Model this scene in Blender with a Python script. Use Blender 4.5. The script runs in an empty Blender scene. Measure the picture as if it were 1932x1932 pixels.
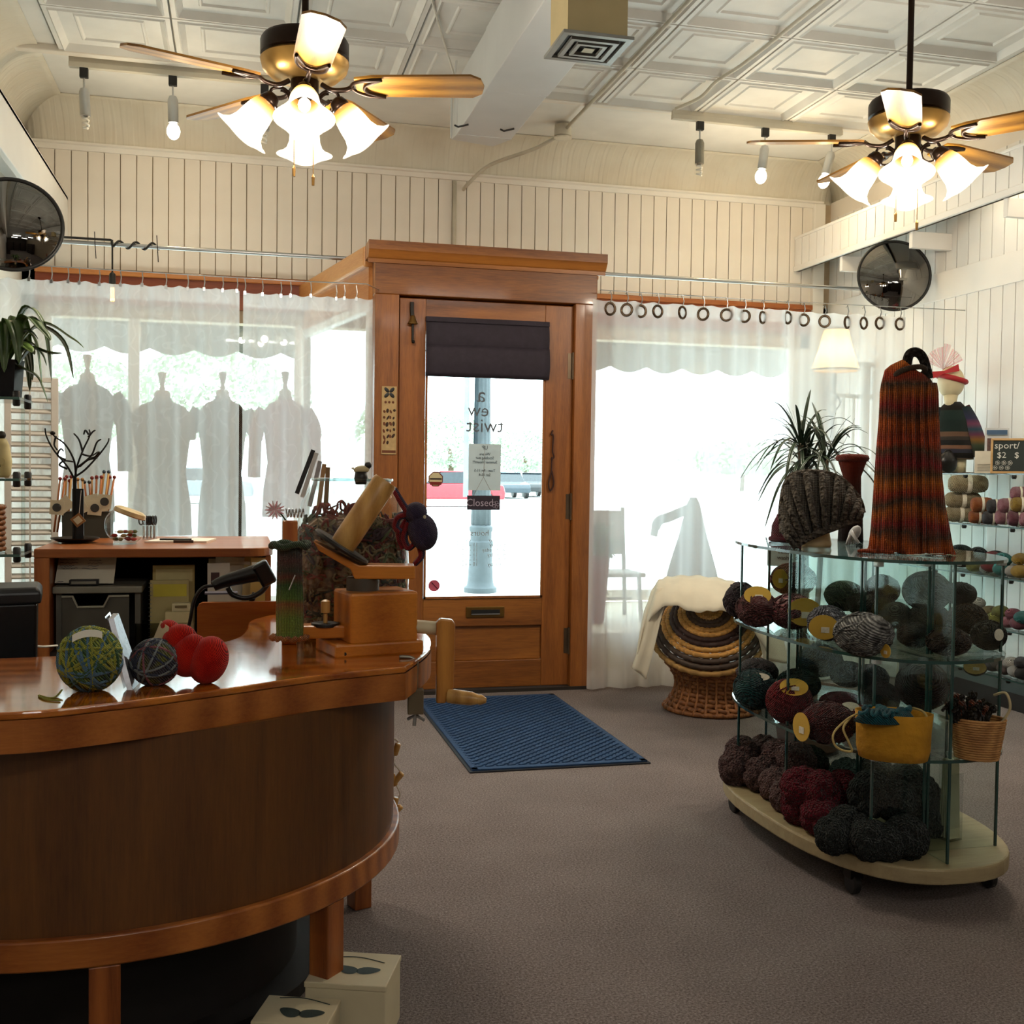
import bpy, bmesh, math, random
from mathutils import Vector, Matrix
PI = math.pi
random.seed(7)
scene = bpy.context.scene
COL = scene.collection
# ------------------------------------------------------------------ camera
FPX, HCAM = 2080.0, 1.2
YAW, PITCH, ROLL = math.radians(14), math.radians(-2.0), 0.0133
FW = Vector((math.sin(YAW)*math.cos(PITCH), math.cos(YAW)*math.cos(PITCH), math.sin(PITCH)))
_r0 = Vector((math.cos(YAW), -math.sin(YAW), 0)); _u0 = _r0.cross(FW)
RT = _r0*math.cos(ROLL) + _u0*math.sin(ROLL); UP = _u0*math.cos(ROLL) - _r0*math.sin(ROLL)
CAM = Vector((0, 0, HCAM))
cd = bpy.data.cameras.new('camera'); cam = bpy.data.objects.new('camera', cd); COL.objects.link(cam)
cd.sensor_width = 36; cd.sensor_fit = 'HORIZONTAL'; cd.lens = 36*FPX/1932; cd.clip_start = .05; cd.clip_end = 300
m = Matrix.Identity(4)
for i in range(3):
    m[i][0] = RT[i]; m[i][1] = UP[i]; m[i][2] = -FW[i]; m[i][3] = CAM[i]
cam.matrix_world = m
scene.camera = cam
def at(x, y, X=None, Y=None, Z=None):      # where the sight line through a photo pixel meets a plane of the room
    d = FW + RT*((x-966)/FPX) - UP*((y-966)/FPX)
    t = X/d.x if X is not None else Y/d.y if Y is not None else (Z-HCAM)/d.z
    return CAM + d*t
# ------------------------------------------------------------------ world and exposure
w = bpy.data.worlds.new('sky'); scene.world = w; w.use_nodes = True
bg = w.node_tree.nodes['Background']
bg.inputs[0].default_value = (.86, .94, 1.0, 1); bg.inputs[1].default_value = 7.0
vs = scene.view_settings
vs.view_transform = 'Standard'; vs.look = 'None'; vs.exposure = 0.38; vs.gamma = 1.0; vs.use_curve_mapping = False
scene.display_settings.display_device = 'sRGB'
cy = scene.cycles
cy.use_denoising = True; cy.use_light_tree = False; cy.max_bounces = 6; cy.transparent_max_bounces = 24; cy.diffuse_bounces = 3
cy.use_adaptive_sampling = True; cy.adaptive_threshold = .1
cy.glossy_bounces = 3; cy.transmission_bounces = 4; cy.sample_clamp_indirect = 6.0
cy.caustics_reflective = False; cy.caustics_refractive = False
# ------------------------------------------------------------------ materials
def lin(c):
    if isinstance(c, str): c = tuple(int(c[i:i+2], 16) for i in (0, 2, 4))
    return tuple((v/255/12.92 if v/255 <= .04045 else ((v/255+.055)/1.055)**2.4) for v in c) + (1,)
class NT:
    def __init__(s, name):
        s.m = bpy.data.materials.new(name); s.m.use_nodes = True; s.t = s.m.node_tree
        s.t.nodes.clear(); s.out = s.n('ShaderNodeOutputMaterial')
    def n(s, t, **k):
        nd = s.t.nodes.new(t)
        for a, b in k.items(): setattr(nd, a, b)
        return nd
    def l(s, a, b): s.t.links.new(a, b)
    def coord(s, scale=(1, 1, 1), rot=(0, 0, 0), kind='Object'):
        tc = s.n('ShaderNodeTexCoord'); mp = s.n('ShaderNodeMapping')
        mp.inputs['Scale'].default_value = scale; mp.inputs['Rotation'].default_value = rot
        s.l(tc.outputs[kind], mp.inputs[0]); return mp.outputs[0]
    def noise(s, v, scale, detail=3, rough=.55, dist=0):
        nd = s.n('ShaderNodeTexNoise'); nd.inputs['Scale'].default_value = scale; nd.inputs['Detail'].default_value = detail
        nd.inputs['Roughness'].default_value = rough; nd.inputs['Distortion'].default_value = dist
        s.l(v, nd.inputs['Vector']); return nd.outputs['Fac']
    def wave(s, v, scale, dist=0, detail=2, dscale=1, dir='X', prof='SIN', kind='BANDS'):
        nd = s.n('ShaderNodeTexWave', wave_type=kind, wave_profile=prof)
        if kind == 'BANDS': nd.bands_direction = dir
        else: nd.rings_direction = dir
        nd.inputs['Scale'].default_value = scale; nd.inputs['Distortion'].default_value = dist
        nd.inputs['Detail'].default_value = detail; nd.inputs['Detail Scale'].default_value = dscale
        s.l(v, nd.inputs['Vector']); return nd.outputs['Fac']
    def ramp(s, f, stops, interp='LINEAR'):
        nd = s.n('ShaderNodeValToRGB'); cr = nd.color_ramp; cr.interpolation = interp
        while len(cr.elements) > 1: cr.elements.remove(cr.elements[-1])
        for i, (p, c) in enumerate(stops):
            e = cr.elements[0] if i == 0 else cr.elements.new(p)
            e.position = p; e.color = lin(c) if not (isinstance(c, tuple) and len(c) == 4) else c
        s.l(f, nd.inputs[0]); return nd.outputs[0]
    def mix(s, f, a, b, mode='MIX'):
        nd = s.n('ShaderNodeMix', data_type='RGBA', blend_type=mode)
        for i, v in ((0, f), (6, a), (7, b)):
            if hasattr(v, 'is_linked'): s.l(v, nd.inputs[i])
            else: nd.inputs[i].default_value = v
        return nd.outputs[2]
    def bump(s, h, strength=.3, dist=.01):
        nd = s.n('ShaderNodeBump'); nd.inputs['Strength'].default_value = strength; nd.inputs['Distance'].default_value = dist
        s.l(h, nd.inputs['Height']); return nd.outputs[0]
    def pbr(s, col, rough=.6, metal=0, normal=None, coat=0, spec=.5, sheen=0):
        b = s.n('ShaderNodeBsdfPrincipled')
        if hasattr(col, 'is_linked'): s.l(col, b.inputs['Base Color'])
        else: b.inputs['Base Color'].default_value = col if len(col) == 4 else lin(col)
        if hasattr(rough, 'is_linked'): s.l(rough, b.inputs['Roughness'])
        else: b.inputs['Roughness'].default_value = rough
        b.inputs['Metallic'].default_value = metal; b.inputs['Coat Weight'].default_value = coat
        b.inputs['Coat Roughness'].default_value = .08
        b.inputs['Specular IOR Level'].default_value = spec; b.inputs['Sheen Weight'].default_value = sheen
        if normal: s.l(normal, b.inputs['Normal'])
        s.l(b.outputs[0], s.out.inputs[0]); return b
_mc = {}
def cached(f):
    def g(*a, **k):
        key = (f.__name__, a, tuple(sorted(k.items())))
        if key not in _mc: _mc[key] = f(*a, **k)
        return _mc[key]
    return g
@cached
def plain(c, rough=.6, metal=0, var=.12, vs=8, bump=0, bs=40, coat=0, spec=.5):
    n = NT('plain_' + str(c)); v = n.coord()
    f = n.noise(v, vs); base = lin(c); d = tuple(x*(1-2*var) for x in base[:3]) + (1,); h = tuple(min(1, x*(1+var)) for x in base[:3]) + (1,)
    col = n.ramp(f, [(.25, d), (.75, h)])
    nm = n.bump(n.noise(v, bs, 4), bump, .01) if bump else None
    n.pbr(col, rough, metal, nm, coat, spec); return n.m
@cached
def wood(dark, light, axis='X', s=1.0, rough=.4, coat=0.0, rings=True, bump=.08):
    n = NT('wood_' + dark); sc = {'X': (.7, 9, 9), 'Y': (9, .7, 9), 'Z': (9, 9, .7)}[axis]
    v = n.coord(tuple(x*s for x in sc)); a = n.noise(v, 1.6, 4, .6, .6)
    if rings:
        wv = n.wave(v, .55, 5, 2, .8, {'X': 'Y', 'Y': 'X', 'Z': 'X'}[axis])
        a = n.mix(.45, a, wv)
    v2 = n.coord(tuple(x*s*9 for x in sc)); g = n.noise(v2, 2.0, 3, .7)
    f = n.mix(.35, a, g)
    ld, ll = lin(dark), lin(light)
    col = n.ramp(f, [(.25, ld), (.5, tuple((p*.45+q*.55) for p, q in zip(ld, ll))), (.72, ll)])
    n.pbr(col, rough, 0, n.bump(g, bump, .004), coat); return n.m
@cached
def yarn(c1, c2=None, c3=None, s=60, vs=10, bump=.7, rot=(.5, .6, .3), dist=2.0, stretch=(1, 1, 1)):
    n = NT('yarn_' + c1); v = n.coord(stretch, rot); c2 = c2 or c1; c3 = c3 or c2
    f = n.noise(v, vs, 2, .5, 1.0)
    col = n.ramp(f, [(.3, c1), (.48, c2), (.68, c3)])
    wv = n.wave(v, s, dist, 2, 2.0)
    col2 = n.mix(wv, n.mix(1.0, col, lin('6e6e6e'), 'MULTIPLY'), col)
    n.pbr(col2, .95, 0, n.bump(wv, bump, .006), 0, .1, .15); return n.m
@cached
def fuzzy(c1, c2, s=55, bump=1.0):
    n = NT('fuzzy_' + c1); v = n.coord()
    f = n.noise(v, s, 3, .7); col = n.ramp(f, [(.32, c1), (.66, c2)])
    vo = n.n('ShaderNodeTexVoronoi'); vo.inputs['Scale'].default_value = s*1.2; n.l(v, vo.inputs['Vector'])
    n.pbr(col, 1.0, 0, n.bump(vo.outputs['Distance'], bump, .02), 0, .05, .1); return n.m
@cached
def stripes(stops, period=1.0, axis='Z', s=70, dist=.6, jag=.04, interp='LINEAR', bump=.6, off=0.0):
    # colour runs along one axis of the object as knitted stripes; strands give the relief
    n = NT('stripes'); v = n.coord()
    sp = n.n('ShaderNodeSeparateXYZ'); n.l(v, sp.inputs[0])
    no = n.noise(v, 9, 2); ma = n.n('ShaderNodeMath', operation='MULTIPLY_ADD'); ma.inputs[1].default_value = jag; n.l(no, ma.inputs[0])
    n.l(sp.outputs['XYZ'.index(axis)], ma.inputs[2])
    dv = n.n('ShaderNodeMath', operation='MULTIPLY_ADD'); dv.inputs[1].default_value = 1/period; dv.inputs[2].default_value = off - .5*jag/period; n.l(ma.outputs[0], dv.inputs[0])
    fr = n.n('ShaderNodeMath', operation='FRACT'); n.l(dv.outputs[0], fr.inputs[0])
    col = n.ramp(fr.outputs[0], list(stops), interp)
    w1 = n.wave(v, s, dist, 1, 2.0, 'X' if axis == 'Z' else 'Z'); w2 = n.wave(v, s, dist, 1, 2.0, axis)
    h = n.mix(.25, w1, w2)
    col2 = n.mix(h, n.mix(1.0, col, lin('868686'), 'MULTIPLY'), col)
    n.pbr(col2, .95, 0, n.bump(h, bump, .006), 0, .1, .1); return n.m
@cached
def emit(c, strength):
    n = NT('emit'); e = n.n('ShaderNodeEmission'); e.inputs[0].default_value = lin(c); e.inputs[1].default_value = strength
    n.l(e.outputs[0], n.out.inputs[0]); return n.m
@cached
def glass(tint='eef6f4', refl=1.0, rough=.0):
    n = NT('glass'); t = n.n('ShaderNodeBsdfTransparent'); t.inputs[0].default_value = lin(tint)
    g = n.n('ShaderNodeBsdfGlossy'); g.inputs['Roughness'].default_value = rough
    fr = n.n('ShaderNodeFresnel'); ge = n.n('ShaderNodeNewGeometry')
    io = n.n('ShaderNodeMath', operation='MULTIPLY_ADD'); io.inputs[1].default_value = 1/1.45-1.45; io.inputs[2].default_value = 1.45   # same thin pane from both faces
    n.l(ge.outputs['Backfacing'], io.inputs[0]); n.l(io.outputs[0], fr.inputs[0])
    mu = n.n('ShaderNodeMath', operation='MULTIPLY'); mu.inputs[1].default_value = refl; n.l(fr.outputs[0], mu.inputs[0])
    mx = n.n('ShaderNodeMixShader'); n.l(mu.outputs[0], mx.inputs[0]); n.l(t.outputs[0], mx.inputs[1]); n.l(g.outputs[0], mx.inputs[2])
    n.l(mx.outputs[0], n.out.inputs[0]); return n.m
@cached
def sheer(c='f4f4f2', opacity=.55, pattern=0):
    n = NT('sheer'); v = n.coord()
    t = n.n('ShaderNodeBsdfTransparent'); d = n.n('ShaderNodeBsdfDiffuse'); tr = n.n('ShaderNodeBsdfTranslucent')
    d.inputs[0].default_value = lin(c); tr.inputs[0].default_value = lin(c)
    a = n.n('ShaderNodeMixShader'); a.inputs[0].default_value = .7; n.l(d.outputs[0], a.inputs[1]); n.l(tr.outputs[0], a.inputs[2])
    lw = n.n('ShaderNodeLayerWeight'); lw.inputs[0].default_value = .35      # cloth seen edge-on covers more
    ma = n.n('ShaderNodeMath', operation='MULTIPLY_ADD', use_clamp=True); ma.inputs[1].default_value = .45; n.l(lw.outputs['Facing'], ma.inputs[0])
    if pattern:
        f = n.ramp(n.wave(v, 5, 14, 2, 1.5), [(.86, (0, 0, 0, 1)), (.95, (1, 1, 1, 1))])
        m2 = n.n('ShaderNodeMath', operation='MULTIPLY_ADD'); m2.inputs[1].default_value = pattern; m2.inputs[2].default_value = opacity; n.l(f, m2.inputs[0]); n.l(m2.outputs[0], ma.inputs[2])
    else: ma.inputs[2].default_value = opacity
    mx = n.n('ShaderNodeMixShader'); n.l(ma.outputs[0], mx.inputs[0]); n.l(t.outputs[0], mx.inputs[1]); n.l(a.outputs[0], mx.inputs[2])
    n.l(mx.outputs[0], n.out.inputs[0]); return n.m
@cached
def carpet():
    n = NT('carpet'); v = n.coord(); f = n.noise(v, 160, 3, .8); g = n.noise(v, 3, 3)
    col = n.ramp(f, [(.3, '463c3a'), (.5, '857a76'), (.7, 'b4aaa6')]); col = n.mix(.2, col, n.ramp(g, [(.3, '584e4a'), (.7, '948a86')]))
    n.pbr(col, 1.0, 0, n.bump(f, .8, .01), 0, .05); return n.m
@cached
def coverelief(ax='X'):
    n = NT('embossed_cove'); v = n.coord((1, .02, .35) if ax == 'X' else (.02, 1, .35)); wv = n.wave(v, 2.6, 1.2, 2, 2.2, ax); v2 = n.coord(); w2 = n.wave(v, 6.5, 3.5, 2, 1.2, ax)
    no = n.noise(v2, 3, 3); h = n.ramp(n.mix(.4, wv, w2), [(.35, (0, 0, 0, 1)), (.65, (1, 1, 1, 1))])
    col = n.ramp(no, [(.3, 'd6cfbe'), (.7, 'e2dfd2')]); n.pbr(col, .5, 0, n.bump(h, .22, .012)); return n.m
WHITE = plain('eeebe3', .45, var=.04, vs=2.5, bump=.05, bs=25)
CREAM = plain('efe9de', .5, var=.05, vs=2, bump=.04, bs=20)
CEILM = plain('e9e9e5', .5, var=.06, vs=3, bump=.12, bs=14)
GROOVE = plain('b9a78c', .8, var=.1)
BLACK = plain('141414', .45, var=.1); BLKMETAL = plain('15120f', .4, .6, var=.1)
BRONZE = plain('2b1d14', .35, .7, var=.15)
OAK = wood('8a3f0c', 'd0802c', 'X', 1.0, .22, .5)
STEEL = plain('b8babc', .3, .9, var=.05); BRASS = plain('7a5a2a', .4, .8, var=.2)
PAPER = plain('e6e2d4', .8, var=.04); GLASS = glass(); GLASSG = glass('f3f9f8', 1.0)
CLEAR = glass('f4f7f7', .9)
# ------------------------------------------------------------------ mesh building
class MB:
    def __init__(s): s.v = []; s.f = []
    def add(s, vs, fs):
        o = len(s.v); s.v += [tuple(p) for p in vs]; s.f += [tuple(i+o for i in f) for f in fs]; return s
    def box(s, c, d, rz=0, rx=0, ry=0):
        R = Matrix.Rotation(rz, 3, 'Z') @ Matrix.Rotation(ry, 3, 'Y') @ Matrix.Rotation(rx, 3, 'X'); c = Vector(c)
        vs = [c + R @ Vector((x*d[0]/2, y*d[1]/2, z*d[2]/2)) for x in (-1, 1) for y in (-1, 1) for z in (-1, 1)]
        return s.add(vs, [(0, 1, 3, 2), (4, 6, 7, 5), (0, 4, 5, 1), (2, 3, 7, 6), (0, 2, 6, 4), (1, 5, 7, 3)])
    def span(s, a, b):
        return s.box([(p+q)/2 for p, q in zip(a, b)], [abs(q-p) for p, q in zip(a, b)])
    def tube(s, pts, r, n=8, caps=True, closed=False):
        pts = [Vector(p) for p in pts]; k = len(pts); rs = r if isinstance(r, (list, tuple)) else [r]*k
        prev = None; vs = []
        for i, p in enumerate(pts):
            if closed: t = pts[(i+1) % k] - pts[i-1]
            else: t = pts[min(i+1, k-1)] - pts[max(i-1, 0)]
            if t.length < 1e-9: t = Vector((0, 0, 1))
            t.normalize()
            if prev is None: a = t.orthogonal().normalized()
            else:
                a = prev - t*prev.dot(t)
                a = a.normalized() if a.length > 1e-6 else t.orthogonal().normalized()
            prev = a; b = t.cross(a)
            vs += [p + (a*math.cos(2*PI*j/n) + b*math.sin(2*PI*j/n))*rs[i] for j in range(n)]
        fs = [(i*n+j, i*n+(j+1) % n, ((i+1) % k)*n+(j+1) % n, ((i+1) % k)*n+j) for i in range(k if closed else k-1) for j in range(n)]
        if caps and not closed: fs += [tuple(range(n))[::-1], tuple(range((k-1)*n, k*n))]
        return s.add(vs, fs)
    def cyl(s, a, b, r, r2=None, n=16): return s.tube([a, b], [r, r if r2 is None else r2], n)
    def lathe(s, prof, c=(0, 0, 0), n=24, sx=1, sy=1, caps=True, M=None, wob=None):
        vs = []
        for i, (r, z) in enumerate(prof):
            for j in range(n):
                a = 2*PI*j/n; rr = r*(wob(a, i/(len(prof)-1)) if wob else 1)
                p = Vector((rr*math.cos(a)*sx, rr*math.sin(a)*sy, z))
                vs.append((M @ p if M else p) + Vector(c))
        k = len(prof)
        fs = [(i*n+j, i*n+(j+1) % n, (i+1)*n+(j+1) % n, (i+1)*n+j) for i in range(k-1) for j in range(n)]
        if caps: fs += [tuple(range(n))[::-1], tuple(range((k-1)*n, k*n))]
        return s.add(vs, fs)
    def ball(s, c, r, n=16, k=10, f=None, M=None):
        r = r if isinstance(r, (tuple, list)) else (r, r, r); vs = []
        for i in range(1, k):
            th = PI*i/k
            for j in range(n):
                a = 2*PI*j/n; d = Vector((math.sin(th)*math.cos(a), math.sin(th)*math.sin(a), math.cos(th)))
                g = f(d) if f else 1; p = Vector((d.x*r[0]*g, d.y*r[1]*g, d.z*r[2]*g)); vs.append((M @ p if M else p) + Vector(c))
        for d in (Vector((0, 0, 1)), Vector((0, 0, -1))):
            g = f(d) if f else 1; p = Vector((0, 0, d.z*r[2]*g)); vs.append((M @ p if M else p) + Vector(c))
        t, b = (k-1)*n, (k-1)*n+1
        fs = [(i*n+j, (i+1)*n+j, (i+1)*n+(j+1) % n, i*n+(j+1) % n) for i in range(k-2) for j in range(n)]
        fs += [(t, j, (j+1) % n) for j in range(n)] + [(b, (k-2)*n+(j+1) % n, (k-2)*n+j) for j in range(n)]
        return s.add(vs, fs)
    def prism(s, pts, z0, z1):                      # outline in x,y lifted from z0 to z1
        n = len(pts); vs = [(x, y, z0) for x, y in pts] + [(x, y, z1) for x, y in pts]
        return s.add(vs, [tuple(range(n))[::-1], tuple(range(n, 2*n))] + [(i, (i+1) % n, n+(i+1) % n, n+i) for i in range(n)])
    def band(s, A, B):                              # quad strip between two polylines
        n = len(A); return s.add(list(A)+list(B), [(i, i+1, n+i+1, n+i) for i in range(n-1)])
    def sheet(s, fn, nu, nv):
        vs = [fn(i/nu, j/nv) for j in range(nv+1) for i in range(nu+1)]
        return s.add(vs, [(j*(nu+1)+i, j*(nu+1)+i+1, (j+1)*(nu+1)+i+1, (j+1)*(nu+1)+i) for j in range(nv) for i in range(nu)])
    def sweep(s, prof, A, B, side, up=Vector((0, 0, 1))):  # profile (out,up) carried from A to B; side = outward direction
        A, B, side = Vector(A), Vector(B), Vector(side); n = len(prof)
        vs = [p + side*o + up*h for p in (A, B) for o, h in prof]
        return s.add(vs, [tuple(range(n))[::-1], tuple(range(n, 2*n))] + [(i, (i+1) % n, n+(i+1) % n, n+i) for i in range(n)])
    def mesh(s, name):
        me = bpy.data.meshes.new(name); me.from_pydata(s.v, [], s.f); me.update()
        b = bmesh.new(); b.from_mesh(me); bmesh.ops.recalc_face_normals(b, faces=b.faces); b.to_mesh(me); b.free(); return me
    def build(s, name, mat, parent=None, smooth=False, bevel=0, loc=None, rot=None, solid=0, sub=0):
        me = s.mesh(name); o = bpy.data.objects.new(name, me); COL.objects.link(o); me.materials.append(mat)
        if smooth:
            for p in me.polygons: p.use_smooth = True
            if smooth == 'auto': me.set_sharp_from_angle(angle=math.radians(40))
        if parent: o.parent = parent
        if loc: o.location = loc
        if rot: o.rotation_euler = rot
        if solid: d = o.modifiers.new('s', 'SOLIDIFY'); d.thickness = solid; d.offset = 0
        if bevel: d = o.modifiers.new('b', 'BEVEL'); d.width = bevel; d.segments = 2; d.limit_method = 'ANGLE'
        if sub: d = o.modifiers.new('u', 'SUBSURF'); d.levels = sub; d.render_levels = sub
        return o
def tag(o, label=None, cat=None, group=None, kind=None):
    if label: o['label'] = label
    if cat: o['category'] = cat
    if group: o['group'] = group
    if kind: o['kind'] = kind
    return o
def empty(name, loc=(0, 0, 0), rz=0, label=None, cat=None, group=None, kind=None):
    o = bpy.data.objects.new(name, None); COL.objects.link(o); o.location = loc; o.rotation_euler = (0, 0, rz); o.empty_display_size = .05
    return tag(o, label, cat, group, kind)
def struct(o): o['kind'] = 'structure'; return o
def inst(me, name, mat, parent=None, loc=(0, 0, 0), rot=(0, 0, 0), sc=(1, 1, 1)):
    o = bpy.data.objects.new(name, me); COL.objects.link(o)
    if not me.materials: me.materials.append(mat)
    o.material_slots[0].link = 'OBJECT'; o.material_slots[0].material = mat
    o.parent = parent; o.location = loc; o.rotation_euler = rot; o.scale = sc; return o
def setsmooth(me):
    for p in me.polygons: p.use_smooth = True
    return me
def text(body, name, mat, loc, rot, size, parent=None, align='CENTER', extrude=.0004, sx=1.0):
    cu = bpy.data.curves.new(name, 'FONT'); cu.body = body; cu.size = size; cu.align_x = align; cu.align_y = 'CENTER'; cu.extrude = extrude; cu.resolution_u = 2
    o = bpy.data.objects.new(name, cu); COL.objects.link(o); dg = bpy.context.evaluated_depsgraph_get()
    me = bpy.data.meshes.new_from_object(o.evaluated_get(dg)); bpy.data.objects.remove(o); bpy.data.curves.remove(cu)
    o = bpy.data.objects.new(name, me); COL.objects.link(o); me.materials.clear(); me.materials.append(mat)
    o.location = loc; o.rotation_euler = rot; o.parent = parent; o.scale = (sx, 1, 1); return o
def arc(c, r, a0, a1, n, plane='XZ'):
    out = []
    for i in range(n+1):
        a = a0 + (a1-a0)*i/n; u, v = r*math.cos(a), r*math.sin(a)
        out.append(Vector(c) + (Vector((u, 0, v)) if plane == 'XZ' else Vector((u, v, 0)) if plane == 'XY' else Vector((0, u, v))))
    return out
def bez(pts, n=8):                                   # smooth curve through points
    P_ = [Vector(p) for p in pts]; out = []
    for i in range(len(P_)-1):
        a, b, c, d = P_[max(i-1, 0)], P_[i], P_[i+1], P_[min(i+2, len(P_)-1)]
        for k in range(n):
            t = k/n; out.append(.5*((2*b) + (c-a)*t + (2*a-5*b+4*c-d)*t*t + (3*b-a-3*c+d)*t**3))
    return out + [P_[-1]]
# ================================================================== the room
XL, XR, YW, YB, ZC = -1.30, 4.25, 7.40, -7.0, 3.45
floor = struct(MB().span((XL-.3, YB, -.12), (XR+.3, 5.93, 0)).build('floor', carpet()))
# ceiling: a plain field with pressed panels set into it, each with its own frame and step
ceil = struct(MB().span((XL-.3, YB, ZC+.02), (XR+.3, 7.6, ZC+.15)).build('ceiling', CEILM))
PX, PY0 = .61, 6.40
pm = MB()
def ring(z0, z1, a, b):
    o = [(-a, -a, z0), (a, -a, z0), (a, a, z0), (-a, a, z0)]; i = [(-b, -b, z1), (b, -b, z1), (b, b, z1), (-b, b, z1)]
    pm.add(o+i, [(k, (k+1) % 4, 4+(k+1) % 4, 4+k) for k in range(4)])
h = PX/2
for (z0, z1, a, b) in ((.02, -.022, h-.003, h-.006), (-.022, -.022, h-.006, h-.028), (-.022, -.030, h-.028, h-.036), (-.030, .004, h-.036, h-.062), (.004, .004, h-.062, h-.135), (.004, -.004, h-.135, h-.142), (-.004, -.004, h-.142, h-.15), (-.004, .006, h-.15, h-.158)): ring(z0, z1, a, b)
c = h-.158; pm.add([(-c, -c, .006), (c, -c, .006), (c, c, .006), (-c, c, .006)], [(0, 1, 2, 3)])
pme = pm.mesh('panel')
for i in range(8):
    for j in range(7): inst(pme, 'panel', CEILM, ceil, (-.94+PX*(i+.5), PY0-PX*(j+.5), ZC))
# flat border in front of the panels (towards the window wall) and strips by the side walls
b = struct(MB().span((XL-.2, PY0+.02, ZC), (XR+.2, 7.22, ZC+.03)).build('trim_1', CEILM))
struct(MB().span((XL-.2, PY0-.03, ZC-.035), (XR+.2, PY0+.03, ZC+.02)).build('trim_2', CREAM, bevel=.008))
struct(MB().span((3.95, -1, ZC), (XR+.2, PY0, ZC+.03)).build('trim_3', CEILM))
struct(MB().span((XL-.2, -1, ZC), (-.95, PY0, ZC+.03)).build('trim_4', CEILM))
# embossed cove between ceiling and wall on three sides
def cove(A, B, inward, name, rad=.24):
    A, B, n = Vector(A), Vector(B), Vector(inward); m = MB(); pr = [(rad*(1-math.sin(t)), -rad*(1-math.cos(t))) for t in [PI/2*k/8 for k in range(9)]]
    def fn(u, v):
        t = PI/2*v; return A.lerp(B, u) + n*(rad*(1-math.sin(t))) + Vector((0, 0, ZC-.005-rad*(1-math.cos(t))))
    m.sheet(fn, 40, 10)
    return struct(m.build(name, coverelief('X' if abs(n.y) > .5 else 'Y'), smooth=True, solid=.006))
cove((XL, YW, 0), (XR, YW, 0), (0, -1, 0), 'trim_5')
cove((XR, YB, 0), (XR, YW, 0), (-1, 0, 0), 'trim_6', .26)
cove((XL, YB, 0), (XL, YW, 0), (1, 0, 0), 'trim_7', .26)
# crown moulding along the window wall
CR = [(0, 0), (.055, 0), (.055, -.012), (.04, -.018), (.032, -.04), (.03, -.045), (0, -.045)]
struct(MB().sweep(CR, (XL, YW, 3.215), (XR-.1, YW, 3.215), (0, -1, 0)).build('trim_8', WHITE))
# window wall: backing with the openings below, beadboard above the window head
ZH = 2.45
wf = empty('wall_front'); struct(wf)
PIT = .0964
MB().span((XL-.3, YW, ZH-.30), (XR+.3, YW+.14, ZC+.1)).build('backing', GROOVE, wf)
bm = MB().box((0, 0, 0), (PIT-.006, .014, 3.19-ZH)).mesh('board'); n = 0
x = XL+PIT/2
while x < 4.1:
    inst(bm, 'board', CREAM, wf, (x, YW-.007, (3.19+ZH)/2)); x += PIT
MB().span((XL-.3, YW, -.2), (XL+.1, YW+.14, ZH)).build('pier', WHITE, wf)
MB().span((4.02, YW, -.2), (XR+.3, YW+.14, ZH)).build('pier', WHITE, wf)
MB().span((4.08, YW-.05, .3), (4.17, YW, 3.2)).build('pilaster', WHITE, wf, bevel=.006)
# pine head boards over the windows with a small top ledge
PINE = wood('94491a', 'd08a4a', 'X', 1, .4, .1)
for k, (a, b, z) in enumerate(((XL+.08, .44, 2.44), (2.25, 4.08, 2.46))):
    t = struct(empty('trim_%d' % (9+k)))
    MB().span((a, YW-.03, z-.21), (b, YW-.002, z-.035)).build('head_board', wood('7a2f12', 'a85a2c', 'X', 1, .45, .1), t)
    MB().span((a, YW-.055, z-.035), (b, YW-.002, z)).build('ledge', PINE, t, bevel=.005)
# display platforms behind the curtains
WALLD = plain('cfc4ae', .7, var=.05)
for k, (a, b, c, d) in enumerate(((XL, .70, .43, 5.93+.12), (1.93, 4.25, 2.2, 5.93))):
    pts = [(a, d), (b, d), (c, YW), (a, YW)] if k == 0 else [(a, d), (b, d), (b, YW), (c, YW)]
    struct(MB().prism(pts, -.1, .30).build('trim_%d' % (11+k), WALLD, bevel=.004))
# windows: white sashes with panes
def window(name, A, B, z0, z1, mull=(), fr=.06, trans=None, dep=.05):
    A, B = Vector(A), Vector(B); L = (B-A).length; ang = math.atan2(B.y-A.y, B.x-A.x)
    r = struct(empty(name, A, ang))
    m = MB().span((0, -dep/2, z1-fr), (L, dep/2, z1)); m.build('head', WHITE, r, bevel=.006)
    MB().span((0, -dep/2, z0), (L, dep/2, z0+fr)).build('sill', WHITE, r, bevel=.006)
    xs = [0] + list(mull) + [L-fr]
    for x in xs: MB().span((x, -dep/2, z0+fr), (x+fr, dep/2, z1-fr)).build('post', WHITE, r, bevel=.006)
    zs = [z0+fr, z1-fr]
    if trans:
        zs.insert(1, trans); MB().span((fr, -dep/2, trans-.02), (L-fr, dep/2, trans+.02)).build('transom_bar', WHITE, r, bevel=.004)
    for a, b in zip(xs, xs[1:]):
        for p, q in zip(zs, zs[1:]): MB().span((a+fr, -.003, p), (b, .003, q)).build('pane', GLASS, r)
    return r
window('window_1', (XL+.1, YW+.05, 0), (.43, YW+.05, 0), .30, 2.24, (.52,), .07)
window('window_2', (.43, YW, 0), (.705, 5.99, 0), .30, 2.12, (), .05)
window('window_3', (2.2, YW+.05, 0), (4.03, YW+.05, 0), .30, 2.26, (), .08)
window('window_4', (1.93, 5.99, 0), (2.2, YW, 0), .30, 2.12, (), .05)
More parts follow.
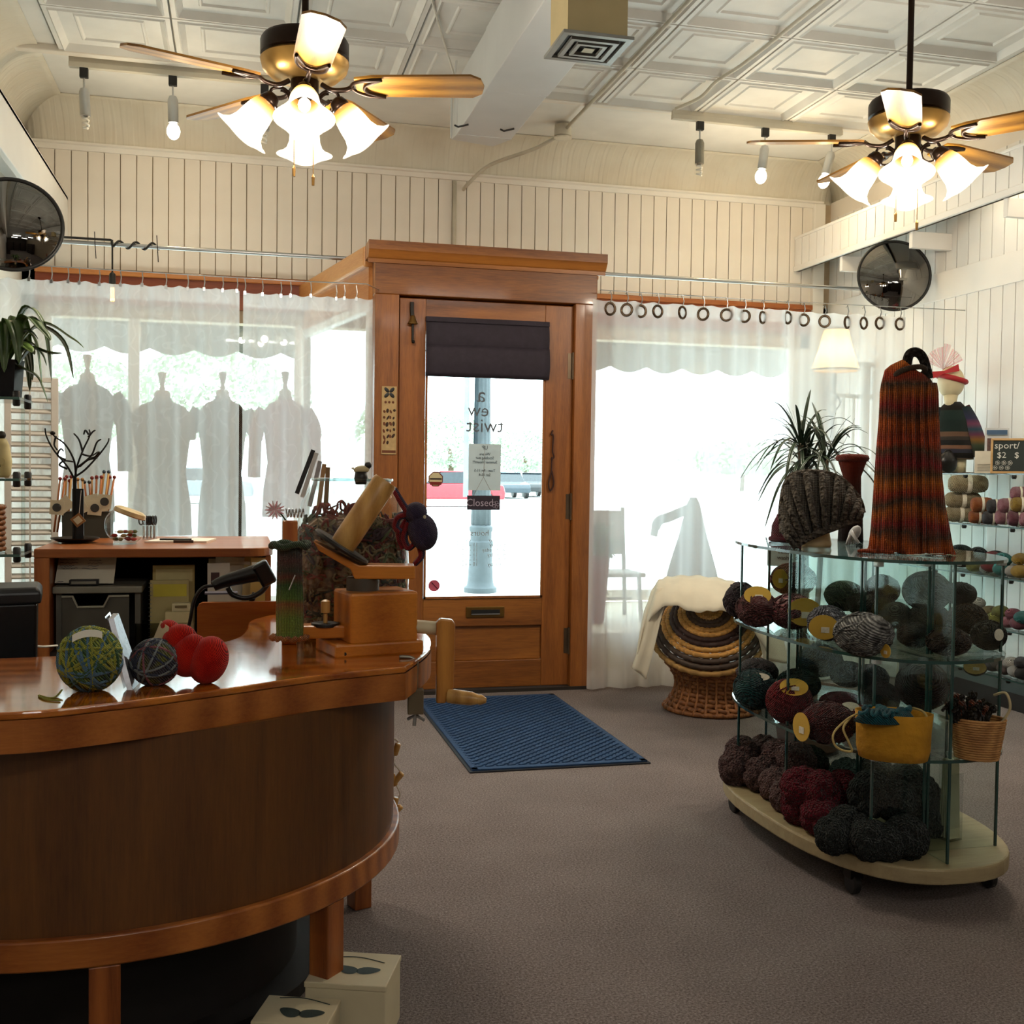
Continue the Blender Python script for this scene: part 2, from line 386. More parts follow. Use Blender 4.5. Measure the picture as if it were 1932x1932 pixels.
# right wall: beadboard, a flat belt, and the projecting soffit band
wr = struct(empty('wall_right'))
MB().span((XR, YB, -.1), (XR+.15, 7.55, ZC+.1)).build('backing', GROOVE, wr)
RP = .107
bu = MB().box((0, 0, 0), (.014, RP-.007, .62)).mesh('board'); bl = MB().box((0, 0, 0), (.014, RP-.007, 2.24)).mesh('board')
RW = plain('f0eeea', .5, var=.04, vs=2, bump=.04, bs=20)
y = YW-RP/2
while y > 3.4:
    inst(bu, 'board', RW, wr, (XR-.007, y, 2.79)); inst(bl, 'board', RW, wr, (XR-.007, y, 1.19)); y -= RP
MB().span((XR-.022, 2, 2.31), (XR, YW, 2.485)).build('belt_rail', RW, wr, bevel=.004)
MB().span((XR-.012, 2, 3.1), (XR, YW, 3.22)).build('frieze', CREAM, wr)
sf = struct(empty('trim_13'))
MB().span((3.955, 1.5, 2.70), (3.975, YW-.02, 2.945)).build('backing', GROOVE, sf)
bs_ = MB().box((0, 0, 0), (.012, .105-.007, .195)).mesh('board'); y = YW-.07
while y > 3.2:
    inst(bs_, 'board', RW, sf, (3.949, y, 2.835)); y -= .105
MB().span((3.935, 1.5, 2.70), (3.975, YW-.02, 2.738)).build('bottom_rail', RW, sf, bevel=.004)
MB().span((3.935, 1.5, 2.930), (3.995, YW-.02, 2.95)).build('top_cap', RW, sf, bevel=.004)
MB().span((3.975, 1.5, 2.93), (XR-.014, YW-.02, 2.94)).build('deck', RW, sf)
for y in (6.75, 5.95, 5.1): MB().span((3.96, y, 2.60), (XR-.014, y+.035, 2.70)).build('bracket', RW, sf, bevel=.003)
# strip light tucked behind the soffit band
sl_ = empty('strip_light', (4.02, 4.6, 2.845), 0, 'fluorescent strip tucked behind the board band on the right wall', 'strip light')
MB().span((-.03, -1.0, .03), (.03, 1.0, .07)).build('housing', WHITE, sl_); MB().cyl((0, -.95, .01), (0, .95, .01), .014, n=10).build('tube', emit('fff2d6', 12), sl_)
# left wall with the same band
wl = struct(empty('wall_left'))
MB().span((XL-.15, YB, -.1), (XL, 7.55, ZC+.1)).build('backing', CREAM, wl)
sl = struct(empty('trim_14'))
MB().span((XL+.24, 1.5, 2.62), (XL+.27, YW-.02, 2.88)).build('face_board', RW, sl, bevel=.004)
MB().span((XL, 1.5, 2.86), (XL+.27, YW-.02, 2.88)).build('deck', RW, sl)
# back of the shop, seen only in the mirrors
struct(MB().span((XL-.3, YB-.15, -.1), (XR+.3, YB, ZC+.1)).build('wall_back', plain('3e352c', .8)))
# door set: jambs, header with crown, return boards
DOORW = wood('5e300f', 'a8662a', 'Z', 1.4, .4, .15, False); DOORH = wood('5e300f', 'b4722e', 'X', .8, .4, .15)
DY = 5.89
dj = struct(empty('trim_15'))
MB().span((.70, DY-.04, 0), (.828, DY+.10, 2.14)).build('jamb', DOORW, dj, bevel=.004)
MB().span((1.805, DY-.04, 0), (1.93, DY+.10, 2.14)).build('jamb', DOORW, dj, bevel=.004)
MB().span((.70, DY-.04, 2.14), (1.93, DY+.10, 2.345)).build('header', DOORH, dj, bevel=.004)
CP = [(0, -.075), (.012, -.075), (.014, -.055), (.022, -.05), (.05, -.012), (.05, .035), (0, .035)]
m = MB(); m.sweep(CP, (.66, DY-.04, 2.375), (1.97, DY-.04, 2.375), (0, -1, 0)); m.span((.66, DY-.05, 2.33), (1.97, DY+.1, 2.41)); m.build('crown', DOORH, dj)
MB().span((.828, DY+.05, 2.09), (1.805, DY+.10, 2.14)).build('stop', DOORW, dj)
for a, b in ((.822, .85), (1.785, 1.812)): MB().span((a, DY+.05, 0), (b, DY+.10, 2.10)).build('stop', DOORW, dj)
MB().span((.70, DY-.05, 0), (1.93, DY+.12, .018)).build('threshold', plain('3a3530', .5, .4), dj)
PINEL = wood('a8642c', 'd9a062', 'X', 1, .4, .1)
# boards over the splayed side windows of the entrance, and its flat roof
for k, (A, B, s) in enumerate((((.43, YW), (.70, DY+.1), 1), ((2.2, YW), (1.93, DY+.1), -1))):
    d = Vector((B[0]-A[0], B[1]-A[1], 0)); L = d.length; ang = math.atan2(d.y, d.x); rr = struct(empty('trim_%d' % (16+k), (A[0], A[1], 0), ang))
    sgn = -s if s == 1 else 1
    MB().span((0, -.02, 2.12), (L, .02, 2.30)).build('side_board', PINEL, rr)
    MB().span((-.02, -.05, 2.30), (L, .05, 2.41)).build('side_crown', PINEL, rr, bevel=.01)
struct(MB().prism([(.43, YW), (.70, DY+.1), (1.93, DY+.1), (2.2, YW)], 2.37, 2.40).build('trim_18', PINEL))
# door leaf
dr = struct(empty('door_1', (.83, DY, 0)))
DW_, DT = .97, .045
def dpart(n, a, b, mat=DOORW, bevel=.004): return MB().span(a, b).build(n, mat, dr, bevel=bevel)
GX0, GX1, GZ0, GZ1 = .148, .815, .515, 2.015
dpart('stile', (.005, -.005, .02), (GX0, DT, 2.13)); dpart('stile', (GX1, -.005, .02), (DW_+.004, DT, 2.13))
dpart('top_rail', (GX0, -.005, GZ1), (GX1, DT, 2.13), wood('4e2409', 'aa6a30', 'X', 1.6, .4, .15)); dpart('bottom_rail', (GX0, -.005, .02), (GX1, DT, .17), DOORH)
dpart('lock_rail', (GX0, -.005, .36), (GX1, DT, GZ0), DOORH); dpart('bottom_panel', (GX0, .012, .17), (GX1, DT-.01, .36), DOORH)
m = MB()
for a, b in (((GX0, -.012, GZ0), (GX1, -.003, GZ0+.012)), ((GX0, -.012, GZ1-.012), (GX1, -.003, GZ1)), ((GX0, -.012, GZ0), (GX0+.012, -.003, GZ1)), ((GX1-.012, -.012, GZ0), (GX1, -.003, GZ1))): m.span(a, b)
m.build('glazing_bead', DOORW, dr)
MB().span((GX0, .015, GZ0), (GX1, .021, GZ1)).build('pane', GLASS, dr)
ms = MB().span((.385, -.012, .408), (.60, -.003, .468)).build('mail_slot', BRASS, dr, bevel=.003)
MB().span((.413, -.018, .425), (.573, -.011, .452)).build('flap', BLACK, ms); MB().span((.413, -.021, .425), (.573, -.016, .431)).build('lip', STEEL, ms)
for z in (1.80, 1.02, .27):
    hg = MB().cyl((.975, -.012, z-.075), (.975, -.012, z+.075), .009).build('hinge', plain('6a5a48', .4, .8), dr)
    MB().span((.945, -.007, z-.07), (.972, -.004, z+.07)).build('leaf', plain('6a5a48', .4, .8), hg)
# outdoors: pavement, street, the facade canopy
CONC = plain('d8d6d0', .9, var=.05, vs=2, bump=.1)
struct(MB().span((-40, 5.93, -.14), (60, 12.4, -.02)).build('trim_19', CONC))
struct(MB().span((-80, 12.4, -.3), (120, 140, -.17)).build('trim_20', plain('c9c9c6', .95, var=.06, vs=.3)))
# ================================================================== ceiling fans and lamps
def lamp_point(name, loc, power, col, r=.03, parent=None):
    l = bpy.data.lights.new(name, 'POINT'); l.energy = power; l.color = lin(col)[:3]; l.shadow_soft_size = r
    o = bpy.data.objects.new(name, l); COL.objects.link(o); o.location = loc; o.parent = parent; return o
def frosted():
    n = NT('lit_frosted_glass'); t = n.n('ShaderNodeBsdfTransparent'); e = n.n('ShaderNodeEmission'); v = n.coord(kind='Generated')
    sp = n.n('ShaderNodeSeparateXYZ'); n.l(v, sp.inputs[0])
    n.l(n.ramp(sp.outputs[2], [(.0, 'fff6e2'), (.62, 'fff0cf'), (.82, 'ffc66a'), (1, 'e08a2c')]), e.inputs[0])
    ra = n.ramp(sp.outputs[2], [(0, (.55, .55, .55, 1)), (.5, (1, 1, 1, 1)), (.8, (.7, .7, .7, 1)), (1, (.3, .3, .3, 1))])
    mu = n.n('ShaderNodeMath', operation='MULTIPLY'); mu.inputs[1].default_value = 3.2; n.l(ra, mu.inputs[0]); n.l(mu.outputs[0], e.inputs[1])
    mx = n.n('ShaderNodeMixShader'); mx.inputs[0].default_value = .6; n.l(t.outputs[0], mx.inputs[1]); n.l(e.outputs[0], mx.inputs[2]); n.l(mx.outputs[0], n.out.inputs[0]); return n.m
FROST = frosted()
BLADE = wood('6a4412', 'b0802f', 'X', 1.2, .4, .1); FANBRASS = plain('a98548', .35, .75, var=.2)
def make_fan(loc, a0, rz, label):
    r = empty('ceiling_fan', loc, 0, label, 'ceiling fan', 'two lit ceiling fans'); zt = ZC-loc[2]
    MB().cyl((0, 0, .15), (0, 0, zt-.03), .0125).build('downrod', BRONZE, r, 'auto')
    MB().lathe([(.02, zt-.09), (.05, zt-.07), (.065, zt-.02), (.065, zt+.02)], n=20).build('ceiling_canopy', BRONZE, r, 'auto')
    mh = MB().lathe([(.03, .175), (.11, .172), (.15, .162), (.157, .15), (.157, .10), (.150, .094)], n=32).build('motor_housing', BRONZE, r, 'auto')
    MB().lathe([(.150, .094), (.158, .085), (.150, .055), (.12, .028), (.07, .016)], n=32).build('lower_shell', FANBRASS, mh, 'auto')
    MB().lathe([(.045, .03), (.05, .02), (.05, -.10), (.042, -.125), (.02, -.135)], n=20).build('light_hub', BRONZE, r, 'auto')
    bl = MB(); pts = [(.185, -.05), (.25, -.064), (.60, -.07), (.635, -.045), (.645, 0), (.635, .045), (.60, .07), (.25, .064), (.185, .05)]
    bl.prism(pts, -.004, .004); blm = bl.mesh('blade')
    ar = MB()
    ar.tube(bez([(.06, 0, .01), (.10, 0, -.012), (.15, 0, -.010), (.175, 0, .004)]), .009, 6)
    for s in (-1, 1):
        ar.tube(bez([(.165, 0, .0), (.185, .03*s, -.002), (.23, .05*s, -.006), (.285, .055*s, -.006)]), .007, 6)
        ar.tube(bez([(.215, 0, -.008), (.225, .022*s, -.008), (.255, .04*s, -.008), (.285, .055*s, -.007)]), .006, 6)
    arm = setsmooth(ar.mesh('blade_iron'))
    for k in range(5):
        a = a0+k*2*PI/5
        b = inst(blm, 'blade', BLADE, r, (0, 0, 0), (-math.radians(12), 0, a)); inst(arm, 'blade_iron', BRONZE, r, (0, 0, -.004), (-math.radians(12), 0, a))
    # four tulip shades on curled arms
    sh = MB()
    def wob(a, t): return 1+.13*max(0, t-.6)/.4*math.cos(4*a)
    pr = [(.030, 0), (.042, -.012), (.050, -.035), (.055, -.07), (.058, -.10), (.066, -.125), (.082, -.142), (.094, -.146)]
    sh.lathe(pr, n=36, caps=False, wob=wob); shm = setsmooth(sh.mesh('shade'))
    cu = MB().lathe([(.012, .03), (.026, .022), (.034, 0), (.034, -.012)], n=16); cum = setsmooth(cu.mesh('socket'))
    lm = MB().tube(bez([(.04, 0, -.045), (.075, 0, -.015), (.115, 0, -.02), (.125, 0, -.055)]), .006, 6)
    lm.tube(arc((.085, 0, -.055), .032, PI*1.9, PI*.5, 12), .004, 6); lmm = setsmooth(lm.mesh('lamp_arm'))
    for k in range(4):
        a = rz+k*PI/2; tilt = math.radians(38); dv = Vector((math.cos(a), math.sin(a), 0))
        inst(lmm, 'lamp_arm', BRONZE, r, (0, 0, 0), (0, 0, a))
        E_ = Matrix.Rotation(a, 3, 'Z') @ Matrix.Rotation(-tilt, 3, 'Y'); eu = E_.to_euler(); p = dv*.125 + Vector((0, 0, -.062))
        so = inst(cum, 'socket', BRONZE, r, p, eu); s_ = inst(shm, 'shade', FROST, r, p + E_ @ Vector((0, 0, -.008)), eu)
        b = MB().ball((0, 0, -.07), (.022, .022, .03), 12, 8).build('bulb', emit('fff3d8', 14), s_, True)
        lamp_point('bulb_light', Vector(loc) + p + E_ @ Vector((0, 0, -.115)), FANP, 'fff0da', .03)
    for k, (x, y, l_) in enumerate(((.03, -.03, .20), (-.035, .02, .16))):
        c = MB().cyl((x, y, -.12), (x, y, -.12-l_), .0016, n=6).build('pull_chain', BRASS, r); MB().lathe([(.002, -.12-l_), (.006, -.13-l_), (.005, -.16-l_)], (x, y, 0), 10).build('pull_knob', BRASS, c)
    return r
FANP = 19
make_fan((.228, 4.072, 2.58), -.274, -.06, 'bronze ceiling fan with four lit tulip shades, over the wooden counter')
make_fan((2.625, 3.992, 2.563), 5.343, -.59, 'bronze ceiling fan with four lit tulip shades, by the right wall')
# ------------------------------------------------------------------ track lights
def track(A, B, label, heads, nm):
    A, B = Vector(A), Vector(B); r = empty('track_light', A, 0, label, 'track light', 'white track light rails')
    d = B-A; L = d.length; ang = math.atan2(d.y, d.x); R = Matrix.Rotation(ang, 3, 'Z')
    MB().box(d/2, (L, .036, .03), ang).build('rail', plain('cfc9b8', .5, var=.03), r, bevel=.003)
    MB().box(d/2+Vector((0, 0, .028)), (L, .02, .03), ang).build('rail_mount', plain('cfc9b8', .5, var=.03), r)
    for (t, tilt, lit, tone) in heads:
        p = d*t + Vector((0, 0, -.015)); h = MB().box(p+Vector((0, 0, -.025)), (.045, .03, .055), ang).build('track_adapter', BLACK, r, bevel=.004)
        dr_ = Vector((math.sin(tilt), 0, -math.cos(tilt)))
        MB().tube([p+Vector((0, 0, -.05)), p+Vector((0, 0, -.11))], .005, 8).build('stem', STEEL, h)
        q = p+Vector((0, 0, -.105)); Mx = Matrix.Rotation(-tilt, 3, 'Y')
        MB().lathe([(.006, .0), (.02, -.005), (.028, -.025), (.028, -.15), (.024, -.15)], q, 18, M=Mx).build('lamp_head', STEEL if tone else plain('8d8a80', .25, .9), h, 'auto')
        e = q+Mx @ Vector((0, 0, -.195))
        if lit:
            MB().ball(e, (.036, .036, .046), 16, 10, M=Mx).build('bulb', emit('fff0d8', 9), h, True); lamp_point('bulb_light', A+q+Mx @ Vector((0, 0, -.29)), 5, 'ffe0b0', .03)
        else:
            m = MB(); m.tube([q+Mx @ Vector((.015*math.cos(k*.7), .015*math.sin(k*.7), -.15-.0028*k)) for k in range(27)], .006, 6); m.build('bulb', plain('e9e6dc', .4), h, True)
    return r
TZ = 3.385
track(at(130, 121, Z=TZ), at(522, 157, Z=TZ), 'white ceiling track rail with chrome lamp heads, at the left', [(.07, .05, 0, 1), (.49, .02, 1, 1), (.94, .0, 0, 1)], 0)
track(at(1268, 220, Z=TZ), at(1588, 252, Z=TZ), 'white ceiling track rail with chrome lamp heads, at the right', [(.16, .0, 0, 0), (.54, -.12, 1, 1), (.94, -.25, 1, 1)], 1)
# ------------------------------------------------------------------ duct with a drop diffuser
DUC = plain('dcdfe0', .45, var=.05, vs=2)
du = empty('air_duct', (1.31, 4.5, 3.05), 0, 'long pale rectangular sheet-metal duct hung under the ceiling', 'air duct')
MB().span((-.155, -4.5, 0), (.16, .78, .30)).build('duct_section', DUC, du, bevel=.004); MB().span((-.152, .79, .003), (.157, 1.5, .297)).build('duct_section', DUC, du, bevel=.004)
m = MB(); m.add([(-.152, 1.5, .003), (.157, 1.5, .003), (.10, 1.72, .02), (-.152, 1.66, .02), (-.152, 1.5, .297), (-.152, 1.66, .16)], [(0, 1, 2, 3), (0, 3, 5, 4)]); m.build('end_flap', DUC, du, solid=.004)
m = MB(); m.tube([(-.17, 1.58, .0), (-.17, 1.58, .2), (-.17, 1.45, .38)], .006, 6); m.build('hanger_strap', DUC, du)
for x in (-.13, .12): MB().tube([(x, 1.30, -.004), (x-.05, 1.33, -.012), (x-.07, 1.33, -.004)], .005, 6).build('clip', BLACK, du)
dd = empty('air_diffuser', (1.275, 4.025, 2.80), 0, 'square beige drop box with black louvred ceiling diffuser', 'air vent')
MB().span((-.115, -.115, .015), (.115, .115, .25)).build('drop_box', plain('cdbb8c', .6, var=.04), dd)
m = MB(); fr = .135
for k, (o, i, z) in enumerate(((.135, .112, 0), (.092, .075, -.004), (.058, .044, -.006))):
    nm = 'face_frame' if k == 0 else 'louvre_ring'; mm = MB()
    for a, b in (((-o, -o), (o, -i)), ((-o, i), (o, o)), ((-o, -i), (-i, i)), ((i, -i), (o, i))): mm.span((a[0], a[1], z), (b[0], b[1], z+.012))
    mm.build(nm, plain('9a9a94', .4, .5), dd)
MB().span((-.112, -.112, .012), (.112, .112, .016)).build('dark_throat', BLACK, dd); MB().lathe([(.001, 0), (.03, .0), (.012, .012)], (0, 0, -.004), 4, M=Matrix.Rotation(PI/4, 3, 'Z')).build('centre_cone', plain('b0a890', .4, .5), dd)
# ------------------------------------------------------------------ conduits and cords on ceiling and wall
def wire(name, pts, r, mat, label, cat, group=None, n=8, smooth=8):
    return tag(MB().tube(bez(pts, smooth) if smooth else pts, r, n).build(name, mat, None, True), label, cat, group)
CONDM = plain('c9c4b4', .5, var=.08)
z = 3.405; jb = at(1062, 245, Z=z); p0 = at(1307, 0, Z=z); xa = (jb.x+p0.x)/2
wire('conduit', [(xa, jb.y-.05, z), (xa, 5.5, z), (xa, 1.0, z)], .011, CONDM, 'straight painted conduit running back from the round junction box', 'conduit', None, 8, 0)
q = at(1554, 0, Z=z); e2 = at(1275, 205, Z=z)
wire('conduit', [e2, (e2.x+.06, e2.y-.22, z), (q.x-.03, e2.y-.50, z), (q.x, e2.y-.85, z), (q.x, 4.5, z), (q.x, 1.0, z)], .010, CONDM, 'painted conduit with a bend, ending at the right track rail', 'conduit')
j = empty('junction_box', jb-Vector((0, 0, .04)), 0, 'round white ceiling junction box above the wall conduit', 'junction box')
MB().lathe([(.052, .07), (.055, .03), (.055, .0), (.045, -.008)], n=20).build('body', CONDM, j, 'auto'); MB().lathe([(.058, -.008), (.058, -.016), (.02, -.02)], n=20).build('cover', plain('dcd6c6', .5), j, 'auto')
wire('conduit', [jb+Vector((0, 0, -.02)), at(1010, 280, Y=jb.y+.1), at(925, 311, Y=7.22), at(885, 345, Y=7.30), at(874, 358, Y=7.36)], .012, CONDM, 'curved painted conduit dropping from the junction box to the board wall', 'conduit')
c = at(858, 380, Y=7.36); wire('wall_pipe', [(c.x, 7.37, 3.16), (c.x, 7.37, 2.46)], .014, CONDM, 'vertical cream pipe on the board wall above the door', 'pipe', None, 8, 0)
MB().tube(bez([q_-Vector(du.location) for q_ in (at(812, -10, Z=3.40), at(832, 60, Y=5.6), at(856, 140, Y=5.9))]), .006, 8).build('hanging_cord', plain('e8e6dc', .6), du, True)
# ------------------------------------------------------------------ steel rod with wrapped cord and pendant bulb
rod = tag(MB().cyl((XL, 6.6, 2.455), (XR-.01, 6.6, 2.455), .012, n=12).build('steel_rod', STEEL, None, 'auto'), 'long steel rod across the room in front of the board wall', 'rod')
x0, x1 = at(100, 452, Y=6.6).x, at(300, 465, Y=6.6).x
pts = [(x0-.25, 6.585, 2.475)]+[(x0+(x1-x0)*t, 6.6+.019*math.sin(t*40 if t > .55 else 4.7), 2.457+.019*math.cos(t*40 if t > .55 else 0)) for t in [i/120 for i in range(121)]]
pe = empty('pendant_bulb', at(212, 463, Y=6.58), 0, 'bare filament bulb on a black cord wound round the steel rod', 'pendant lamp'); po = pe.location.copy()
MB().tube([Vector(p)-po for p in pts], .0065, 6).build('wrapped_cord', BLACK, pe, True)
MB().tube([(0, 0, .03), (0, 0, -.16)], .005, 6).build('drop_cord', BLACK, pe)
for xx in (at(181, 455, Y=6.6).x, at(298, 465, Y=6.6).x): MB().tube([(xx-po.x-.005, .0, .07), (xx-po.x, -.02, .0), (xx-po.x+.004, -.01, -.08)], .0025, 6).build('cable_tie', BLACK, pe)
MB().lathe([(.008, -.15), (.017, -.16), (.019, -.215), (.014, -.22)], n=14).build('socket', BLACK, pe, 'auto')
MB().lathe([(.013, -.22), (.019, -.245), (.021, -.29), (.016, -.325), (.004, -.335)], n=16).build('bulb', glass('fff2d8', 1.0), pe, True)
m = MB()
for a in range(6): m.tube([(.008*math.cos(a), .008*math.sin(a), -.235), (.010*math.cos(a), .010*math.sin(a), -.31)], .0013, 5)
m.build('filament', emit('ffb860', 18), pe)
# ------------------------------------------------------------------ convex mirrors
def mirror(c, rad, label, yaw, tilt):
    r = empty('convex_mirror', c, 0, label, 'mirror', 'round convex security mirrors')
    Mx = (Matrix.Rotation(yaw, 3, 'Z') @ Matrix.Rotation(PI/2+tilt, 3, 'X'))
    n = NT('mirror_face'); n.pbr(lin('7c7a76'), .02, 1.0)
    MB().lathe([(rad*math.sin(t*.62)/math.sin(.62), .30*rad*(math.cos(t*.62)-math.cos(.62))/(1-math.cos(.62))) for t in [1-k/12 for k in range(12)]]+[(.001, .30*rad)], (0, 0, 0), 48, M=Mx, caps=False).build('mirror_face', n.m, r, True)
    m = MB(); m.tube([Mx @ Vector((rad*math.cos(a), rad*math.sin(a), 0)) for a in [2*PI*k/48 for k in range(48)]], .009, 8, closed=True); m.build('rim', BLACK, r, True)
    MB().lathe([(rad, -.004), (rad*.9, -.02), (.02, -.03)], (0, 0, 0), 32, M=Mx).build('back_shell', BLACK, r, True)
    MB().tube([Mx @ Vector((0, 0, -.02)), Mx @ Vector((0, .03, -.09)), Mx @ Vector((0, .10, -.12))], .012, 8).build('bracket_arm', BLACK, r)
    side = 1 if c.x > 1 else -1; wx = (XR-.02 if side > 0 else XL)-c.x
    MB().tube([Mx @ Vector((0, .05, -.11)), Vector((wx, .12, .0))], .011, 8).build('wall_arm', BLACK, r)
    return r
mirror(at(22, 423, Y=5.2), .205, 'large round convex mirror with black rim at the left edge', .12, -.18)
mirror(at(1687, 520, Y=6.2), .22, 'round convex mirror with black rim by the right board wall', -.35, -.12)
# fluorescent fittings in the back of the shop (they show in the mirrors)
for k, (x, y) in enumerate(((.4, -1.6), (2.6, -1.6), (.4, -4.2), (2.6, -4.2))):
    f = empty('fluorescent_fitting', (x, y, 3.36), 0, 'white fluorescent fitting on the ceiling at the back, %s' % ('near left', 'near right', 'far left', 'far right')[k], 'ceiling light', 'fluorescent fittings')
    MB().span((-.65, -.10, .02), (.65, .10, .08)).build('housing', WHITE, f)
    for s in (-.05, .05): MB().cyl((-.6, s, 0), (.6, s, 0), .016, n=10).build('tube', emit('fffaf0', 36), f)
# tall stocked shelving at the back and along the far sides, seen only in the mirrors
SHD = plain('2b2018', .8, var=.3)
for k, (x, y, sx, sy) in enumerate(((-.6, -6.5, 1.2, .5), (1.2, -6.5, 1.4, .5), (3.0, -6.5, 1.4, .5), (3.8, -3.5, .6, 2.4), (-.9, -3.5, .6, 2.4))):
    s = empty('shop_shelving', (x, y, 0), 0, 'dark stocked shelving at the back of the shop, %s' % ('left end wall', 'middle end wall', 'right end wall', 'right side', 'left side')[k], 'shelving', 'shelving at the back')
    MB().span((-sx/2, -sy/2, 0), (sx/2, sy/2, 2.2)).build('carcass', SHD, s)
    for q in range(4): MB().span((-sx/2-.02, -sy/2-.02, .5*q+.3), (sx/2+.02, sy/2+.02, .5*q+.33)).build('shelf', wood('4a2a14', '7a4a26'), s)
# ------------------------------------------------------------------ sheer curtains
def curtain(name, xa, xb, Y, zt, zb, folds, amp, seed, label, mat, rings=None, hem=True, kind='clip'):
    rnd = random.Random(seed); W = xb-xa; ph = [rnd.random()*6 for _ in range(5)]
    r = empty(name, (xa, Y, zb), 0, label, 'curtain', 'white sheer curtains')
    def fn(u, v):
        k = folds*2*PI
        g = .55*math.sin(k*u+ph[0]+.6*math.sin(3*u+ph[1])) + .3*math.sin(k*.53*u+ph[2]) + .22*math.sin(k*1.9*u+ph[3]+v*.7)
        a = amp*(.75+.5*(1-v)); dx = .006*math.sin(k*1.4*u+ph[4])*(1-v)
        sag = -.008*abs(math.sin(PI*u*(folds*1.3))) if v > .97 else 0
        return (u*W + dx, a*g, v*(zt-zb)+sag)
    MB().sheet(fn, int(folds*14), 16).build('cloth', mat, r, True)
    if hem:
        MB().sheet(lambda u, v: tuple(p+q for p, q in zip(fn(u, v*.10/(zt-zb)), (0, -.004, 0))), int(folds*14), 2).build('hem', mat, r, True)
    MB().sheet(lambda u, v: tuple(p+q for p, q in zip(fn(u, 1-(v*.075)/(zt-zb)), (0, -.004, 0))), int(folds*14), 2).build('heading', mat, r, True)
    for u in rings or []:
        p = Vector(fn(u, 1.0))
        if kind == 'ring':
            a = rnd.uniform(-.9, .9)
            g = MB().tube([p+Vector((.030*math.cos(t)*math.cos(a), -.006+.030*math.cos(t)*math.sin(a), -.045+.032*math.sin(t))) for t in [2*PI*q/16 for q in range(16)]], .0075, 6, closed=True).build('eyelet', plain('5a4a3a', .3, .9), r, True)
            MB().tube([p+Vector(q) for q in ((0, -.006, -.015), (.008, -.008, .02), (.0, -.006, .055), (-.008, -.004, .04))], .003, 6).build('hook', plain('8a8a88', .3, .9), g)
        else:
            g = MB().span(p+Vector((-.006, -.008, -.012)), p+Vector((.006, .008, .006))).build('clip', STEEL, r)
            MB().tube([p+Vector((0, 0, .005)), p+Vector((.004, -.004, .03)), p+Vector((0, 0, .065))], .0028, 6).build('hook', STEEL, g)
    return r
YL = 5.62; SH1 = sheer('f4f6f8', .54, .04); SH2 = sheer('f6f7f8', .46)
xs = [at(x, 560, Y=YL).x for x in (-60, 452, 459, 703)]
zl = at(300, 538, Y=YL).z
def us(px_, a, b): return [(at(x, 560, Y=YL).x-a)/(b-a) for x in px_]
curtain('sheer_curtain', xs[0], xs[1], YL, zl, .03, 11, .022, 3, 'wide white sheer curtain with scroll pattern at the far left window', SH1, us((55, 97, 128, 150, 187, 227, 268, 313, 354, 385, 420, 447), xs[0], xs[1]))
curtain('sheer_curtain', xs[2], xs[3], YL, zl-.012, .03, 6, .02, 5, 'white sheer curtain beside the door, left of the frame', SH1, us((462, 495, 530, 548, 586, 634, 650, 672), xs[2], xs[3]))
wire('curtain_wire', [(XL, YL, zl+.065), (.25, YL, zl+.055), (xs[3]-.03, YL, zl+.06), (.72, DY-.04, zl+.07)], .0025, STEEL, 'thin taut wire carrying the left curtains to the door frame', 'wire', None, 6, 0)
YR = 5.78
xr = [at(x, 600, Y=YR).x for x in (1118, 1500, 1492, 1712)]; zr = at(1300, 574, Y=YR).z
def ur(px_, a, b): return [(at(x, 600, Y=YR).x-a)/(b-a) for x in px_]
curtain('sheer_curtain', xr[0], xr[1], YR, zr, .015, 8, .03, 11, 'white sheer curtain with metal eyelets, right of the door frame', SH2, ur((1151, 1180, 1209, 1240, 1284, 1325, 1369, 1405, 1440, 1487), xr[0], xr[1]), kind='ring')
curtain('sheer_curtain', xr[2], xr[3], YR+.03, zr+.0, .015, 4, .02, 12, 'white sheer curtain with metal eyelets, by the right wall', SH2, ur((1519, 1560, 1603, 1634, 1665, 1703), xr[2], xr[3]), kind='ring')
wire('curtain_wire', [(1.92, YR, zr+.052), (3.0, YR+.005, zr+.045), (XR-.02, YR+.02, zr+.055)], .0025, STEEL, 'thin taut wire carrying the right curtains to the wall', 'wire', None, 6, 0)
# ================================================================== the counter and what stands on it
def frame(name, px_, py_, label=None, cat=None, group=None, **plane):
    # an Empty at a thing's base turned to face along the sight line; L() gives local points in its upright plane, d = depth behind it
    p = at(px_, py_, **plane); s = FPX/((p-CAM).dot(FW)); rz = -math.atan2(p.x, p.y)
    r = empty(name, p, rz, label, cat, group)
    return r, (lambda x, y, d=0: Vector(((x-px_)/s, d, (py_-y)/s))), s
ZT = .78
CT = wood('8a3d08', 'cc7a24', 'X', .9, .12, 1.0); CE = wood('7a3a10', 'b87030', 'X', 1.2, .35, .2); CF = wood('3c2008', '72461a', 'Z', 1.0, .5, .05, False); CSHADE = plain('120a06', .8, var=.2)
ct = empty('reception_counter', (-.30, 2.785, 0), 0, 'curved wooden counter with a glossy top and open base, at the left', 'counter')
O = Vector((-.30, 2.785))
front = [(-1.25, 2.4), (-1.0, 2.2), (-.7, 2.06), (-.392, 2.023), (-.226, 2.068), (-.045, 2.16), (.163, 2.28), (.354, 2.351)]
right = [(.45, 2.60), (.48, 2.85), (.44, 3.15), (.28, 3.35)]
back = [(.12, 3.3), (.04, 3.16), (.025, 2.98), (0, 2.83), (-.06, 2.74), (-.2, 2.68), (-.44, 2.61), (-.8, 2.62), (-1.25, 2.8)]
